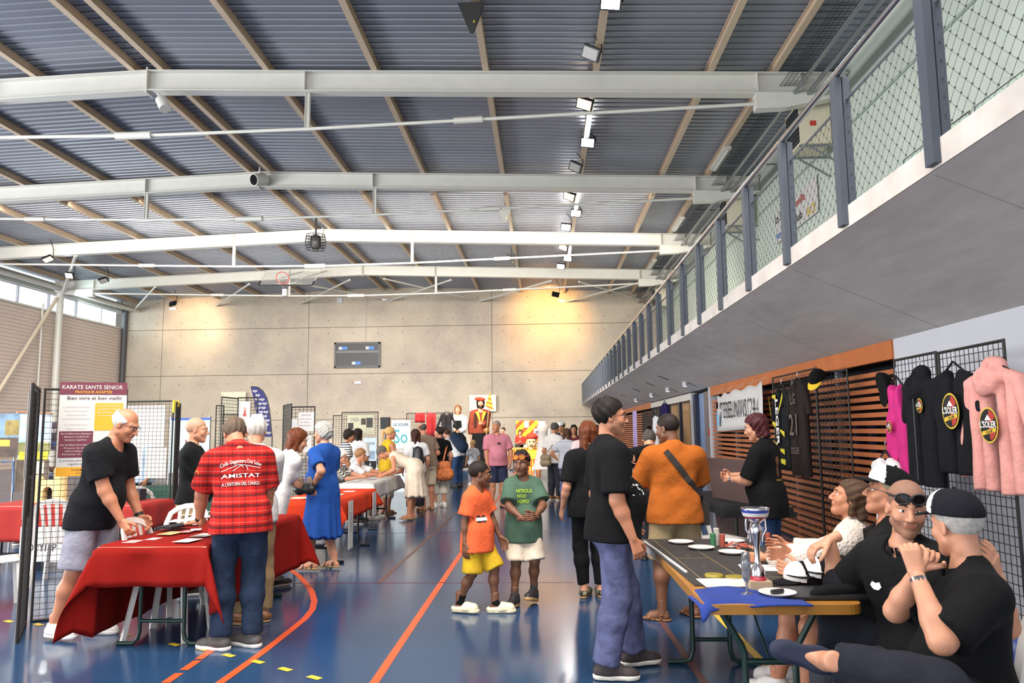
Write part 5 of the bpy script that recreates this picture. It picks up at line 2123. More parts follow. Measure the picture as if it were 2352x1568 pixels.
p = Fig(floorpt(2160, 3.22), 80, h=1.70, w=1.14, belly=0.08, skin='fair', lean=0, head=(-62, -4, 0), lh=ay(2105, 1318, 3.05), rh=ay(2112, 1304, 3.25), lpole=(-0.7, 0.3, -1), rpole=(0.6, 0.4, -1), rcurl=0.9, lcurl=0.9, lpalm=(1, 0, 0), lhd=(0.25, 0.1, 1),
        rf=(0.14, 0.38, 0.08), lf=ay(1898, 1518, 3.12), lkp=(-1, 0.5, 0.6), lfa=((-0.1, 1, 0.25), None), hip=(0, -0.05, 0.50), **NEAR, seed=38,
        label='seated person in black polo and black cap with white front, ankle on knee')
p.shirt(c_black, sleeve=0.9, e=0.024, vox=0.011)
p.collar(c_black)
p.trousers(fab('dark_chino', '#20212b', var=0.2), e=0.02, flare=0.018, fr=1.9, vox=0.012)
p.shoes(mat('shoe_navy_canvas', '#20263c', 0.85), s_white, 'flat')
p.hair('crop', h_grey)
p.cap(fab('cap_navy_black', '#15161c'), c_white, c_black)
p.face('#4a4a44', '#9a948c')
p.band(-1, 0.86, 0.94, 0.031, m_chrome, 'wristwatch')

# 38 person behind the left stall
p = Fig(floorpt(100, 11.5), 195, h=1.70, skin='brown', lean=18, head=(-10, -10, 0), rh=(0.05, 0.30, 1.02), lh=(-0.1, 0.25, 1.1), hip=(0, -0.1, 0.60), rf=(0.12, 0.3, 0.08), lf=(-0.12, 0.3, 0.08), **MID, seed=39,
        label='dark-haired person in grey tee sitting behind the sand-coloured castle model')
p.shirt(fab('grey_tee', '#8d8a94'), sleeve=0.8)
p.trousers(c_char)
p.shoes(s_dark, s_sole)
p.hair('crop', h_dark)
p = Fig(floorpt(333, 12.4), 150, h=1.68, skin='tan', lean=4, head=(0, 0, 0), **MID, seed=40, label='person in pale blue shirt standing behind the meshed display panel')
p.shirt(fab('pale_blue', '#9fb3c8'), sleeve=0.8)
p.trousers(c_char)
p.shoes(s_dark, s_sole)
p.hair('short', h_dark)
# ------------------------------------------------------------------ furniture and stands
m_wire = mat('black_wire_panel', '#2b2826', 0.5, metal=0.3, var=0.05)
m_legs = mat('dark_green_tube', '#16302a', 0.4, var=0.05)
m_legk = mat('black_tube', '#15171a', 0.4, var=0.05)
m_redc = mat('red_tablecloth', '#83150f', 0.85, var=0.06, scale=5, spec=0.12, bump=0.15, bscale=15)
m_orac = mat('orange_red_tablecloth', '#c93c20', 0.85, var=0.06, scale=5, spec=0.12, bump=0.15, bscale=15)
m_whtc = mat('white_tablecloth', '#c4beb9', 0.85, var=0.04, scale=5, bump=0.15, bscale=15)
m_paper = mat('white_paper', '#cbc7c3', 0.7, var=0.02)
m_plast = mat('white_moulded_plastic', '#d6cfc8', 0.4, var=0.02)
m_ink = mat('grey_print', '#5b5557', 0.8, var=0)
m_plum = mat('plum_print', '#6d3240', 0.8, var=0.02)
m_amber = mat('amber_print', '#e2a32c', 0.8, var=0.02)
m_tabletop = mat('pale_laminate', '#b9aa92', 0.5)


def wire_panel(p0, p1, zb, zt, label, mesh=0.05, r=0.0022, group=None, frame_r=0.011, strip=False):
    p0, p1 = Vector((p0[0], p0[1], 0)), Vector((p1[0], p1[1], 0))
    t = thing('wire_panel', label, 'display panel', (p0.x, p0.y, zb), 0, group)
    L = (p1 - p0).length
    u = (p1 - p0).normalized()
    mb = MB()
    n = max(2, int(L / mesh))
    for i in range(1, n):
        a = p0 + u * L * i / n
        mb.tube([(a.x, a.y, zb), (a.x, a.y, zt)], r, 4, caps=False)
    k = int((zt - zb) / mesh)
    for j in range(1, k):
        z = zb + (zt - zb) * j / k
        mb.tube([(p0.x, p0.y, z), (p1.x, p1.y, z)], r, 4, caps=False)
    stuff(mb.build('wire_grid', m_wire, t))
    for a in (p0, p1):
        MB().tube([(a.x, a.y, zb), (a.x, a.y, zt)], frame_r, 8).build('upright', m_wire, t)
    for z in (zb + frame_r, zt - frame_r):
        MB().tube([(p0.x, p0.y, z), (p1.x, p1.y, z)], frame_r, 8).build('rail', m_wire, t)
    return t


def sheet_on(p0, p1, z0, z1, name, label, cat, m, th=0.004, group=None, items=None, off=0.0):
    """flat board between two floor points; items: fn(mb, o, u, v) adding print"""
    p0, p1 = Vector((p0[0], p0[1], 0)), Vector((p1[0], p1[1], 0))
    u = (p1 - p0).normalized()
    n = u.cross(Vector((0, 0, 1)))
    if n.y > 0:
        n = -n
    mb = MB()
    o = p0 + n * off
    L = (p1 - p0).length
    mb.prism([(0, z0), (L, z0), (L, z1), (0, z1)], o, u, (0, 0, 1), n, th)
    b = tag(mb.build(name, m), label, cat, group)
    return b, o + n * (th + 0.001), u, L


def printed(parent, o, u, shapes, name='print'):
    """shapes: list of (kind, args, material); flat print on a board, grouped per material"""
    by = {}
    for kind, args, m in shapes:
        mb = by.setdefault((m.name, len(by)), (MB(), m))[0]
        n = u.cross(Vector((0, 0, 1)))
        if n.y > 0:
            n = -n
        flip = u.cross(Vector((0, 0, 1))).dot(n) < 0
        uu = -u if flip else u
        if kind == 'q':
            x0, z0, x1, z1, lift = args
            a = Vector(o) + n * lift
            vs = [a + u * x + Vector((0, 0, z)) for x, z in ((x0, z0), (x1, z0), (x1, z1), (x0, z1))]
            mb.add(vs, [(0, 1, 2, 3) if not flip else (3, 2, 1, 0)])
        elif kind == 't':
            s, x, z, size, width, lift = args
            put_text(mb, s, Vector(o) + u * x + Vector((0, 0, z)) + n * lift, uu, (0, 0, 1), size, width, 0.0, bold=0.006)
        elif kind == 'p':
            pts, lift = args
            a = Vector(o) + n * lift
            mb.add([a + u * x + Vector((0, 0, z)) for x, z in pts], [tuple(range(len(pts)))])
    out = []
    for k, (mb, m) in by.items():
        out.append(mb.build(name, m, parent))
    return out


def folding_legs(t, x0, x1, y, z, m, r=0.016, foot=0.0, narrow=0.18, bar=0.18):
    """U frame across x at y with outward feet"""
    a, b = x0 + narrow, x1 - narrow
    for s, x in ((-1, a), (1, b)):
        o = MB().tube([(x, y, z), (x, y, 0.10), (x + s * 0.012, y, 0.05), (x + s * 0.05, y, r), (x + s * 0.17, y, r)], r, 8).build('leg', m, t)
    MB().tube([(a, y, bar), (b, y, bar)], r * 0.9, 8).build('cross_bar', m, t)
    return o


def cloth_mesh(x0, x1, y0, y1, z, d, seed=0, res=0.05, amp=0.02, corner=1.0):
    """draped rectangular cloth; d = (left, right, front, back) drop"""
    dl, dr, df, db = d
    us = np.arange(-dl, (x1 - x0) + dr + 1e-6, res)
    vs_ = np.arange(-df, (y1 - y0) + db + 1e-6, res)
    W, H = x1 - x0, y1 - y0
    rs = np.random.RandomState(seed)
    ph = rs.uniform(0, 6, 8)
    V = []
    for v in vs_:
        for u in us:
            ou = -u if u < 0 else (u - W if u > W else 0)
            ov = -v if v < 0 else (v - H if v > H else 0)
            cx, cy = min(max(u, 0), W), min(max(v, 0), H)
            sx, sy = (-1 if u < 0 else 1 if u > W else 0), (-1 if v < 0 else 1 if v > H else 0)
            if ou and ov:
                hyp = math.hypot(ou, ov)
                k = 0.30 + 0.10 * math.sin(ph[0] + 5 * math.atan2(ou, ov))
                X, Y = cx + sx * (0.012 + ou * k), cy + sy * (0.012 + ov * k)
                Z = -hyp * 0.93 * corner
            elif ou or ov:
                drop = ou + ov
                tpar = cy if ou else cx
                f = amp * min(1, drop / 0.12) * (math.sin(tpar * 9 + ph[1 + (sx + 1)]) + 0.6 * math.sin(tpar * 17 + ph[4]))
                X = cx + sx * (0.012 + 0.05 * drop + f) if ou else cx
                Y = cy + sy * (0.012 + 0.05 * drop + f) if ov else cy
                Z = -drop
            else:
                X, Y, Z = cx, cy, 0.004
            V.append((x0 + X, y0 + Y, max(z + Z, 0.004)))
    nu, nv = len(us), len(vs_)
    F = [(j * nu + i, j * nu + i + 1, (j + 1) * nu + i + 1, (j + 1) * nu + i) for j in range(nv - 1) for i in range(nu - 1)]
    mb = MB()
    mb.add(V, F, 0, True)
    return mb


def table(x0, x1, y0, y1, z, label, legs, lm, top=None, name='folding_table', narrow=0.18):
    t = thing(name, label, 'table', ((x0 + x1) / 2, y0, 0))
    MB().box((x0, y0, z - 0.028), (x1, y1, z)).build('table_top', top or m_tabletop, t)
    for y in legs:
        folding_legs(t, x0, x1, y, z - 0.028, lm, narrow=narrow)
    return t


def solidify(o, th):
    md = o.modifiers.new('thickness', 'SOLIDIFY')
    md.thickness = th
    md.offset = 0


def flyers(n, x0, x1, y0, y1, z, mats, label, group, seed, size=(0.105, 0.15)):
    rs = random.Random(seed)
    for i in range(n):
        x, y = rs.uniform(x0, x1), rs.uniform(y0, y1)
        a = rs.uniform(-0.35, 0.35)
        s = rs.choice((0.8, 1.0, 1.3))
        mb = MB()
        mb.obox((x, y, z + 0.002 + 0.0012 * i), (size[0] * s / 2, size[1] * s / 2, 0.0006), Matrix.Rotation(a, 3, 'Z'))
        m = mats[i % len(mats)]
        o = tag(mb.build('flyer', m), label, 'flyer', group)


# red table in front: short end to the camera
t = table(-3.32, -2.50, 5.66, 7.78, 0.755, 'folding table under the dark red cloth, beside the plaid shirt', (5.86, 7.55), m_legs, narrow=0.24)
o = tag(cloth_mesh(-3.32, -2.50, 5.66, 7.78, 0.762, (0.66, 0.50, 0.29, 0.30), 3, 0.045, 0.018).build('tablecloth', m_redc), 'dark red cloth with long hanging corners on the front table', 'tablecloth')
solidify(o, 0.003)
flyers(16, -3.20, -2.62, 5.80, 7.6, 0.768, [m_paper, mat('paper_pink', '#cf9a96', 0.7), m_paper, mat('paper_amber', '#d9b07a', 0.7), m_paper], 'small printed flyer on the dark red tablecloth', 'flyers on the dark red table', 4)
mb = MB()
mb.bar(az(375, 1212, 0.80), az(425, 1204, 0.80), 0.16, 0.018)
tag(mb.build('tablet_case', m_black), 'flat black tablet case lying among the flyers', 'tablet')
for k, (px, py) in enumerate([(430, 1196), (470, 1190), (455, 1184)]):
    q = az(px, py, 0.776)
    mb = MB()
    mb.sheet(lambda a, b_: (q.x - 0.13 + 0.26 * a, q.y - 0.10 + 0.2 * b_, 0.777 + 0.006 * k + 0.02 * a * a + 0.012 * math.sin(3 * b_)), 8, 6)
    oo = mb.build('open_brochure', m_paper)
    solidify(oo, 0.002)
    tag(oo, 'curling white brochure on the dark red tablecloth', 'brochure', 'brochures on the dark red table')

# orange table
t = table(-3.25, -2.45, 9.15, 11.15, 0.755, 'folding table under the bright orange cloth', (9.45, 10.85), m_legk)
o = tag(cloth_mesh(-3.25, -2.45, 9.15, 11.15, 0.762, (0.3, 0.27, 0.30, 0.25), 7, 0.05, 0.008, 0.9).build('tablecloth', m_orac), 'bright orange-red cloth on the table beside the blue dress', 'tablecloth')
solidify(o, 0.003)
flyers(8, -3.1, -2.6, 9.4, 10.9, 0.768, [m_paper, mat('paper_cream', '#e0cfae', 0.7)], 'white leaflet on the bright orange tablecloth', 'leaflets on the orange table', 6, (0.15, 0.21))
for k, (yy, z0) in enumerate([(9.42, 0.16), (10.75, 0.42)]):
    b_, o_, u_, L_ = None, None, None, None
    mb = MB()
    mb.box((-2.405, yy, z0), (-2.40, yy + 0.22, 0.74))
    pp = tag(mb.build('hanging_notice', m_paper), ['long white paper notice hanging from the orange cloth at the blue dress', 'short white paper notice hanging from the orange cloth at its far end'][k], 'notice')
    mb = MB()
    put_text(mb, 'TELETHON' if k else 'CANIGO', (-2.398, yy + 0.11, 0.74 - 0.26), (0, 0, -1), (0, 1, 0), 0.06, 0.24, 0.0)
    mb.build('lettering', mat('print_slate', '#3d3f5a', 0.8), pp)

# white table
t = table(-3.32, -2.74, 12.25, 14.55, 0.755, 'folding table under the white cloth', (12.6, 14.2), m_legk)
o = tag(cloth_mesh(-3.32, -2.74, 12.25, 14.55, 0.762, (0.22, 0.25, 0.36, 0.20), 11, 0.05, 0.012, 0.9).build('tablecloth', m_whtc), 'white cloth on the table between the seated pair and the bending dress', 'tablecloth')
solidify(o, 0.003)
flyers(6, -3.2, -2.85, 12.5, 14.2, 0.768, [m_paper, mat('paper_grey', '#b9b6b8', 0.7)], 'sheet of paper on the white tablecloth', 'sheets on the white table', 8, (0.15, 0.21))
for k, (px, py, m) in enumerate([(866, 1092, mat('bottle_white', '#d9d9d6', 0.3)), (850, 1088, mat('bottle_blue', '#4d8fb8', 0.3))]):
    q = az(px, py, 0.77)
    tt = thing('bottle', ['white pump bottle on the white tablecloth', 'small blue bottle on the white tablecloth'][k], 'bottle', (q.x, q.y, 0.768))
    MB().lathe([(0.034, 0), (0.036, 0.02), (0.036, 0.13), (0.014, 0.155), (0.014, 0.17)], 14, (q.x, q.y, 0.768)).build('bottle_body', m, tt)
    MB().lathe([(0.016, 0.17), (0.016, 0.195), (0.006, 0.20), (0.006, 0.22)], 10, (q.x, q.y, 0.768)).build('cap', m_white, tt)
q = az(845, 1086, 0.77)
mb = MB()
mb.box((q.x - 0.12, q.y + 0.2, 0.768), (q.x + 0.12, q.y + 0.22, 1.00))
tag(mb.build('laptop_screen', m_black), 'black laptop screen standing on the white tablecloth', 'laptop')

# left back table with sand castle model
t = table(-6.7, -4.75, 8.95, 9.75, 0.755, 'folding table under the red cloth with the castle model', (9.1, 9.6), m_legk)
o = tag(cloth_mesh(-6.7, -4.75, 8.95, 9.75, 0.762, (0.3, 0.3, 0.42, 0.3), 5, 0.05, 0.012).build('tablecloth', mat('scarlet_tablecloth', '#98201a', 0.85, var=0.06, scale=5)), 'scarlet cloth on the table behind the mesh panel', 'tablecloth')
solidify(o, 0.003)
m_sand = mat('sand_paper_mache', '#d8c48a', 0.9, var=0.12, scale=20, bump=0.6, bscale=40)
q = ay(115, 1128, 9.3)
cx, cy, cz = q.x, q.y, 0.768
tt = thing('castle_model', 'sand-coloured model of a castle gate with two towers', 'model', (cx, cy, cz))
for k, (dx, w_, hh) in enumerate(((-0.16, 0.07, 0.30), (0.13, 0.085, 0.42))):
    MB().lathe([(w_ * 1.1, 0), (w_, 0.05), (w_ * 0.95, hh * 0.8), (w_ * 1.02, hh * 0.86), (w_ * 0.9, hh), (w_ * 0.4, hh + 0.03), (0.001, hh + 0.035)], 16, (cx + dx, cy, cz)).build('tower', m_sand, tt)
arch = [(-0.12, 0), (-0.06, 0)] + [(0.06 * math.cos(a) - 0.0, 0.13 + 0.06 * math.sin(a)) for a in np.linspace(PI, 0, 9)] + [(0.06, 0), (0.11, 0), (0.11, 0.27), (-0.12, 0.27)]
MB().prism(arch, (cx, cy - 0.05, cz), (1, 0, 0), (0, 0, 1), (0, 1, 0), 0.1).build('gate_wall', m_sand, tt)
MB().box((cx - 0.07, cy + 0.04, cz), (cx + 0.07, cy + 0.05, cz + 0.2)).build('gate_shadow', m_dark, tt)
for k, (px, col) in enumerate([(205, '#b8bcc4'), (300, '#2b2f38'), (262, '#c4c0bc')]):
    q = ay(px, 1120, 9.4)
    tag(MB().box((q.x - 0.12, q.y, 0.768), (q.x + 0.12, q.y + 0.16, 0.768 + [0.20, 0.14, 0.10][k])).build('cardboard_box', mat('box_%d' % k, col, 0.7)), ['pale grey box on the scarlet tablecloth', 'dark case on the scarlet tablecloth', 'low off-white box on the scarlet tablecloth'][k], 'box')

# green table with chairs behind panel
t = table(-6.4, -4.55, 11.7, 12.4, 0.755, 'folding table under the dark green cloth', (11.9, 12.2), m_legk)
o = tag(cloth_mesh(-6.4, -4.55, 11.7, 12.4, 0.762, (0.3, 0.3, 0.6, 0.3), 5, 0.06, 0.012).build('tablecloth', mat('dark_green_tablecloth', '#1d4034', 0.85)), 'dark green cloth on the table behind the mesh panel', 'tablecloth')
solidify(o, 0.003)


# ------------------------------------------------------------------ white garden chairs
def chair_proto():
    t = thing('garden_chair', 'white chair', 'chair', (0, 0, 0))
    # seat faces +y; origin on the floor under the seat centre
    mb = MB()
    mb.sheet(lambda a, b_: (-0.21 + 0.42 * a, -0.21 + 0.42 * b_, 0.44 - 0.02 * math.sin(PI * a) * math.sin(PI * b_) + 0.012 * b_), 8, 8)
    o = mb.build('seat', m_plast, t)
    solidify(o, 0.018)

    def bk(a, z):   # back surface: a -1..1
        return Vector((a * (0.205 + 0.02 * z), -0.20 - 0.26 * z + 0.05 * (1 - a * a) * -1, 0.44 + z))
    arch = [bk(-1, 0.0), bk(-1.0, 0.18), bk(-0.98, 0.30), bk(-0.88, 0.385), bk(-0.62, 0.43), bk(-0.3, 0.45), bk(0, 0.455), bk(0.3, 0.45), bk(0.62, 0.43), bk(0.88, 0.385), bk(0.98, 0.30), bk(1, 0.18), bk(1, 0.0)]
    mb = MB()
    vs, fs = [], []
    for i, p in enumerate(arch):
        d = (arch[min(i + 1, 12)] - arch[max(i - 1, 0)]).normalized()
        nrm = Vector((0, -0.97, -0.24))
        sd = d.cross(nrm).normalized()
        for (q, w_) in ((-1, -1), (1, -1), (1, 1), (-1, 1)):
            vs.append(p + sd * 0.024 * q + nrm * 0.009 * w_)
    for i in range(12):
        for k in range(4):
            k2 = (k + 1) % 4
            fs.append((4 * i + k, 4 * i + k2, 4 * i + 4 + k2, 4 * i + 4 + k))
    mb.add(vs, fs, 0, False)
    bf = mb.build('backrest', m_plast, t)
    for a in (-0.52, -0.18, 0.18, 0.52):
        mb = MB()
        z1 = 0.435 if abs(a) < 0.4 else 0.425
        pts = [bk(a * 0.8, 0.0), bk(a * 0.9, 0.2), bk(a, z1)]
        for i in range(2):
            mb.bar(pts[i], pts[i + 1], 0.034, 0.010, up=(0, -1, 0))
        mb.build('slat', m_plast, bf)
    for sx in (-1, 1):
        for sy in (-1, 1):
            mb = MB()
            mb.bar((sx * 0.185, sy * 0.185, 0.435), (sx * 0.225, sy * (0.225 if sy > 0 else 0.26), 0.0), 0.042, 0.030, up=(sx, sy, 0))
            mb.build('leg', m_plast, t)
    return t


ch0 = chair_proto()
CH = [(1.95, 4.62, 40, 'white garden chair under the cream knit sweater'),
      (2.02, 4.30, 60, 'white garden chair under the seated person in glasses'),
      ((-2.98, 6.14), None, -90, 'white garden chair that the elderly person leans on'),
      ((floorpt(392, 7.0)), None, 170, 'white garden chair tucked between the red table and the khaki trousers'),
      (floorpt(158, 8.3), None, 15, 'white garden chair standing before the scarlet cloth behind the mesh panel'),
      (floorpt(5, 7.0), None, -50, 'white garden chair partly out of sight beside the mesh panel'),
      (floorpt(322, 9.9), None, -30, 'grey-looking white garden chair turned away before the dark green cloth'),
      (floorpt(372, 10.2), None, -20, 'white garden chair next to the yellow-taped panel corner'),
      (floorpt(1640, 8.2), None, -70, 'white garden chair with open slats near the brown leaning board'),
      (floorpt(1668, 7.7), None, 60, 'white garden chair with arched back beside the burgundy hair'),
      (floorpt(1900, 4.80), None, 62, 'white garden chair under the person in cream knit sweater'),
      (floorpt(1978, 4.42), None, 68, 'white garden chair under the person in glasses and cap'),
      (floorpt(2052, 3.66), None, 118, 'white garden chair under the shaven-headed person'),
      (floorpt(2188, 3.2), None, 96, 'white garden chair under the person with ankle on knee'),
      (floorpt(778, 13.5), None, -92, 'white garden chair under the patterned black and white top'),
      (floorpt(820, 14.2), None, -100, 'white garden chair under the seated white shirt with glasses'),
      (floorpt(100, 11.55), None, 195, 'white garden chair under the person behind the castle model')]
CH = CH[2:]
for i, (pos, _n, rz, lab) in enumerate(CH):
    c = ch0 if i == 0 else copy_tree(ch0)
    a = math.radians(rz)
    off = -0.12 if i >= 8 else 0.0
    place(c, (pos[0] - math.sin(a) * off, pos[1] + math.cos(a) * off, 0), a, lab, 'white garden chairs')

# ------------------------------------------------------------------ left display panels
pA, pB = az(38, 1478), az(60, 1430)
pC = floorpt(287, 6.85)
wire_panel((pA.x, pA.y), (pB.x - 0.01, pB.y), 0.0, 2.0, 'wire mesh panel seen edge-on with papers clipped to it', 0.05, frame_r=0.014)
wire_panel((pB.x + 0.03, pB.y + 0.02), pC, 0.0, 2.0, 'wire mesh panel carrying the karate poster', 0.05)
for k, (z0, z1, f0, f1) in enumerate([(1.25, 1.95, 0.1, 0.8), (0.92, 1.24, 0.2, 0.7)]):
    a, b2 = Vector((pA.x, pA.y, 0)), Vector((pB.x, pB.y, 0))
    q0, q1 = a.lerp(b2, f0), a.lerp(b2, f1)
    sheet_on((q0.x - 0.02, q0.y - 0.02), (q1.x - 0.03, q1.y - 0.02), z0, z1, 'paper_notice', ['long white paper clipped to the edge-on mesh panel', 'narrow white paper below the long one on the edge-on mesh panel'][k], 'notice', m_paper, 0.003)
# karate poster hung on the second panel
d0, d1 = Vector((pB.x + 0.03, pB.y + 0.02, 0)), Vector((pC[0], pC[1], 0))
u = (d1 - d0).normalized()
L = (d1 - d0).length
# poster plane a little in front, at its own depth
q0, q1 = floorpt(133, 6.42), floorpt(288, 6.62)
pz0 = ay(133, 1094, 6.42).z
pz1 = ay(210, 878, 6.52).z
bd, o, u, L = sheet_on(q0, q1, pz0, pz1, 'karate_poster', 'karate poster for seniors in plum, amber and white on the mesh panel', 'poster', m_paper, 0.006)
Hh = pz1 - pz0
zz = lambda f: pz0 + Hh * f
xx = lambda f: L * f
S = [('q', (0, zz(0.865), L, zz(1.0), 0.001), m_plum), ('t', ('KARATE SANTE SENIOR', xx(0.48), zz(0.945), 0.034, L * 0.90, 0.002), m_paper),
     ('t', ('PRATIQUE ADAPTEE', xx(0.50), zz(0.893), 0.022, L * 0.55, 0.002), m_amber), ('t', ('Bien vivre et bien vieillir', xx(0.52), zz(0.828), 0.030, L * 0.82, 0.002), mat('print_dark_plum', '#4a2230', 0.8, var=0)),
     ('q', (xx(0.53), zz(0.48), xx(0.95), zz(0.775), 0.001), m_amber), ('q', (xx(0.02), zz(0.195), xx(0.52), zz(0.475), 0.001), m_plum), ('q', (xx(0.0), zz(0.0), xx(1.0), zz(0.095), 0.001), m_amber)]
for k, s_ in enumerate(['L\'activite physique', 'et la prevention', 'reduisent les risques', 'cardiovasculaires', 'Un entrainement', 'adapte a chacun']):
    S.append(('t', (s_, xx(0.26), zz(0.735 - 0.042 * k - (0.02 if k > 3 else 0)), 0.013, L * (0.40 - 0.05 * (k % 3)), 0.002), mat('faint_print', '#b5adac', 0.8, var=0)))
for k, s_ in enumerate(['Les activites physiques', 'permettent de maintenir', 'une bonne sante', 'et un equilibre']):
    S.append(('t', (s_, xx(0.74), zz(0.745 - 0.034 * k), 0.013, L * (0.36 - 0.04 * (k % 2)), 0.002), m_paper))
for k, s_ in enumerate(['Sur le Bien-etre physique', '- Maintenir et ameliorer les', 'fonctions cognitives', 'Sur le Bien-etre mental', '- Prevenir du stress', '- Renforcer l\'estime de soi', '- Diminuer le stress']):
    S.append(('t', (s_, xx(0.27), zz(0.448 - 0.033 * k - (0.02 if k > 2 else 0)), 0.013, L * (0.44 - 0.06 * (k % 3)), 0.002), m_paper))
S += [('t', ('L\'activite physique et sportive', xx(0.42), zz(0.165), 0.016, L * 0.74, 0.002), m_ink), ('t', ('reguliere des seniors', xx(0.42), zz(0.128), 0.016, L * 0.5, 0.002), m_ink),
      ('t', ('CHEMIN DU DOJO', xx(0.5), zz(0.063), 0.016, L * 0.55, 0.002), m_plum), ('t', ('INSCRIPTIONS', xx(0.5), zz(0.028), 0.014, L * 0.4, 0.002), m_plum)]
printed(bd, o, u, S)

# panel further back with white sheet, yellow tape corner
q0, q1, q2 = floorpt(262, 9.75), floorpt(396, 9.7), floorpt(412, 10.3)
wire_panel(q0, q1, 0.0, 2.02, 'wire mesh panel with a large white sheet behind it', 0.05)
wire_panel((q1[0] + 0.03, q1[1] + 0.02), q2, 0.0, 2.0, 'dark wire mesh panel turned sideways with yellow tape on top', 0.045, r=0.004)
w0, w1 = floorpt(288, 9.82), floorpt(378, 9.80)
sheet_on(w0, w1, 1.42, 1.96, 'white_sheet', 'large blank white sheet behind the wire mesh panel', 'sheet', m_paper)
w0, w1 = floorpt(300, 9.82), floorpt(330, 9.8)
sheet_on(w0, w1, 1.02, 1.40, 'white_sheet', 'narrow white sheet low behind the wire mesh panel', 'sheet', m_paper)
w0, w1 = floorpt(337, 9.82), floorpt(385, 9.8)
sheet_on(w0, w1, 1.02, 1.41, 'white_sheet', 'square white sheet pinned with pink and yellow clips', 'sheet', m_paper)
for k in range(3):
    q = floorpt(397 + 5 * k, 9.68 + 0.1 * k)
    tag(MB().box((q[0] - 0.012, q[1] - 0.012, 1.86 + 0.04 * k), (q[0] + 0.012, q[1] + 0.012, 2.02)).build('tape_strip', mat('yellow_tape', '#d8b92c', 0.6)), 'strip of yellow tape binding the mesh panel corner', 'tape', 'yellow tape strips')

# blue-edged white banner behind
for px_ in (392, 482):
    q = floorpt(px_, 13.52)
    tag(MB().tube([(q[0], q[1], 0), (q[0], q[1], 1.9)], 0.018, 8).build('banner_pole', m_greym), 'thin grey pole holding the pale aqua banner', 'pole', 'poles of the aqua banner')
b_, o, u, L = sheet_on(floorpt(392, 13.5), floorpt(482, 13.5), 0.9, 1.87, 'fabric_banner', 'pale aqua fabric banner with blue top edge', 'banner', mat('pale_aqua_fabric', '#b4ccc9', 0.8))
printed(b_, o, u, [('q', (0, 1.83, L, 1.87, 0.002), mat('blue_edge', '#3a5aa8', 0.7)), ('q', (0.28, 1.30, 0.42, 1.48, 0.002), mat('photo_maroon', '#7a3540', 0.7))], 'banner_print')

# left far stall: posters
P = [(-2, 44, 950, 1050, 10.5, 'dark poster with a mascot-like hill and yellow landscape', [(0, 0.45, 1, 1, '#6d87a0'), (0.3, 0.5, 1, 0.85, '#8c7a40'), (0.0, 0.0, 1, 0.45, '#4a3a30'), (0.1, 0.25, 0.6, 0.4, '#a8a03a')]),
     (44, 118, 948, 1128, 10.9, 'tall outdoor poster with yellow band under a wooden bar', [(0, 0.6, 1, 1, '#a9c4d8'), (0, 0.46, 1, 0.62, '#8d8a52'), (0.05, 0.40, 0.95, 0.50, '#d8c22c'), (0, 0, 1, 0.40, '#5c4c3c'), (0.55, 0.22, 0.85, 0.38, '#d8d0b0')])]
for k, (x0, x1, y0, y1, D, lab, parts) in enumerate(P):
    lab = ['brown-framed landscape poster hanging beside the tall outdoor poster', lab][k]
    z1, z0 = ay(x0, y0, D).z, ay(x0, y1, D).z
    b_, o, u, L = sheet_on(floorpt(x0, D), floorpt(x1, D), z0, z1, 'poster', lab, 'poster', mat('poster_base_%d' % k, '#d5d3cc', 0.6))
    printed(b_, o, u, [('q', (L * a, z0 + (z1 - z0) * b2, L * c, z0 + (z1 - z0) * d, 0.001 + 0.001 * i), mat('poster_%d_%d' % (k, i), col, 0.6, var=0.35, scale=9)) for i, (a, b2, c, d, col) in enumerate(parts)], 'poster_print')
    if k == 1:
        p0, p1 = ay(x0 - 4, y0 - 2, D - 0.02), ay(x1 + 4, y0 + 2, D - 0.02)
        MB().tube([p0, p1], 0.012, 8).build('hanging_bar', m_wood, b_)
        MB().tube([(p0.x, p0.y, 0), p0], 0.012, 8).build('stand_pole', m_greym, b_)
b_, o, u, L = sheet_on(floorpt(119, 11.2), floorpt(131, 11.2), ay(119, 1033, 11.2).z, ay(119, 970, 11.2).z, 'pennant', 'dark club pennant with white letters behind the mesh panel', 'pennant', mat('pennant_dark', '#3c2c38', 0.8))
printed(b_, o, u, [('t', ('RF', L / 2, ay(119, 990, 11.2).z, 0.06, L * 0.8, 0.002), m_paper), ('t', ('72', L / 2, ay(119, 1020, 11.2).z, 0.06, L * 0.8, 0.002), mat('pennant_blue', '#4b6fc0', 0.8))], 'pennant_print')
tag(MB().tube([ay(4, 1060, 9.9), ay(30, 1060, 9.9), ay(30, 1130, 9.9)], 0.012, 8).build('rack_frame', mat('blue_tube', '#2c5580', 0.4)), 'thin blue tubular rack frame behind the white chair', 'rack')
b_, o, u, L = sheet_on(floorpt(62, 8.9), floorpt(158, 8.88), 0.12, 0.52, 'sports_banner', 'white olympic sports banner hanging below the scarlet cloth', 'banner', m_paper)
printed(b_, o, u, [('t', ('OLYMP', L * 0.52, 0.28, 0.09, L * 0.7, 0.002), m_print_k), ('p', ([(0.03, 0.36), (0.12, 0.42), (0.2, 0.40), (0.16, 0.36), (0.08, 0.34)], 0.002), mat('flame_orange', '#d9622a', 0.7))], 'banner_print')
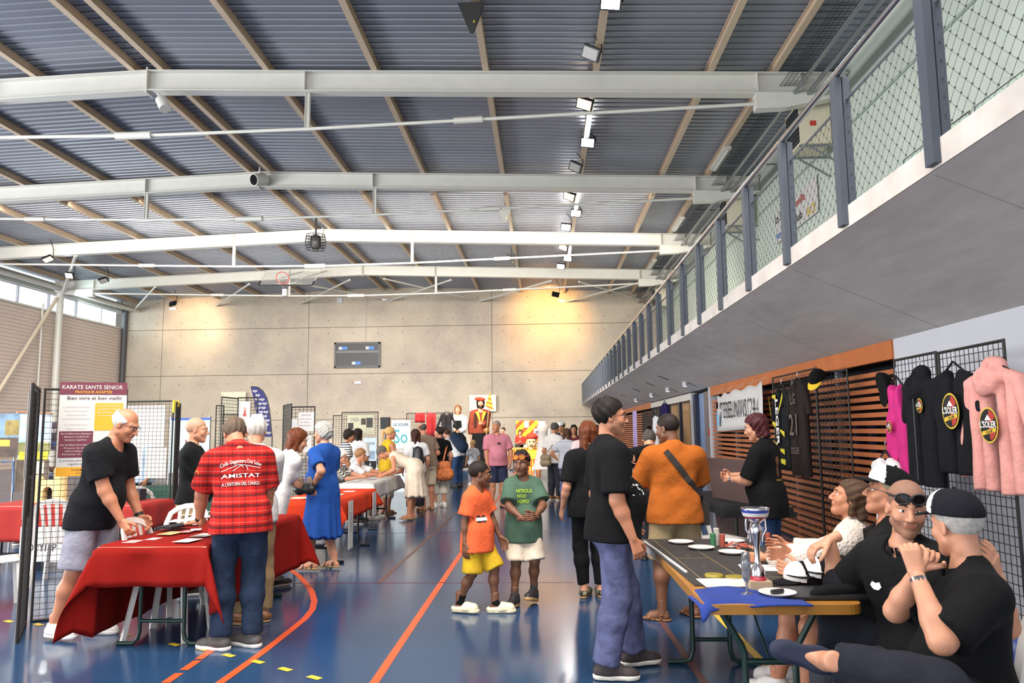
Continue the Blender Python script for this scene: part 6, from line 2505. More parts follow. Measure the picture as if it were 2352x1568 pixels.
# ------------------------------------------------------------------ club table on the right
TX0, TX1, TY0, TY1, TZ = 0.74, 1.48, 3.72, 5.90, 0.76
m_oak = mat('varnished_beer_table_wood', '#9c6a2a', 0.4, var=0.15, scale=6)
tb = thing('beer_table', 'wooden folding beer table with green tube legs carrying the card mat', 'table', ((TX0 + TX1) / 2, TY0, 0))
r_ = 0.07
rc = [(TX0 + r_ - r_ * math.cos(a), TY0 + r_ - r_ * math.sin(a)) for a in np.linspace(0, PI / 2, 6)] + [(TX1 - r_ + r_ * math.sin(a), TY0 + r_ - r_ * math.cos(a)) for a in np.linspace(0, PI / 2, 6)] \
    + [(TX1, TY1), (TX0, TY1)]
MB().prism(rc, (0, 0, TZ - 0.045), (1, 0, 0), (0, 1, 0), (0, 0, 1), 0.045).build('table_top', m_oak, tb)
for yy in (4.02, 5.42):
    for x_, s in ((0.99, -1), (1.24, 1)):
        MB().tube([(x_ + s * 0.13, yy, TZ - 0.045), (x_ + s * 0.125, yy, 0.69), (x_ + s * 0.015, yy, 0.50), (x_, yy, 0.46), (x_, yy, 0.09), (x_ + s * 0.02, yy, 0.03), (x_ + s * 0.06, yy, 0.017), (x_ + s * 0.17, yy, 0.017)], 0.017, 8).build('leg', m_legs, tb)
    MB().tube([(0.99, yy, 0.42), (1.24, yy, 0.42)], 0.016, 8).build('cross_bar', m_legs, tb)
    MB().tube([(0.99, yy, 0.16), (1.24, yy, 0.16)], 0.014, 8).build('cross_bar', m_legs, tb)
MB().tube([(1.115, 4.02, 0.42), (1.115, 4.5, TZ - 0.05)], 0.006, 6).build('stay_rod', m_legs, tb)
m_mat = mat('card_table_mat', '#2c2826', 0.75, var=0.1, scale=8)
mt = thing('card_mat', 'black card game mat with gold lines covering the beer table', 'mat', (1.2, 4.4, TZ))
pl = [(0.70, 5.86), (1.72, 5.86), (1.72, 4.15), (0.78, 4.15)]
mb = MB()
mb.add([(x, y, TZ + 0.006) for x, y in pl], [(3, 2, 1, 0)])
mb.add([(x, y, TZ + 0.001) for x, y in pl], [(0, 1, 2, 3)])
mb.add([(x, y, z) for z in (TZ + 0.001, TZ + 0.006) for x, y in pl], [(0, 1, 5, 4), (1, 2, 6, 5), (2, 3, 7, 6), (3, 0, 4, 7)])
mb.build('mat_sheet', m_mat, mt)
m_gold = mat('gold_line', '#8f7a4c', 0.6, var=0)
for a_, b_ in [((0.80, 5.80), (0.85, 4.22)), ((1.00, 5.80), (1.06, 4.45)), ((1.06, 4.45), (1.14, 4.36)), ((1.14, 4.36), (1.66, 4.36)), ((0.85, 4.22), (1.66, 4.22)), ((0.83, 5.0), (1.03, 5.0))]:
    MB().bar((*a_, TZ + 0.0068), (*b_, TZ + 0.0068), 0.004, 0.001).build('gold_line', m_gold, mt)
for x_, y_ in ((0.90, 5.5), (0.92, 5.1), (0.94, 4.7)):
    mb = MB()
    put_text(mb, 'BLUFF', (x_, y_, TZ + 0.007), (0, -1, 0), (1, 0, 0), 0.014, 0.05, 0.0)
    mb.build('lettering', m_gold, mt)
mb = MB()
put_text(mb, 'POKER', (1.25, 4.75, TZ + 0.007), (0.2, -1, 0), (1, 0.2, 0), 0.05, 0.22, 0.0)
mb.build('lettering', mat('print_copper', '#8a5c44', 0.7, var=0), mt)
tag(MB().bar((0.72, 5.72, TZ - 0.02), (0.80, 4.5, TZ - 0.02), 0.012, 0.07).build('white_edge_strip', m_paper), 'white board edge sticking out under the card mat', 'board')
# blue cloth over the near corner
mb = MB()


def bl(a, b_):
    x = TX0 - 0.02 + 0.50 * a
    y = TY0 - 0.03 + 0.34 * b_
    z = TZ + 0.008 + 0.006 * math.sin(9 * a + 4 * b_)
    if a < 0.06:
        z -= 0.03
    if b_ < 0.12:
        z -= (0.12 - b_) / 0.12 * 0.05 * max(0, 1 - 1.6 * a)
    return (x, y + 0.04 * math.sin(5 * a), z)


mb.sheet(bl, 24, 16)
o = tag(mb.build('blue_cloth', mat('royal_blue_towel', '#1c3480', 0.9, bump=0.3)), 'royal blue cloth folded over the near corner of the beer table', 'cloth')
solidify(o, 0.008)
# trophy
q = az(1718, 1305, TZ + 0.02)
q = (1.085, 4.06)
tr_ = thing('trophy_cup', 'silver trophy cup with blue, white and red ribbon on a wooden block', 'trophy', (q[0], q[1], TZ))
MB().box((q[0] - 0.055, q[1] - 0.055, TZ + 0.004), (q[0] + 0.055, q[1] + 0.055, TZ + 0.05)).build('base', mat('pale_wood_block', '#b49a7a', 0.5), tr_)
m_silv = mat('silver', '#cfcdd2', 0.18, metal=1.0, var=0)
c0 = (q[0], q[1], TZ + 0.05)
MB().lathe([(0.040, 0), (0.040, 0.012), (0.036, 0.012), (0.036, 0.022)], 20, c0).build('collar_ring', mat('ribbon_red', '#9c2431', 0.4), tr_)
MB().lathe([(0.036, 0.022), (0.036, 0.05), (0.020, 0.075), (0.013, 0.11), (0.016, 0.17), (0.028, 0.23), (0.034, 0.26), (0.022, 0.275), (0.020, 0.28)], 20, c0).build('stem', m_silv, tr_)
MB().lathe([(0.020, 0.28), (0.050, 0.305), (0.052, 0.31)], 20, c0).build('bowl_base', m_silv, tr_)
MB().lathe([(0.052, 0.31), (0.062, 0.320)], 20, c0).build('ribbon_band', mat('ribbon_red', '#9c2431', 0.4), tr_)
MB().lathe([(0.062, 0.320), (0.068, 0.338)], 20, c0).build('ribbon_band', m_paper, tr_)
MB().lathe([(0.068, 0.338), (0.071, 0.352)], 20, c0).build('ribbon_band', mat('ribbon_blue', '#2a3f92', 0.4), tr_)
MB().lathe([(0.071, 0.352), (0.073, 0.362), (0.066, 0.362), (0.045, 0.33), (0.001, 0.32)], 20, c0).build('rim', m_silv, tr_)
for sx in (-1, 1):
    MB().tube([(q[0] + sx * 0.048, q[1], TZ + 0.355), (q[0] + sx * 0.052, q[1], TZ + 0.30), (q[0] + sx * 0.033, q[1], TZ + 0.27), (q[0] + sx * 0.03, q[1], TZ + 0.24)], 0.006, 6).build('handle', m_silv, tr_)
# glass award
g0 = (0.985, 3.90, TZ + 0.012)
m_cg = mat('clear_plastic', '#b8bcc4', 0.08, trans=0.85, var=0)
ga = thing('plastic_flute', 'tall clear plastic flute standing on the blue cloth', 'glass', g0)
MB().lathe([(0.032, 0), (0.032, 0.004), (0.006, 0.012), (0.006, 0.05), (0.018, 0.075), (0.024, 0.14), (0.019, 0.20), (0.017, 0.20), (0.021, 0.14), (0.015, 0.078), (0.001, 0.06)], 16, g0).build('flute_body', m_cg, ga)
# plates
for k, (x_, y_) in enumerate([(1.12, 3.86), (0.97, 5.63), (1.06, 5.36), (1.22, 5.16), (1.34, 5.66)]):
    tag(MB().lathe([(0.001, 0.004), (0.055, 0.004), (0.075, 0.014), (0.09, 0.018), (0.09, 0.016), (0.055, 0.001), (0.001, 0.001)], 24, (x_, y_, TZ + 0.016 if k == 0 else TZ + 0.007)).build('paper_plate', m_plast), ['white paper plate beside the blue cloth holding a dark pen', 'white paper plate at the far left corner of the card mat', 'white paper plate in front of the green chip stack', 'white paper plate under the heap of chips', 'white paper plate behind the heap of chips'][k], 'plate', 'white paper plates')
tag(MB().tube([(1.09, 3.85, TZ + 0.032), (1.15, 3.87, TZ + 0.034)], 0.012, 8).build('car_key', m_black), 'black key fob lying on the near paper plate', 'key')
# chips
chip_m = {k: stripe_mat('chip_' + k, c1, '#cfc9c4', 0.0066, 0.6) for k, c1 in (('green', '#2f6a44'), ('red', '#a3402f'), ('blue', '#3d5f8c'), ('white', '#b9b1aa'))}


def chip(x, y, z, k, tilt=None, label='', grp=''):
    mb = MB()
    mb.lathe([(0.001, 0), (0.019, 0), (0.0198, 0.0008), (0.0198, 0.0026), (0.019, 0.0033), (0.001, 0.0033)], 14, (x, y, z), axis=tilt)
    return tag(mb.build('poker_chip', mat('chip_face_' + k, {'green': '#3c7a50', 'red': '#a9503e', 'blue': '#4d6f9c', 'white': '#c4bcb4'}[k], 0.5, var=0.3, scale=120)), label, 'poker chip', grp)


for (x_, y_, k, n, lab) in [(1.165, 5.48, 'green', 25, 'green poker chip in the tall green stack'), (1.225, 5.46, 'red', 24, 'red poker chip in the stack beside the green one'), (1.20, 5.52, 'white', 34, 'white poker chip in the stack behind the green and red ones'),
                            (1.50, 5.50, 'blue', 24, 'blue poker chip in the front blue stack'), (1.555, 5.52, 'red', 24, 'red poker chip in the stack beside the blue ones'), (1.53, 5.57, 'blue', 33, 'blue poker chip in the tall rear blue stack')]:
    for i in range(n):
        chip(x_ + random.uniform(-0.0015, 0.0015), y_, TZ + 0.007 + 0.0035 * i, k, None, lab, lab.replace('poker chip in the', 'chips of the').strip())
rs = random.Random(3)
for i in range(36):
    r0 = rs.random() ** 0.6 * 0.085
    a = rs.uniform(0, 6.28)
    z = TZ + 0.028 + 0.045 * max(0, 1 - r0 / 0.085) * rs.random()
    chip(1.29 + r0 * math.cos(a), 5.34 + r0 * math.sin(a), z, rs.choice(('red', 'white', 'red')), (rs.uniform(-0.35, 0.35), rs.uniform(-0.35, 0.35), 1), 'loose poker chip heaped on the card mat', 'loose heap of chips')
# paper sheets and tins
for k, (x_, y_, w_, h_, a) in enumerate([(0.97, 4.20, 0.15, 0.11, 0.05), (1.36, 4.62, 0.22, 0.10, -0.1), (1.46, 4.28, 0.12, 0.08, 0.2)]):
    mb = MB()
    mb.obox((x_, y_, TZ + 0.0095), (w_, h_, 0.0015), Matrix.Rotation(a, 3, 'Z'))
    tag(mb.build('paper_sheet', m_paper), ['white sheet with pale print between the tins and the blue cloth', 'long white sheet behind the trophy', 'white sheet half hidden by the caps'][k], 'paper')
for k, (x_, y_) in enumerate([(0.925, 4.36), (1.03, 4.34)]):
    tg_ = thing('card_protector', ['olive-gold card protector disc with raised rim, next to the white sheet', 'gold ring-shaped card protector next to the olive disc'][k], 'disc', (x_, y_, TZ + 0.007))
    MB().lathe([(0.05, 0), (0.052, 0.006), (0.048, 0.018 - 0.008 * k), (0.034, 0.018 - 0.008 * k)], 20, (x_, y_, TZ + 0.007)).build('rim', mat('olive_gold', '#8a7a22', 0.4), tg_)
    MB().lathe([(0.034, 0.016 - 0.008 * k), (0.001, 0.016 - 0.008 * k)], 20, (x_, y_, TZ + 0.008)).build('face', mat('cream_label', '#cbbf98', 0.5, var=0.3, scale=60), tg_)
# caps piled up on the table
capdef = cap_mesh(0.006)


def loose_cap(loc, rz, tilt, front, label, crown=None):
    t = thing('baseball_cap', label, 'cap', loc)
    R = Matrix.Translation(Vector(loc)) @ Matrix.Rotation(rz, 4, 'Z') @ Matrix.Rotation(tilt, 4, 'X') @ Matrix.Translation((0, 0, -0.045))
    Ri = np.array(inv_of(t) @ R, np.float32)
    C, B = capdef
    fc = C[0][C[1]].mean(1)
    fr = ((fc[:, 1] > 0.03) & (fc[:, 2] > 0.055)).astype(np.int32)
    for nm, (V, Q), mats_, mi in (('crown', C, [crown or c_black, front], fr), ('brim', B, [crown or c_black], None)):
        me = mesh_np(nm, xf(V, Ri), Q)
        for m_ in mats_:
            me.materials.append(m_)
        if mi is not None:
            me.polygons.foreach_set('material_index', mi)
        o = bpy.data.objects.new(nm, me)
        link(o)
        o.parent = t
    return t


c_capw = mat('cap_foam_white', '#d8d4d2', 0.8)
loose_cap((1.37, 4.22, TZ + 0.01), 1.75, 0.0, c_capw, 'black cap with white front lying nearest the trophy')
loose_cap((1.45, 4.20, TZ + 0.03), 1.6, 0.12, c_capw, 'black cap with white front, second in the row of caps')
loose_cap((1.53, 4.18, TZ + 0.05), 1.55, 0.15, c_black2, 'plain black cap, third in the row of caps')
loose_cap((1.50, 4.00, TZ + 0.01), 1.5, 0.0, c_black2, 'plain black cap lying in front of the other caps')
tag(MB().obox((1.36, 3.93, TZ + 0.012), (0.20, 0.13, 0.006)).build('black_bag', m_black), 'flat black bag under the caps on the beer table', 'bag')
Field_bag = Field((1.05, 3.70, 0.70), (1.75, 4.25, 1.0), 0.01)
Field_bag.seg((1.30, 3.86, TZ + 0.022), (1.55, 3.92, TZ + 0.03), 0.028, 0.036, 0.02)
Field_bag.ripple(0.006, 40, 2)
V, Q = Field_bag.mesh()
me = mesh_np('black_jacket', V, Q)
me.materials.append(c_black)
o = link(bpy.data.objects.new('black_jacket', me))
tag(o, 'crumpled black garment in front of the caps on the beer table', 'garment')

# ------------------------------------------------------------------ clothes on the right wall
GX = 3.05
wire_panel((GX, 6.72), (GX, 6.02), 0.0, 2.16, 'wire mesh panel by the slat screen, hung with the black hoodie and pink vest', 0.06, r=0.003)
wire_panel((GX, 5.98), (GX, 5.14), 0.0, 2.15, 'wire mesh panel by the white wall, hung with the pink hoodie', 0.06, r=0.003)


def garment(name, label, Y, ztop, w, length, m, n=(-1, 0, 0), hood=False, sleeve=0.55, thick=0.045, X=GX - 0.06, hanger=True, neck=0.08, tank=False, rz=0.0, vox=0.012):
    """garment hanging flat against a panel whose normal is n; local x = width, y = outward, z = up"""
    nn = Vector(n).normalized()
    uu = Vector((0, 0, 1)).cross(nn)
    t = thing(name, label, 'clothing', (X, Y, ztop))
    M = np.array(Matrix((uu, nn, Vector((0, 0, 1)))).transposed().to_4x4(), np.float32)
    F = Field((-w, -0.14, -length - 0.12), (w, 0.18, 0.2), vox)
    hw = w / 2
    for f in (-0.72, -0.3, 0.3, 0.72):
        F.seg((hw * f * 0.9, 0, -0.09), (hw * f, 0, -length), thick, thick * 1.15, 0.05)
    F.seg((-hw * 0.30, 0, -0.02), (-hw * 0.80, 0, -0.07), thick * 0.8, thick, 0.03)
    F.seg((hw * 0.30, 0, -0.02), (hw * 0.80, 0, -0.07), thick * 0.8, thick, 0.03)
    F.cut((0, 0, -length), (0, 0, -1))
    if sleeve and not tank:
        for q in (-1, 1):
            F.seg((q * hw * 0.85, 0, -0.08), (q * (hw + 0.08 + 0.05 * (sleeve > 0.4)), 0.0, -0.06 - sleeve), thick * 0.95, thick * 0.85, 0.03, flat=True)
    if tank:
        for q in (-1, 1):
            F.ell((q * hw * 0.95, 0, -0.12), (hw * 0.42, 0.2, 0.16), 0.02, op='sub')
    F.ell((0, 0.03, 0.01), (neck, 0.10, 0.06), 0.02, op='sub')
    if hood:
        F.ell((0, 0.055, -0.07), (0.13, 0.05, 0.10), 0.03)
        F.ell((0, -0.01, 0.03), (0.11, 0.06, 0.07), 0.03)
        F.ell((0, 0.09, 0.0), (0.06, 0.06, 0.07), 0.02, op='sub')
    F.ripple(0.0045, 26, int(abs(Y) * 10), 0.25)
    V, Q = F.mesh()
    me = mesh_np('fabric', xf(V, M), Q)
    me.materials.append(m)
    o = link(bpy.data.objects.new('fabric', me))
    o.parent = t
    if hanger:
        mb = MB()
        C = Vector((X, Y, ztop))
        pt = lambda x, y, z: C + uu * x + nn * y + Vector((0, 0, z))
        mb.tube([pt(-hw * 0.7, 0, -0.03), pt(0, 0, 0.07), pt(hw * 0.7, 0, -0.03)], 0.009, 6)
        mb.build('hanger', m_black, t)
        MB().tube([pt(0, 0, 0.07), pt(0, 0, 0.11), pt(0.015, 0, 0.135), pt(0, -0.01, 0.15)], 0.003, 6).build('hook', m_chrome, t)
    return t, (lambda x, y, z: Vector((X, Y, ztop)) + uu * x + nn * y + Vector((0, 0, z))), uu, nn, o, M


def club_logo(t, pt, uu, nn, x, z, s, fab_o):
    """round club badge: gold ring, black ground, red band, white L'SOLER lettering and gold ribbon"""
    lift = 0.075
    def disc(rx, rz_, l, m, name, a0=0, a1=2 * PI, n=28):
        mb = MB()
        pts = [pt(x + rx * math.cos(a), l, z + rz_ * math.sin(a)) for a in np.linspace(a0, a1, n + 1)]
        mb.add([pt(x, l, z)] + pts, [(0, i + 1, i + 2) for i in range(n)])
        mb.build(name, m, t)
    disc(s, s * 1.12, lift, m_print_y, 'badge_rim')
    disc(s * 0.90, s * 1.01, lift + 0.002, m_print_k, 'badge_ground')
    disc(s * 0.86, s * 0.96, lift + 0.003, m_print_r, 'badge_red', 0.5, 1.4, 8)
    disc(s * 0.86, s * 0.96, lift + 0.003, m_print_r, 'badge_red', 4.9, 5.8, 8)
    mb = MB()
    mb.add([pt(x - s * 0.35, lift + 0.004, z + s * 0.30), pt(x, lift + 0.004, z + s * 0.66), pt(x + s * 0.38, lift + 0.004, z + s * 0.30)], [(0, 1, 2)])
    mb.build('badge_peak', m_print_w, t)
    mb = MB()
    mb.add([pt(x - s * 0.7, lift + 0.004, z - s * 0.66), pt(x + s * 0.8, lift + 0.004, z - s * 0.40), pt(x + s * 0.8, lift + 0.004, z - s * 0.16), pt(x - s * 0.7, lift + 0.004, z - s * 0.40)], [(0, 1, 2, 3)])
    mb.build('badge_ribbon', m_print_y, t)
    mb = MB()
    put_text(mb, "L'SOLER", pt(x, lift + 0.006, z + s * 0.02), uu, (0, 0, 1), s * 0.40, s * 1.75, 0.0, bold=0.03)
    mb.build('badge_lettering', m_print_w, t)
    mb = MB()
    put_text(mb, 'CLUB', pt(x + s * 0.1, lift + 0.007, z - s * 0.41), (uu + Vector((0, 0, 0.17))), (0, 0, 1), s * 0.16, s * 0.7, 0.0, bold=0.02)
    mb.build('badge_lettering', m_print_k, t)


c_pinkh = fab('salmon_pink', '#dd9c92', bump=0.5)
c_fuch = fab('fuchsia', '#c22f78')
t, pt, uu, nn, fo, M_ = garment('hoodie', 'salmon pink hoodie with round club badge on the wall panel', 5.18, ax(2300, 848, GX - 0.06).z, 0.64, 0.80, c_pinkh, hood=True, sleeve=0.66)
club_logo(t, pt, uu, nn, 0.03, -0.36, 0.105, fo)
t, pt, uu, nn, fo, M_ = garment('t_shirt', 'black tee with large club badge beside the pink hoodie', ax(2190, 850, GX - 0.06).y, ax(2190, 852, GX - 0.06).z, 0.50, 0.74, c_black2, hood=False, sleeve=0.24)
club_logo(t, pt, uu, nn, 0.06, -0.29, 0.115, fo)
t, pt, uu, nn, fo, M_ = garment('hoodie', 'black zip hoodie with small club badge on the wall panel', ax(2113, 865, GX - 0.06).y, ax(2113, 868, GX - 0.06).z, 0.50, 0.84, c_black2, hood=True, sleeve=0.66)
club_logo(t, pt, uu, nn, 0.11, -0.22, 0.05, fo)
MB().tube([pt(0, 0.066, -0.05), pt(0.0, 0.07, -0.80)], 0.004, 5).build('zip', mat('zip_grey', '#55565c', 0.4, metal=0.6), t)
t, pt, uu, nn, fo, M_ = garment('vest_top', 'fuchsia pink vest with a small badge beside the black hoodie', 6.58, ax(2065, 880, GX - 0.06).z, 0.36, 0.78, c_fuch, tank=True, sleeve=0)
club_logo(t, pt, uu, nn, -0.02, -0.36, 0.045, fo)
t, pt, uu, nn, fo, M_ = garment('t_shirt', 'white tee hanging low on a black hanger by the slat screen', 6.72, ax(2032, 1052, 2.92).z, 0.40, 0.55, c_white, sleeve=0.2, X=2.92)
cp = thing('baseball_cap', 'black cap hanging on the wire mesh panel above the white tee', 'cap', (2.98, 6.86, 2.02))
for nm, (V, Q) in (('crown', capdef[0]), ('brim', capdef[1])):
    R = inv_of(cp) @ Matrix.Translation((2.94, 6.86, 1.93)) @ Matrix.Rotation(-1.57, 4, 'Z') @ Matrix.Rotation(-1.45, 4, 'X')
    me = mesh_np(nm, xf(V, np.array(R, np.float32)), Q)
    me.materials.append(c_black)
    o = link(bpy.data.objects.new(nm, me))
    o.parent = cp
# dark strap on the white wall at the edge
tag(MB().tube([(3.54, 5.62, 2.45), (3.54, 5.62, 1.2)], 0.02, 6).build('hanging_strap', c_navy), 'dark navy strap hanging from a hook on the white wall', 'strap')
# bags and things by the wall behind the seated people
Fb = Field((2.0, 3.0, 0.5), (2.9, 4.0, 1.3), 0.014)
Fb.seg((2.33, 3.62, 1.05), (2.42, 3.60, 0.72), 0.07, 0.13, 0.05)
Fb.seg((2.28, 3.6, 0.70), (2.50, 3.62, 0.66), 0.10, 0.11, 0.05)
Fb.ripple(0.01, 30, 4)
V, Q = Fb.mesh()
me = mesh_np('jacket', V, Q)
me.materials.append(c_black)
o = link(bpy.data.objects.new('jacket', me))
tag(o, 'black jacket slung over a chair back before the wire mesh panel', 'jacket')
q = floorpt(2290, 4.7)
tag(MB().lathe([(0.16, 0), (0.19, 0.1), (0.18, 0.3), (0.10, 0.38), (0.02, 0.40)], 16, (q[0], q[1], 0)).build('blue_bag', mat('blue_plastic_bag', '#1d3f86', 0.4, var=0.2, scale=12)), 'blue plastic bag on the floor behind the seated row', 'bag')
q = floorpt(2338, 4.75)
bx_ = thing('open_carton', 'brown open cardboard carton on the floor by the white wall', 'carton', (q[0], q[1], 0))
MB().box((q[0] - 0.2, q[1] - 0.15, 0), (q[0] + 0.2, q[1] + 0.15, 0.25)).build('carton_body', mat('cardboard', '#8a6a42', 0.8), bx_)
for sx in (-1, 1):
    MB().bar((q[0] + sx * 0.2, q[1], 0.25), (q[0] + sx * 0.30, q[1], 0.33), 0.30, 0.006).build('flap', MATS['cardboard'], bx_)

# banner with event name
b0, b1 = ax(1655, 895, 3.42), ax(1755, 885, 3.42)
ya, yb = 15.2, 12.05
zA, zB = 2.26, 2.28
bn = thing('event_banner', 'white cloth banner with blue figure and black lettering tied to the slats', 'banner', (3.42, ya, 1.55))
mb = MB()
mb.sheet(lambda a, b_: (3.40 + 0.03 * math.sin(7 * a + 2 * b_) * b_ + 0.0, ya + (yb - ya) * a, (1.52 + 0.06 * a) * (1 - b_) + (2.22 + 0.09 * a - 0.05 * math.sin(PI * a * 4) ** 2) * b_), 30, 6)
o = mb.build('cloth', m_paper, bn)
solidify(o, 0.004)
mb = MB()
put_text(mb, "7EREUNIVIS '24", (3.355, ya + (yb - ya) * 0.56, 1.90), (0, -1, 0), (0, 0, 1), 0.30, 2.35, 0.0)
mb.build('lettering', mat('print_charcoal', '#23222b', 0.8), bn)
mb = MB()
bx = lambda a, z: Vector((3.352, ya + (yb - ya) * a, z))
mb.add([bx(0.075, 1.62), bx(0.12, 1.62), bx(0.125, 1.78), bx(0.11, 1.90), bx(0.08, 1.90), bx(0.068, 1.76)], [tuple(range(6))])
mb.build('figure_body', mat('print_sky_blue', '#6fb0d4', 0.8), bn)
mb = MB()
mb.lathe([(0.001, 0), (0.075, 0.0)], 12, (3.352, ya + (yb - ya) * 0.098, 2.02), axis=(-1, 0, 0))
mb.build('figure_head', MATS['print_sky_blue'], bn)
for a in (0.05, 0.3, 0.55, 0.8, 0.97):
    MB().tube([(3.39, ya + (yb - ya) * a, 2.24 + 0.08 * a), (3.52, ya + (yb - ya) * a, 2.36)], 0.006, 5).build('tie', m_paper, bn)

# jersey stand
wire_panel((3.20, 10.75), (3.20, 9.05), 0.0, 2.28, 'wire mesh panel before the slat screen with the yellow and black jerseys', 0.06, r=0.003)
wire_panel((3.18, 9.02), (3.36, 8.55), 0.0, 2.22, 'narrow wire mesh wing panel with the yellow cap on top', 0.06, r=0.003)
c_jers = fab('jersey_black', '#191a1c')
t, pt, uu, nn, fo, M_ = garment('football_jersey', 'black jersey with yellow flashes and white vertical lettering', 10.12, 2.08, 0.62, 1.02, c_jers, X=3.12, sleeve=0.34, vox=0.016)
for (x0, z0, x1, z1) in [(-0.2, -0.10, -0.05, -0.14), (0.05, -0.30, 0.24, -0.12), (-0.24, -0.45, -0.1, -0.50), (0.08, -0.55, 0.25, -0.62), (-0.24, -0.72, -0.08, -0.76), (0.05, -0.80, 0.22, -0.84), (-0.24, -0.92, 0.24, -0.97), (-0.36, -0.1, -0.3, -0.36)]:
    mb = MB()
    mb.add([pt(x0, 0.068, z0), pt(x1, 0.068, z1), pt(x1, 0.068, z1 + 0.07), pt(x0, 0.068, z0 + 0.035)], [(0, 1, 2, 3)])
    mb.build('yellow_flash', mat('jersey_yellow', '#c9bb2b', 0.7), t)
mb = MB()
put_text(mb, 'LEGER', pt(-0.02, 0.072, -0.42), (0, 0, -1), uu, 0.11, 0.60, 0.0, bold=0.02)
mb.build('lettering', m_print_w, t)
t, pt, uu, nn, fo, M_ = garment('football_jersey', 'dark brown jersey with pale number hanging next to the yellow one', 9.42, 2.12, 0.58, 1.12, fab('jersey_dark', '#241d1c'), X=3.10, sleeve=0.34, vox=0.016)
for s_, z_, a_, b_ in (('LG', -0.20, 0.13, 0.18), ('21', -0.52, 0.26, 0.28), ('SOLER', -0.82, 0.08, 0.30)):
    mb = MB()
    put_text(mb, s_, pt(0, 0.072, z_), uu, (0, 0, 1), a_, b_, 0.0)
    mb.build('lettering', mat('print_taupe', '#6d5d52', 0.8), t)
loose = thing('baseball_cap', 'black and yellow cap on top of the narrow wing panel', 'cap', (3.2, 8.85, 2.1))
for nm, (V, Q), m_ in (('crown', capdef[0], c_black), ('brim', capdef[1], mat('cap_yellow', '#d9b51f', 0.7))):
    R = inv_of(loose) @ Matrix.Translation((3.16, 8.85, 2.10)) @ Matrix.Rotation(2.2, 4, 'Z') @ Matrix.Rotation(-0.8, 4, 'X')
    me = mesh_np(nm, xf(V, np.array(R, np.float32)), Q)
    me.materials.append(m_)
    o = link(bpy.data.objects.new(nm, me))
    o.parent = loose
# leaning brown board
mb = MB()
pA_, pB_ = floorpt(1640, 9.3), floorpt(1722, 8.5)
mb.obox((((pA_[0] + pB_[0]) / 2), ((pA_[1] + pB_[1]) / 2), 0.62), (0.46, 0.012, 0.62), Matrix.Rotation(math.atan2(pB_[1] - pA_[1], pB_[0] - pA_[0]), 3, 'Z') @ Matrix.Rotation(0.12, 3, 'X'))
tag(mb.build('leaning_board', mat('brown_board', '#4f3a35', 0.7)), 'dark brown board leaning behind the burgundy-haired person', 'board')

# stall further along the wall: panels, clothes
wire_panel((3.0, 23.4), (3.0, 20.6), 0.0, 2.1, 'wire mesh panel by the window hung with purple and white shirts', 0.07, r=0.004)
t, *_ = garment('t_shirt', 'dark purple tee hanging high on the window-side panel', ax(1527, 940, 2.92).y, ax(1527, 926, 2.92).z, 0.75, 1.0, fab('dark_purple', '#221c44'), X=2.92, sleeve=0.25, vox=0.022)
t, *_ = garment('t_shirt', 'white tee hanging below the dark purple one', ax(1508, 960, 2.90).y, ax(1508, 955, 2.90).z, 0.65, 0.8, c_white, X=2.88, sleeve=0.3, vox=0.022)
t, *_ = garment('hoodie', 'black hoodie with white numeral on the window-side panel', ax(1492, 985, 2.92).y, ax(1492, 985, 2.92).z, 0.75, 0.7, c_black, X=2.90, sleeve=0.5, hood=True, vox=0.022)
b_, o, u, L = sheet_on((2.85, 24.6), (2.85, 23.55), 0.8, 2.15, 'roll_up_banner', 'lilac banner with white figures beside the window-side panel', 'banner', mat('lilac_banner', '#b9a3d8', 0.7, var=0.3, scale=3))
MB().box((2.80, 23.5, 0.0), (2.92, 24.65, 0.8)).build('banner_foot', m_dark, b_)
t_ = table(1.9, 2.6, 8.3, 10.3, 0.755, 'folding table of the clothes stall with green legs', (8.55, 10.05), m_legs)
o = tag(cloth_mesh(1.9, 2.6, 8.3, 10.3, 0.762, (0.12, 0.12, 0.12, 0.12), 2, 0.06, 0.008).build('tablecloth', fab('black_cloth', '#1a1a1d')), 'short black cloth on the clothes stall table', 'tablecloth')
loose_cap(tuple(ay(1438, 1048, 9.3)), 1.3, 0.5, MATS['cap_yellow'], 'black and yellow cap held up at the clothes stall', c_black)

# ------------------------------------------------------------------ bags worn by people
def blob(name, label, cat, prims, m, vox=0.014, rip=0.004, extra=None):
    pts = np.array([p for a, b_, r1, r2 in prims for p in (a, b_)])
    r = max(max(p[2], p[3]) for p in prims) + 0.05
    F = Field(pts.min(0) - r, pts.max(0) + r, vox)
    for a, b_, r1, r2 in prims:
        F.seg(a, b_, r1, r2, 0.03)
    F.ripple(rip, 30, len(label))
    V, Q = F.mesh()
    base = Vector(pts.mean(0))
    t = thing(name, label, cat, base)
    me = mesh_np('bag_body', V - np.array(base, np.float32), Q)
    me.materials.append(m)
    o = link(bpy.data.objects.new('bag_body', me))
    o.parent = t
    return t


def wp(f, p):
    return f.M @ Vector(p)


def strap(t, pts, m, w=0.03, th=0.006, name='strap'):
    mb = MB()
    pts = [Vector(p) for p in pts]
    for i in range(len(pts) - 1):
        mb.bar(pts[i], pts[i + 1], w, th, up=(0.2, 1, 0.3))
    return mb.build(name, m, t)


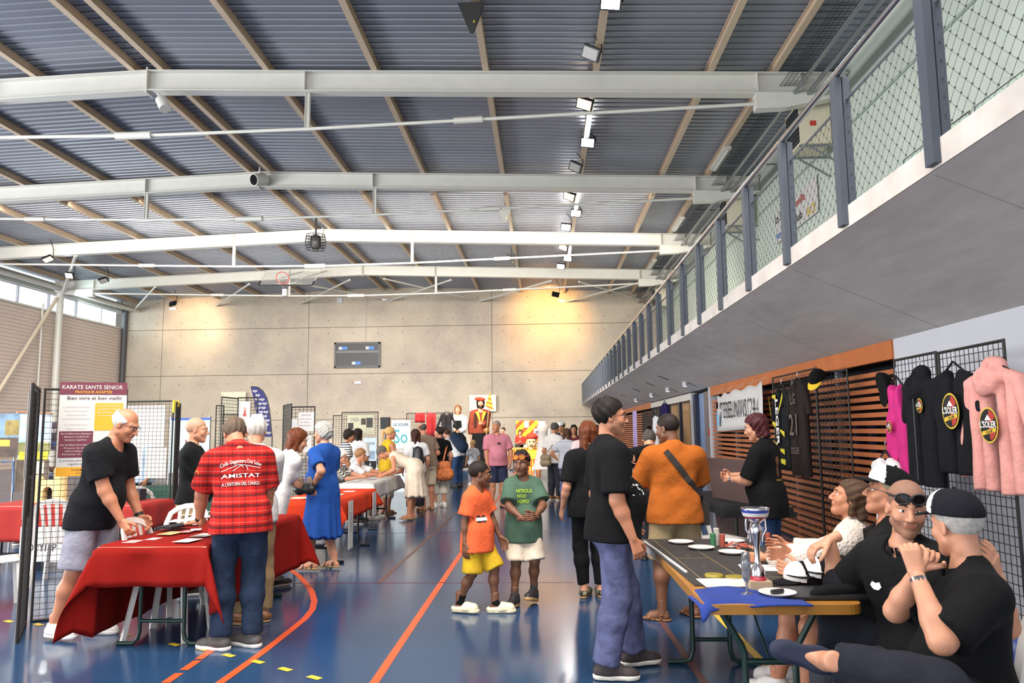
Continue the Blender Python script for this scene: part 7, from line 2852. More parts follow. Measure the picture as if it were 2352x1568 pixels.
q = ay(700, 1112, 8.72)
t = thing('shoulder_bag', 'black shoulder bag with taupe flap at the blue dress', 'bag', (q.x, q.y, 0.9))
for nm, zz_, r1, m_ in (('bag_body', -0.02, 0.072, mat('black_leather', '#18181b', 0.45)), ('flap', 0.055, 0.045, mat('taupe_leather', '#6d5d50', 0.5))):
    Fq = Field((q.x - 0.25, q.y - 0.15, q.z - 0.2), (q.x + 0.25, q.y + 0.15, q.z + 0.2), 0.009)
    for sg in (-1, 1):
        Fq.seg((q.x + sg * 0.05, q.y, q.z + zz_), (q.x + sg * 0.055, q.y, q.z + zz_ - 0.03), r1 * 0.8, r1, 0.03)
    V, Q = Fq.mesh()
    V[:, 1] = q.y + (V[:, 1] - q.y) * 0.6
    me = mesh_np(nm, V - np.array((q.x, q.y, 0.9), np.float32), Q)
    me.materials.append(m_)
    o = link(bpy.data.objects.new(nm, me))
    o.parent = t
strap(t, [q + Vector((-0.1, 0.02, 0.1)), wp(P6, P6.sh[-1] + np.array((0.02, 0.10, 0.02))), wp(P6, P6.tp(0.05, -0.10, 0.46))], MATS['black_leather'], 0.018)
t = blob('backpack', 'small black backpack on the white blouse', 'backpack', [(tuple(wp(P13, P13.tp(0.0, -0.17, 0.36))), tuple(wp(P13, P13.tp(0, -0.19, 0.16))), 0.10, 0.13)], MATS['black_leather'])
for sx in (-1, 1):
    strap(t, [wp(P13, P13.tp(sx * 0.08, -0.15, 0.40)), wp(P13, P13.tp(sx * 0.09, -0.06, 0.50)), wp(P13, P13.tp(sx * 0.09, 0.06, 0.46))], MATS['black_leather'], 0.03)
q = ay(1018, 1078, 16.0)
t = blob('tote_bag', 'orange patterned tote bag on the shoulder of the black top', 'bag', [((q.x - 0.06, q.y, q.z - 0.1), (q.x + 0.10, q.y, q.z - 0.1), 0.13, 0.13), ((q.x - 0.03, q.y, q.z + 0.08), (q.x + 0.06, q.y, q.z + 0.08), 0.10, 0.10)], mat('orange_pattern', '#c9733f', 0.8, var=0.35, scale=14))
strap(t, [(q.x, q.y - 0.03, q.z + 0.15), wp(P15, P15.sh[1] + np.array((0, -0.04, 0.07)))], MATS['orange_pattern'], 0.03)
t = blob('backpack', 'navy backpack on the back of the bending person in jeans', 'backpack', [(tuple(wp(P16, P16.tp(0, -0.20, 0.42))), tuple(wp(P16, P16.tp(0, -0.22, 0.12))), 0.15, 0.18)], fab('navy_backpack', '#263247'), 0.025)
q = ay(1253, 1055, 17.4)
t = blob('shoulder_bag', 'beige shoulder bag at the hip of the white tee', 'bag', [((q.x - 0.05, q.y, q.z - 0.08), (q.x + 0.05, q.y, q.z - 0.08), 0.08, 0.08), ((q.x - 0.05, q.y, q.z + 0.04), (q.x + 0.05, q.y, q.z + 0.04), 0.075, 0.075)], mat('beige_leather', '#8d7a5f', 0.6))
strap(t, [(q.x, q.y, q.z + 0.1), wp(P21, P21.tp(0.1, 0.02, 0.50))], MATS['beige_leather'], 0.025)
t = thing('strap_bag', 'dark strap bag slung across the burnt orange tee', 'bag', wp(P32, (0.22, -0.05, 0.85)))
V, Q = P32.shirt_m
bvh = BVHTree.FromPolygons([Vector(v) for v in V], [tuple(k) for k in Q])
path = []
a, b_ = P32.tp(-0.10, 0, 0.50), P32.tp(0.26, 0, 0.02)
for f in np.linspace(0, 1, 12):
    w_ = Vector(a + (b_ - a) * f)
    hit = bvh.ray_cast(w_ + Vector((0, -0.6, 0)), Vector((0, 1, 0)))
    path.append(wp(P32, (hit[0] if hit[0] is not None else w_) + Vector((0, -0.008, 0))))
mb = MB()
for i in range(len(path) - 1):
    mb.bar(path[i], path[i + 1], 0.05, 0.008, up=(0, -1, 0))
mb.build('strap', mat('dark_brown_webbing', '#2b2420', 0.8), t)
mb = MB()
mb.obox(wp(P32, (0.245, 0.06, 0.86)), (0.04, 0.10, 0.09), Matrix.Rotation(math.radians(8), 3, 'Z'))
mb.build('bag_body', MATS['dark_brown_webbing'], t)
# ------------------------------------------------------------------ back of the hall
# feather flag
q = floorpt(595, 18.0)
ff = thing('feather_flag', 'curved navy feather flag printed with white sp monograms', 'flag', (q[0], q[1], 0))
D = 18.0
edge_r = [(578, 888), (592, 889), (604, 898), (613, 914), (618, 935), (621, 960), (623, 985), (625, 1003)]
edge_l = [(576, 889), (578, 897), (580, 906), (583, 916), (586, 935), (590, 960), (596, 985), (600, 1003)]
R_ = [ay(x, y, D) for x, y in edge_r]
L_ = [ay(x, y, D) for x, y in edge_l]
mb = MB()
n = len(R_)
mb.add(R_ + L_, [(i, i + 1, n + i + 1, n + i) for i in range(n - 1)])
o = mb.build('flag_cloth', mat('navy_flag', '#2f2d63', 0.8), ff)
solidify(o, 0.004)
MB().tube([(R_[-1].x, D, 0)] + list(reversed(R_)) + [L_[0]], 0.014, 8).build('pole', m_black, ff)
for i in range(11):
    y = 897 + 9.6 * i
    f = (y - 888) / 115
    xr = np.interp(y, [p[1] for p in edge_r], [p[0] for p in edge_r])
    xl = np.interp(y, [p[1] for p in edge_l], [p[0] for p in edge_l])
    k = 0
    x = xl + 8 + (4 if i % 2 else 0)
    while x < xr - 6:
        mb = MB()
        put_text(mb, 'sp', ay(x, y, D - 0.012), (1, 0, 0), (0, 0, 1), 0.062, 0.11, 0.0, bold=0.012)
        mb.build('monogram', m_print_w, ff)
        x += 11.5
MB().lathe([(0.18, 0), (0.18, 0.03), (0.03, 0.05)], 16, (R_[-1].x, D, 0)).build('base', m_black, ff)


def stall_panel(x0, x1, yt, yb, D, label, D1=None):
    z1 = ay(x0, yt, D).z
    return wire_panel(floorpt(x0, D), floorpt(x1, D1 or D), 0.0, z1, label, 0.07, r=0.0045, frame_r=0.014)


def notice(x0, x1, y0, y1, D, label, m=None, items=(), cat='notice', name='notice'):
    z1, z0 = ay(x0, y0, D).z, ay(x0, y1, D).z
    b_, o, u, L = sheet_on(floorpt(x0, D), floorpt(x1, D), z0, z1, name, label, cat, m or m_paper)
    sh = []
    for (k, a) in items:
        if k == 'q':
            fx0, fy0, fx1, fy1, col = a
            sh.append(('q', (L * fx0, z0 + (z1 - z0) * fy0, L * fx1, z0 + (z1 - z0) * fy1, 0.001), mat('nq_' + col, col, 0.7, var=0.25, scale=12)))
        else:
            s, fx, fy, size, fw, mm = a
            sh.append(('t', (s, L * fx, z0 + (z1 - z0) * fy, size, L * fw, 0.002), mm))
    if sh:
        printed(b_, o, u, sh)
    return b_


stall_panel(507, 545, 910, 0, 15.6, 'wire mesh panel with the tilted logo sheet', 16.4)
stall_panel(545, 590, 912, 0, 16.4, 'wire mesh panel behind the feather flag')
stall_panel(495, 512, 930, 0, 17.0, 'narrow wire mesh panel behind the plaid shirt')
stall_panel(650, 668, 930, 0, 15.5, 'wire mesh panel edge with the blue leaflets beside the letter sheets', 14.6)
stall_panel(669, 722, 933, 0, 15.4, 'wire mesh panel carrying two white letter sheets')
stall_panel(765, 785, 953, 0, 24.0, 'narrow wire mesh panel beside the photo board')
stall_panel(785, 868, 946, 0, 23.5, 'wire mesh panel carrying the photo board')
stall_panel(934, 1040, 948, 0, 27.0, 'wire mesh panel hung with red cloths and the black dress')
m_lt = mat('print_mauve', '#8d6a80', 0.8, var=0)
notice(547, 573, 922, 998, 16.38, 'white sheet with a red pyramid logo and violet lettering', None, [('q', (0.38, 0.55, 0.70, 0.62, '#c05a5a')), ('q', (0.46, 0.62, 0.64, 0.72, '#c05a5a')), ('q', (0.51, 0.72, 0.60, 0.82, '#c05a5a')), ('q', (0.30, 0.30, 0.75, 0.36, '#7fae5a')), ('t', ('lagira', 0.5, 0.16, 0.09, 0.7, mat('print_violet', '#5a4a9a', 0.8)))])
notice(577, 602, 950, 1001, 16.38, 'white notice with a small landscape photo below the feather flag', None, [('q', (0.5, 0.28, 0.95, 0.5, '#4d6a4a')), ('t', ('VOYAGE', 0.4, 0.7, 0.04, 0.6, m_ink)), ('t', ('au Canigo', 0.35, 0.58, 0.03, 0.5, m_ink))])
notice(505, 562, 900, 950, 44.6, 'cream board fixed on the concrete wall behind the mesh panels', mat('cream_board', '#d8d0b8', 0.7), cat='board', name='wall_board')
notice(685, 721, 947, 990, 15.385, 'upper white letter sheet with mauve writing on the mesh panel', None, [('t', ('ASSOCIATION', 0.5, 0.85, 0.03, 0.6, m_lt)), ('t', ('Culture et loisirs', 0.45, 0.65, 0.025, 0.75, m_lt)), ('t', ('du Soler', 0.42, 0.48, 0.025, 0.6, m_lt)), ('t', ('Bienvenue', 0.42, 0.3, 0.025, 0.65, m_lt))])
notice(684, 716, 1000, 1038, 15.385, 'lower white letter sheet with mauve writing on the mesh panel', None, [('t', ('Atelier peinture', 0.5, 0.8, 0.025, 0.75, m_lt)), ('t', ('Danse', 0.42, 0.6, 0.025, 0.4, m_lt)), ('t', ('Randonnee', 0.42, 0.4, 0.025, 0.6, m_lt))])
notice(668, 683, 962, 1052, 15.39, 'tall white column sheet beside the letter sheets', None, [('q', (0.15, 0.05, 0.85, 0.3, '#3d3a44'))])
notice(651, 667, 1042, 1108, 15.0, 'blue leaflet rack behind the orange table', mat('blue_leaflets', '#4d6a84', 0.7, var=0.3, scale=20), cat='rack', name='leaflet_rack')
notice(798, 858, 953, 998, 23.48, 'cream photo board with old portrait photographs', mat('photo_board_cream', '#cfc8a8', 0.8), [('q', (0.02, 0.28, 0.23, 0.60, '#3d3430')), ('q', (0.52, 0.50, 0.70, 0.82, '#4a4038')), ('q', (0.72, 0.35, 0.97, 0.85, '#4a4844')), ('q', (0.1, 0.66, 0.45, 0.86, '#b9b298')), ('q', (0.62, 0.02, 0.97, 0.28, '#bdb59a'))], 'board', 'photo_board')
notice(835, 865, 1005, 1060, 18.0, 'pale blue information poster behind the seated pair', mat('pale_blue_poster', '#c4d2dc', 0.7), [('q', (0.1, 0.1, 0.9, 0.45, '#8fa0b4')), ('t', ('CHOEUR', 0.5, 0.75, 0.06, 0.7, m_ink))], 'poster', 'poster')
# speaker on a stand
q = floorpt(885, 22.5)
sp = thing('loudspeaker', 'black loudspeaker on a pole stand behind the blond ponytail', 'loudspeaker', (q[0], q[1], 0))
z1, z0 = ay(885, 958, 22.5).z, ay(885, 985, 22.5).z
MB().box((q[0] - 0.125, q[1] - 0.12, z0), (q[0] + 0.125, q[1] + 0.12, z1)).build('cabinet', m_black, sp)
MB().tube([(q[0], q[1], 0.0), (q[0], q[1], z0)], 0.018, 8).build('pole', m_black, sp)
for k in range(3):
    a = 2 * PI * k / 3
    MB().tube([(q[0], q[1], 0.6), (q[0] + 0.4 * math.cos(a), q[1] + 0.4 * math.sin(a), 0.012)], 0.012, 6).build('leg', m_black, sp)
# roll-up of the town
b_ = notice(900, 943, 965, 1030, 20.5, 'white roll-up banner with teal town logo', mat('rollup_white', '#dfe6e6', 0.6), [('t', ('LE SOLER', 0.48, 0.84, 0.075, 0.80, mat('print_dark_teal', '#33566a', 0.8))), ('t', ('So', 0.48, 0.40, 0.36, 0.72, mat('print_teal', '#55b8bd', 0.8)))], 'banner', 'roll_up_banner')
q0, q1 = floorpt(900, 20.5), floorpt(943, 20.5)
MB().box((q0[0], q0[1] - 0.08, 0), (q1[0], q0[1] + 0.08, 1.1)).build('banner_lower', MATS['rollup_white'], b_)
# red cloths and black dress on the panel
for k, (x0, x1, y0, y1) in enumerate([(953, 976, 948, 970), (979, 1001, 948, 1004)]):
    D = 26.97
    z1, z0 = ay(x0, y0, D).z, ay(x0, y1, D).z
    a, b2 = floorpt(x0, D), floorpt(x1, D)
    mb = MB()
    mb.sheet(lambda s, v: (a[0] + (b2[0] - a[0]) * s, D + 0.03 * math.sin(9 * s + v), z0 + (z1 - z0) * v), 10, 4)
    o = tag(mb.build('red_cloth', mat('carmine_cloth', '#b01f22', 0.8)), ['short red cloth over the mesh panel rail', 'long red sash over the mesh panel rail'][k], 'cloth')
    solidify(o, 0.01)
garment('black_dress', 'black dress with floral embroidery hanging on the mesh panel', floorpt(1028, 26.7)[1], ay(1028, 948, 26.7).z, 0.42, 1.15, mat('black_floral', '#2a2324', 0.8, var=0.6, scale=12), n=(0, -1, 0), X=floorpt(1026, 26.7)[0], sleeve=0.45, vox=0.03)

# two carnival giants
def giant(x, D, top, label, fem):
    q = floorpt(x, D)
    H_ = ay(x, top, D).z
    k = H_ / 1.83
    f = Fig((q[0], q[1]), 182 if fem else 188, h=1.75 * k, vox=0.045, hv=0.010, skin='fair', fem=fem, w=1.05, hscale=k * 1.0, head=(0, 0, 0), cat='carnival giant', name='giant_figure', label=label, seed=50,
            rh=(0.10 * k, 0.28 * k, 1.05 * k) if fem else (0.26 * k, 0.06 * k, 0.80 * k), lh=(-0.06 * k, 0.28 * k, 1.02 * k) if fem else (-0.02 * k, 0.27 * k, 1.10 * k), rcurl=0.6, lcurl=0.6)
    return f, k


g, k = giant(1052, 32.0, 921, 'giant carnival figure in white blouse and black apron', True)
g.shirt(c_white, long=1.9, e=0.03 * k)
g.dress(c_black, length=0.85 * k, flare=0.22, sleeve=0, e=0.02 * k, name='skirt')
g.hair('bob', mat('hair_ginger', '#7a4a28', 0.7), (1.03, 1.0, 0.95))
mb = MB()
z_ = g.tp(0, 0.16, 0.20)
mb.prism([(-0.10 * k, 0.20 * k), (0.10 * k, 0.20 * k), (0.15 * k, -0.3 * k), (-0.15 * k, -0.3 * k)], z_, (1, 0, 0), (0, 0, 1), (0, 1, 0), 0.05)
o = mb.build('apron', c_black, None)
o.parent = g.o
g.face('#3a2a1c', '#5a3a24')
g, k = giant(1104, 32.3, 905, 'giant carnival figure with black beard and red cap', False)
g.shirt(fab('rust_red', '#7d3826'), long=1.9, e=0.03 * k, hem=-0.05)
g.dress(c_black, length=0.85 * k, flare=0.20, sleeve=0, e=0.008 * k, name='robe')
g.beard(mat('beard_black', '#1c1512', 0.8))
g.hair('bob', h_dark, (1.05, 1.0, 0.8))
mb = MB()
mb.ball((0, -0.02, 0.10), (0.118, 0.125, 0.055), 18)
mb.ball((0.05, 0.02, 0.115), (0.10, 0.10, 0.045), 14)
g.hmb(mb, 'red_cap', mat('felt_red', '#c23a20', 0.8))
g.face('#1c1410', '#1c1512')
mb = MB()
sc3 = g.tp(0, 0.10, 0.40)
for sx in (-1, 1):
    mb.prism([(sx * 0.13 * k, 0.13 * k), (sx * 0.05 * k, 0.14 * k), (0, -0.20 * k)], g.tp(0, 0.125, 0.36), (1, 0, 0), (0, 0, 1), (0, 1, 0), 0.05)
o = mb.build('yellow_scarf', mat('scarf_yellow', '#e0b52a', 0.8), None)
o.parent = g.o
vest = MB()
for sx in (-1, 1):
    vest.prism([(sx * 0.17 * k, 0.12 * k), (sx * 0.09 * k, 0.12 * k), (sx * 0.11 * k, -0.22 * k), (sx * 0.17 * k, -0.22 * k)], g.tp(0, 0.115, 0.33), (1, 0, 0), (0, 0, 1), (0, 1, 0), 0.04)
o = vest.build('waistcoat', fab('dark_brown', '#3a221c'), None)
o.parent = g.o
mb = MB()
mb.ball(tuple(g.tp(-0.13 * k, 0.20, 0.03)), (0.075 * k, 0.06 * k, 0.075 * k), 14)
o = mb.build('gourd', mat('gourd_brown', '#8a5a2c', 0.5), None)
o.parent = g.o
m_cat = stripe_mat('catalan_stripes_v', '#e8b22c', '#c4481f', 0.105, 0.55, axis=0)
m_catd = stripe_mat('catalan_stripes_d', '#eab02a', '#c9521f', 0.34, 0.55, diag=(0, 0.72, 2, -0.72))
fl = thing('hand_flag', 'small red and yellow striped flag held by the bearded giant', 'flag', ay(1118, 1010, 31.8))
p0, p1 = ay(1117, 1000, 31.8), ay(1126, 900, 31.8)
MB().tube([p0, p1], 0.02, 6).build('pole', m_gold, fl)
mb = MB()
A_, B_, C_, D_ = ay(1125, 902, 31.78), ay(1114, 932, 31.78), ay(1133, 942, 31.78), ay(1129, 915, 31.78)
mb.add([A_, B_, C_, D_], [(0, 1, 2, 3)])
o = mb.build('flag_cloth', stripe_mat('catalan_stripes_small', '#eab02a', '#c9521f', 0.16, 0.55, diag=(0, 0.3, 2, 0.9)), fl)
solidify(o, 0.01)
notice(1078, 1140, 907, 945, 44.7, 'white board fixed on the concrete wall behind the bearded giant', mat('wall_board_white', '#d8d4c8', 0.7), cat='board', name='wall_board')

# striped table, backdrop, big head
x0, x1 = floorpt(1168, 30.6), floorpt(1243, 30.6)
t_ = table(x0[0], x1[0], 30.6, 31.4, 0.90, 'table under the red and yellow striped cloth', (30.75, 31.25), m_legk)
cm = cloth_mesh(x0[0], x1[0], 30.6, 31.4, 0.907, (0.05, 0.05, 0.52, 0.05), 2, 0.06, 0.008)
o = tag(cm.build('tablecloth', m_cat), 'red and yellow striped cloth on the far table', 'tablecloth')
bk_ = notice(1185, 1238, 966, 1015, 33.6, 'large red and yellow diagonal striped flag backdrop', m_catd, cat='flag', name='flag_backdrop')
for px_ in (1185, 1238):
    q = floorpt(px_, 33.62)
    MB().tube([(q[0], q[1], 0), (q[0], q[1], 2.0)], 0.02, 8).build('pole', m_greym, bk_)
notice(1204, 1215, 967, 982, 33.59, 'pale photo card pinned to the striped flag', mat('photo_lilac', '#b9a8b4', 0.7), cat='card', name='photo_card')
for k, (x0_, x1_, y0_, y1_, lab) in enumerate([(1182, 1202, 1020, 1033, 'black laptop on the striped table'), (1194, 1211, 1024, 1033, 'white-framed photo on the striped table'), (1212, 1223, 1021, 1032, 'dark tablet standing on the striped table')]):
    a, b2 = floorpt(x0_, 30.9), floorpt(x1_, 30.9)
    z1 = ay(x0_, y0_, 30.9).z
    tag(MB().box((a[0], 30.9, 0.91), (b2[0], 30.93, max(z1, 1.0))).build(['laptop', 'framed_photo', 'tablet'][k], [m_black, m_paper, mat('tablet_grey', '#3a3438', 0.4)][k]), lab, ['laptop', 'photo', 'tablet'][k])
q = floorpt(1221, 30.3)
hz = ay(1221, 1015, 30.3).z
bh = thing('big_head_figure', 'smiling carnival big head with red cap and yellow collar', 'carnival head', (q[0], q[1], 0.9))
V, Q = head_mesh(False, 0.007)
s_ = (ay(1221, 996, 30.3).z - ay(1221, 1030, 30.3).z) / 0.23
M4 = np.array(inv_of(bh) @ Matrix.Translation((q[0], q[1], hz)) @ Matrix.Rotation(PI - 0.1, 4, 'Z') @ Matrix.Scale(s_, 4), np.float32)
me = mesh_np('head', xf(V, M4), Q)
me.materials.append(mat('painted_face', '#e0b98a', 0.5))
o = link(bpy.data.objects.new('head', me))
o.parent = bh
mb = MB()
mb.ball((q[0], q[1] + 0.02, hz + 0.085 * s_), (0.095 * s_, 0.11 * s_, 0.06 * s_), 16)
mb.build('red_cap', MATS['felt_red'], bh)
MB().lathe([(0.18 * s_ / 2.2, 0), (0.30, 0.05), (0.36, -0.3)][::-1], 16, (q[0], q[1], hz - 0.14 * s_)).build('yellow_collar', MATS['scarf_yellow'], bh)
MB().lathe([(0.36, 0), (0.34, hz - 0.14 * s_ - 0.3)], 16, (q[0], q[1], 0.0)).build('stand', m_cat, bh)
mb = MB()
mb.tube([(q[0] - 0.03 * s_, q[1] - 0.098 * s_, hz - 0.055 * s_), (q[0], q[1] - 0.105 * s_, hz - 0.066 * s_), (q[0] + 0.03 * s_, q[1] - 0.098 * s_, hz - 0.055 * s_)], 0.006 * s_, 6)
mb.build('smile', m_print_k, bh)
for sx in (-1, 1):
    mb = MB()
    mb.ball((q[0] + sx * 0.03 * s_, q[1] - 0.085 * s_, hz + 0.006 * s_), 0.012 * s_, 10)
    mb.build('eye', m_print_k, bh)
# white costume stand beside it
q = floorpt(1247, 27.5)
ws = thing('costume_stand', 'white robe on a stand beside the striped table', 'costume', (q[0], q[1], 0))
MB().lathe([(0.42, 0.22), (0.33, 0.42), (0.20, 1.0), (0.17, 1.5), (0.22, 1.72), (0.08, 1.85)], 20, (q[0], q[1], 0)).build('robe', mat('robe_ivory', '#b3aca6', 0.85), ws)
for sx in (-1, 1):
    MB().box((q[0] + sx * 0.3 - 0.03, q[1] - 0.3, 0), (q[0] + sx * 0.3 + 0.03, q[1] - 0.25, 0.24)).build('stand_leg', m_white, ws)
MB().box((q[0] - 0.42, q[1] - 0.35, 0.2), (q[0] + 0.42, q[1] + 0.35, 0.26)).build('stand_base', m_white, ws)
for k, (x0_, x1_, y0_, y1_, col) in enumerate([(1236, 1252, 967, 984, '#c9c4c4'), (1226, 1262, 984, 1000, '#d5cdd0')]):
    notice(x0_, x1_, y0_, y1_, 33.58, ['white panel with small photographs beside the striped flag', 'white poster below the small photographs'][k], None, [('q', (0.1, 0.2, 0.4, 0.7, '#6d5a64')), ('q', (0.5, 0.1, 0.9, 0.8, '#7d86a8'))], 'poster', 'poster')

# ------------------------------------------------------------------ fixtures on the far wall
def wallbox(x0, x1, y0, y1, name, label, cat, m, d=0.1, Y=45.0):
    a, b_ = ay(x0, y0, Y), ay(x1, y1, Y)
    return tag(MB().box((a.x, Y - d, b_.z), (b_.x, Y, a.z)).build(name, m), label, cat)


a, b_ = ay(771, 788, 45), ay(873, 843, 45)
sb = thing('scoreboard', 'black electronic scoreboard with blue stickers on the concrete wall', 'scoreboard', (a.x, 44.9, b_.z))
MB().box((a.x, 44.86, b_.z), (b_.x, 45.0, a.z)).build('case', m_black, sb)
fr = mat('scoreboard_frame', '#26272b', 0.4)
for lo, hi in (((a.x - 0.03, 44.83, a.z - 0.08), (b_.x + 0.03, 44.87, a.z + 0.03)), ((a.x - 0.03, 44.83, b_.z - 0.03), (b_.x + 0.03, 44.87, b_.z + 0.08)), ((a.x - 0.03, 44.83, b_.z), (a.x + 0.08, 44.87, a.z)), ((b_.x - 0.08, 44.83, b_.z), (b_.x + 0.03, 44.87, a.z))):
    MB().box(lo, hi).build('frame_bar', fr, sb)
MB().box((a.x + 0.08, 44.84, a.z - 0.62), (b_.x - 0.08, 44.86, a.z - 0.48)).build('grey_strip', mat('grey_strip', '#4d4f55', 0.4), sb)
for fx, fz in ((0.18, 0.78), (0.78, 0.78), (0.48, 0.17)):
    cx, cz = a.x + (b_.x - a.x) * fx, b_.z + (a.z - b_.z) * fz
    st = MB().box((cx - 0.26, 44.845, cz - 0.09), (cx + 0.26, 44.855, cz + 0.09)).build('sticker', mat('sticker_blue', '#3d78c4', 0.5), sb)
    MB().box((cx - 0.25, 44.84, cz - 0.08), (cx - 0.06, 44.845, cz + 0.08)).build('sticker_logo', m_paper, st)
MB().tube([((a.x + b_.x) / 2 + 0.45, 44.95, a.z), ((a.x + b_.x) / 2 + 0.45, 44.95, 9.5)], 0.02, 6).build('conduit', m_white, sb)
for k, (x, y) in enumerate([(822, 878), (1290, 690), (886, 686), (397, 708)]):
    q = ay(x, y, 44.9)
    t_ = thing('emergency_light', ['small white emergency light below the scoreboard', 'small white emergency light high by the balcony side glow', 'small white emergency light high above the scoreboard', 'small white emergency light high by the left warm glow'][k], 'light', (q.x, 44.95, q.z))
    MB().box((q.x - 0.20, 44.9, q.z - 0.07), (q.x + 0.20, 45.0, q.z + 0.07)).build('housing', m_white, t_)
    MB().box((q.x - 0.19, 44.885, q.z - 0.06), (q.x + 0.19, 44.9, q.z - 0.01)).build('diffuser', mat('led_soft', (0.9, 1.0, 1.0), emit=2.5, var=0), t_)
wallbox(775, 787, 684, 696, 'wall_siren', 'small white box with dark rim on the concrete wall', 'box', m_white)

# ------------------------------------------------------------------ lamps and loudspeakers under the roof
def flood(px, py, z, led, label, aim=(0, 0.3, -1), light=0, col=(1, 1, 1)):
    d = ray(px, py)
    k = (z - EYE) / d.z
    p = CAMPOS + d * k
    t = thing('floodlight', label, 'floodlight', p)
    a = Vector(aim).normalized()
    R = Vector((0, 0, -1)).rotation_difference(a).to_matrix()
    mb = MB()
    mb.obox(p, (0.20, 0.14, 0.05), R)
    mb.build('housing', m_black, t)
    mb = MB()
    mb.obox(p + a * 0.053, (0.17, 0.11, 0.005), R)
    mb.build('lamp_glass', led, t)
    mb = MB()
    MB().tube([p + Vector((0.22, 0, 0)), Vector((p.x + 0.22, p.y, (p.z + deck_z(p.x)) / 2)), Vector((p.x + 0.05, p.y, deck_z(p.x) - 0.01))], 0.015, 6).build('bracket', m_black, t)
    if light:
        s_ = spot_light('flood_beam', p + a * 0.10, p + a * 4, light, col, 2.2, 0.8, 0.12)
    return p


m_lampoff = mat('lamp_glass_off', '#a7a39d', 0.2)
flood(1403, 6, 9.55, m_led, 'lit white floodlight above the triangular speaker row', (-0.15, -0.85, -0.55), 250)
flood(1358, 122, 9.5, m_lampoff, 'unlit black floodlight with clear glass before the nearest roof beam', (-0.5, -0.7, -0.5))
flood(1343, 238, 9.35, m_warm, 'warm orange floodlight just behind the nearest roof beam', (-0.35, -0.6, -0.6), 60, (1, 0.45, 0.15))
flood(1350, 327, 9.6, m_led, 'lit white floodlight on the purlin between the first roof beams', (-0.15, -0.85, -0.55), 250)
flood(1322, 383, 9.45, m_lampoff, 'unlit black floodlight before the second roof beam', (-0.5, -0.7, -0.5))
flood(1308, 450, 9.35, m_warm, 'warm orange floodlight behind the second roof beam', (-0.35, -0.6, -0.6), 60, (1, 0.45, 0.15))
flood(1323, 489, 9.6, m_led, 'lit white floodlight on the purlin behind the second roof beam', (-0.15, -0.85, -0.55), 150)
flood(1300, 521, 9.35, m_led, 'lit bluish-white floodlight tilted before the third roof beam', (-0.15, -0.85, -0.55), 100)
flood(1294, 567, 9.3, m_warm, 'warm orange floodlight behind the third roof beam', (-0.35, -0.6, -0.6), 50, (1, 0.45, 0.15))
flood(1304, 593, 9.6, m_led, 'lit white floodlight on the purlin behind the third roof beam', (-0.15, -0.85, -0.55), 100)
flood(1288, 611, 9.35, m_led, 'lit bluish-white floodlight tilted before the last roof beam', (-0.15, -0.85, -0.55), 80)
flood(1276, 676, 9.0, m_warm, 'warm orange floodlight lighting the concrete wall near the balcony', (-0.2, 0.8, -0.4))
flood(397, 697, 9.0, m_warm, 'warm orange floodlight lighting the concrete wall near the boarded wall', (0.2, 0.8, -0.4))
flood(110, 594, 9.0, m_warm, 'warm floodlight glowing near the eaves on the window side', (0.3, -0.3, -0.6), 60, (1, 0.6, 0.3))
flood(160, 632, 8.85, m_led, 'bright white floodlight fixed on the slanting eaves tube', (-0.15, -0.85, -0.55), 150)
flood(238, 643, 9.0, m_lampoff, 'unlit black floodlight near the column head', (0.3, -0.5, -0.8))
# triangular hanging loudspeakers
for k, (px, py, z, s_) in enumerate([(1083, 45, 9.45, 1.0), (1160, 496, 9.3, 0.95), (1175, 598, 9.2, 0.9)]):
    d = ray(px, py)
    p = CAMPOS + d * ((z - EYE) / d.z)
    t_ = thing('hanging_loudspeaker', ['large black wedge loudspeaker hanging before the nearest roof beam', 'black wedge loudspeaker hanging behind the second roof beam', 'black wedge loudspeaker hanging behind the third roof beam'][k], 'loudspeaker', p)
    w_ = 0.30 * s_
    mb = MB()
    # wedge: wide at top, narrow below, front towards the camera
    T = [(-w_, -0.20, 0.30), (w_, -0.20, 0.30), (w_ * 0.8, 0.25, 0.34), (-w_ * 0.8, 0.25, 0.34), (-0.05, -0.10, -0.32), (0.05, -0.10, -0.32), (0.04, 0.1, -0.28), (-0.04, 0.1, -0.28)]
    mb.add([p + Vector(v) * 0.85 for v in T], [(0, 1, 2, 3), (4, 7, 6, 5), (0, 4, 5, 1), (1, 5, 6, 2), (2, 6, 7, 3), (3, 7, 4, 0)])
    mb.build('cabinet', mat('speaker_black', '#121413', 0.5), t_)
    MB().tube([p + Vector((0, 0, 0.25)), p + Vector((0, 0, 0.6))], 0.015, 6).build('hanger_rod', m_black, t_)
    MB().obox(p + Vector((0.06, -0.14, -0.12)), (0.012, 0.004, 0.03)).build('badge', mat('badge_yellow', '#c9b52a', 0.5), t_)
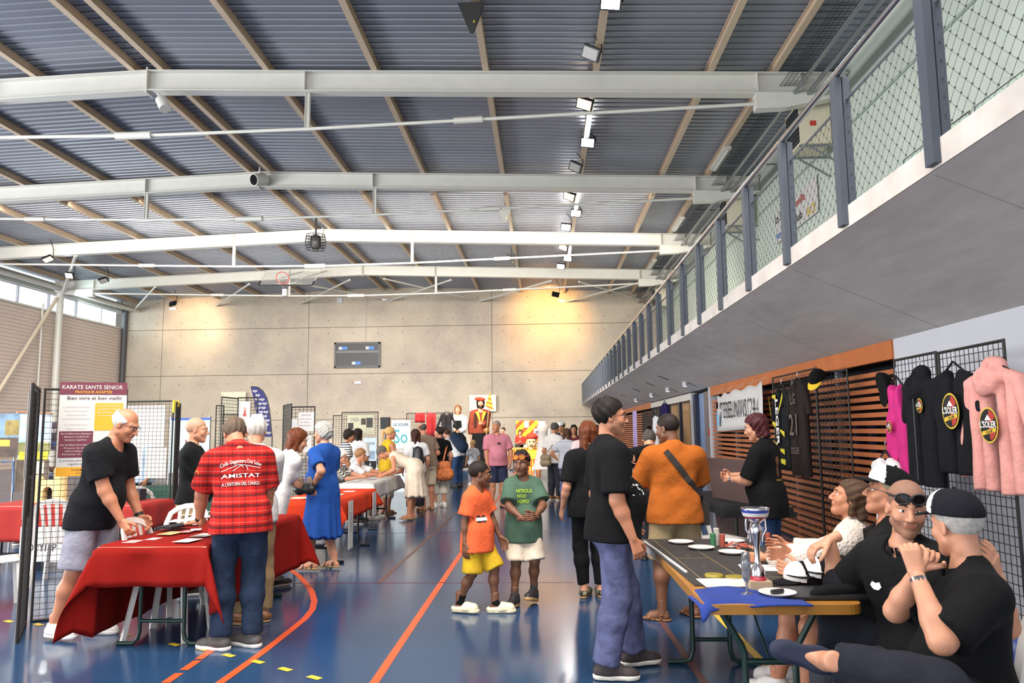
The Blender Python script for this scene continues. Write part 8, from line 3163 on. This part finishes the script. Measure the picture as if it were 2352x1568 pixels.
# projector tubes at the ridge
p = ay(377, 238, 16.5)
t_ = thing('tube_lamp', 'short white tubular lamp under the nearest roof beam', 'lamp', p)
MB().tube([p + Vector((-0.10, 0.05, 0.12)), p + Vector((0.05, -0.03, -0.14))], 0.13, 18).build('tube_body', m_steel, t_)
MB().tube([p + Vector((-0.10, 0.05, 0.12)), p + Vector((-0.2, 0.1, 0.3))], 0.03, 8).build('bracket', m_steel, t_)
p = ay(583, 413, 23.2)
t_ = thing('projector', 'white tubular projector with round black lens on the second roof beam', 'projector', p)
MB().tube([p, p + Vector((0.22, 0.35, 0.12))], 0.20, 18).build('tube_body', m_steel, t_)
MB().lathe([(0.001, 0), (0.17, 0.0)], 20, p + Vector((-0.006, -0.010, -0.003)), axis=(-0.5, -0.82, -0.28)).build('lens', m_dark, t_)
MB().tube([p + Vector((0.1, 0.2, 0.15)), p + Vector((0.1, 0.2, 0.5))], 0.02, 8).build('bracket', m_steel, t_)
# caged round loudspeaker cluster
d = ray(725, 556)
p = CAMPOS + d * ((9.15 - EYE) / d.z)
t_ = thing('caged_loudspeaker', 'round black loudspeaker cluster in a cage hanging under the third roof beam', 'loudspeaker', p)
MB().lathe([(0.12, -0.30), (0.22, -0.2), (0.22, 0.2), (0.10, 0.3)], 18, p).build('core', m_black, t_)
for k in range(6):
    z = -0.28 + 0.112 * k
    rr = 0.36 + 0.05 * math.cos((k - 2.5) * 0.6)
    MB().tube([(p.x + rr * math.cos(a), p.y + rr * math.sin(a), p.z + z) for a in np.linspace(0, 2 * PI, 25)[:-1]], 0.016, 5, closed=True).build('cage_ring', m_black, t_)
for k in range(12):
    a = 2 * PI * k / 12
    MB().tube([(p.x + 0.36 * math.cos(a), p.y + 0.36 * math.sin(a), p.z - 0.29), (p.x + 0.41 * math.cos(a), p.y + 0.41 * math.sin(a), p.z), (p.x + 0.36 * math.cos(a), p.y + 0.36 * math.sin(a), p.z + 0.29)], 0.012, 5).build('cage_rod', m_black, t_)
MB().tube([(p.x, p.y, p.z + 0.28), (p.x, p.y, deck_z(p.x))], 0.04, 10).build('hanger', m_black, t_)
# folded basketball goal
d = ray(655, 662)
Yb = 35.2
c0 = ay(655, 655, Yb)
t_ = thing('basketball_goal', 'folded-up basketball goal with glass backboard and red ring under the roof', 'basketball goal', c0)
A_, B_, C_, D_ = ay(594, 655, Yb - 0.3), ay(716, 655, Yb - 0.3), ay(738, 622, Yb + 0.6), ay(612, 622, Yb + 0.6)
bm_ = mat('backboard_glass', '#b4b4ae', 0.1, alpha=0.35, var=0)
mb = MB()
mb.add([A_, B_, C_, D_], [(0, 1, 2, 3)])
o = mb.build('backboard', bm_, t_)
for P_, Q_, m_, w_ in ((A_, B_, m_black, 0.05), (A_, A_.lerp(D_, 0.28), m_black, 0.04), (B_, B_.lerp(C_, 0.28), m_black, 0.04), (D_, C_, m_steel, 0.03), (A_, D_, m_steel, 0.02), (B_, C_, m_steel, 0.02)):
    MB().tube([P_, Q_], w_ / 2 + 0.01, 6).build('board_edge', m_, o)
i0, i1, i2, i3 = [A_.lerp(B_, f).lerp(D_.lerp(C_, f), g_) for f, g_ in ((0.34, 0.12), (0.66, 0.12), (0.66, 0.62), (0.34, 0.62))]
MB().tube([i0, i1, i2, i3], 0.014, 5, closed=True).build('target_square', m_paper, o)
rc_ = ay(649, 638, Yb - 0.35)
ring = [rc_ + Vector((0.30 * math.cos(a), -0.10 * math.sin(a), 0.26 * math.sin(a))) for a in np.linspace(0, 2 * PI, 25)[:-1]]
MB().tube(ring, 0.018, 6, closed=True).build('ring', mat('ring_red', '#c23a2c', 0.5), t_)
mb = MB()
for i in range(0, 24, 2):
    mb.tube([ring[i], rc_ + (ring[(i + 3) % 24] - rc_) * 0.5 + Vector((0.0, 0.15, -0.30))], 0.006, 4)
stuff(mb.build('net', m_paper, t_))
MB().obox(ay(655, 672, Yb - 0.2), (0.10, 0.12, 0.16)).build('ring_mount', m_steel, t_)
for x_ in (640, 690):
    MB().tube([ay(x_, 640, Yb + 0.2), ay(x_ + 60, 622, 37.9)], 0.03, 6).build('support_arm', m_steel, t_)

# ------------------------------------------------------------------ balcony level
for k, (x, y, Y) in enumerate([(1850, 305, 17.6), (1706, 452, 24.6), (1532, 640, 40.5)]):
    p = ay(x, y, Y)
    p = Vector((6.35, Y, 8.55))
    t_ = thing('air_conditioner', ['cream air conditioner with red label on brackets above the balcony', 'cream air conditioner next to the hanging town banner', 'cream air conditioner at the far end of the balcony wall'][k], 'air conditioner', p)
    MB().box((p.x - 0.35, p.y - 0.5, p.z - 0.5), (p.x + 0.35, p.y + 0.5, p.z + 0.5)).build('casing', mat('cream_casing', '#cfc6ae', 0.5), t_)
    MB().box((p.x - 0.36, p.y - 0.44, p.z - 0.44), (p.x - 0.35, p.y + 0.44, p.z + 0.44)).build('grille_opening', m_dark, t_)
    for j in range(8):
        MB().box((p.x - 0.375, p.y - 0.44, p.z - 0.40 + 0.11 * j), (p.x - 0.355, p.y + 0.44, p.z - 0.385 + 0.11 * j)).build('grille_slat', m_greym, t_)
    if k == 0:
        MB().box((p.x - 0.12, p.y - 0.507, p.z - 0.08), (p.x + 0.02, p.y - 0.5, p.z + 0.04)).build('red_label', m_print_r, t_)
    for sy in (-0.4, 0.4):
        MB().bar((p.x - 0.35, p.y + sy, p.z - 0.52), (6.98, p.y + sy, p.z - 0.52), 0.05, 0.05).build('bracket', m_greym, t_)
        MB().bar((p.x - 0.1, p.y + sy, p.z - 0.55), (6.98, p.y + sy, p.z - 1.0), 0.04, 0.04).build('bracket_brace', m_greym, t_)
tb_ = thing('town_banner', 'white town banner with colourful lettering on the upper wall', 'banner', (6.95, 20.6, 7.0))
MB().box((6.94, 18.85, 6.95), (6.96, 22.3, 7.9)).build('banner_sheet', m_paper, tb_)
for s_, y_, z_, sz, w_, m_ in [('Le Soler', 21.7, 7.65, 0.26, 1.1, m_print_k), ('accueille', 20.3, 7.62, 0.22, 1.2, m_print_r), ('handball', 21.7, 7.15, 0.2, 1.0, MATS['sticker_blue']), ('BCE', 19.3, 7.12, 0.24, 0.6, m_print_y), ('club', 20.3, 7.2, 0.22, 0.7, m_print_k)]:
    mb = MB()
    put_text(mb, s_, (6.93, y_, z_), (0, -1, 0), (0, 0, 1), sz, w_, 0.0, bold=0.01)
    mb.build('lettering', m_, tb_)
tag(MB().box((6.9, 13.2, 8.0), (6.98, 13.5, 8.5)).build('thermostat_box', m_white), 'small white control box high on the pale upper wall', 'box')
m_gg = mat('green_tinted_glass', '#a8c9b8', 0.05, alpha=0.35, var=0)
for k, (yy, xx_) in enumerate([(6.4, 4.6), (8.0, 4.6), (14.2, 5.0)]):
    gp = thing('glass_screen', ['green-tinted glass screen on the balcony near the first dark post', 'green-tinted glass screen on the balcony with steel edge', 'green-tinted glass screen on the balcony under the air conditioners'][k], 'glass screen', (xx_, yy, 3.2))
    MB().box((xx_, yy, 3.22), (xx_ + 0.012, yy + 1.5, 4.9)).build('pane', m_gg, gp)
    MB().tube([(xx_, yy, 3.2), (xx_, yy, 4.92), (xx_, yy + 1.5, 4.92), (xx_, yy + 1.5, 3.2)], 0.012, 6).build('edge_frame', m_greym, gp)
for k, yy in enumerate((7.2, 10.2, 13.4, 16.2)):
    br = thing('balcony_bench', 'grey tubular bench with dark seat on the balcony', 'bench', (3.3, yy, 3.2), 0, 'benches on the balcony')
    MB().box((3.1, yy, 3.62), (3.5, yy + 2.0, 3.66)).build('bench_seat', m_post, br)
    for y2 in (yy + 0.1, yy + 1.9):
        MB().tube([(3.12, y2, 3.205), (3.12, y2, 3.62), (3.48, y2, 3.62), (3.48, y2, 3.205)], 0.018, 6).build('bench_leg', m_greym, br)
# fluorescent battens along the roof edge
for k, (px, py, Y) in enumerate([(1650, 385, 22.0), (1556, 522, 29.2), (1496, 612, 36.4)]):
    t_ = thing('batten_light', ['white batten light along the purlin before the second roof beam', 'white batten light along the purlin before the third roof beam', 'white batten light along the purlin before the last roof beam'][k], 'light', (5.35, Y, 9.45))
    MB().box((5.26, Y - 0.9, 9.46), (5.46, Y + 0.9, 9.545)).build('housing', m_steel, t_)
    MB().tube([(5.36, Y - 0.85, 9.435), (5.36, Y + 0.85, 9.435)], 0.03, 8).build('tube', mat('tube_off', '#d5d5d0', 0.3), t_)
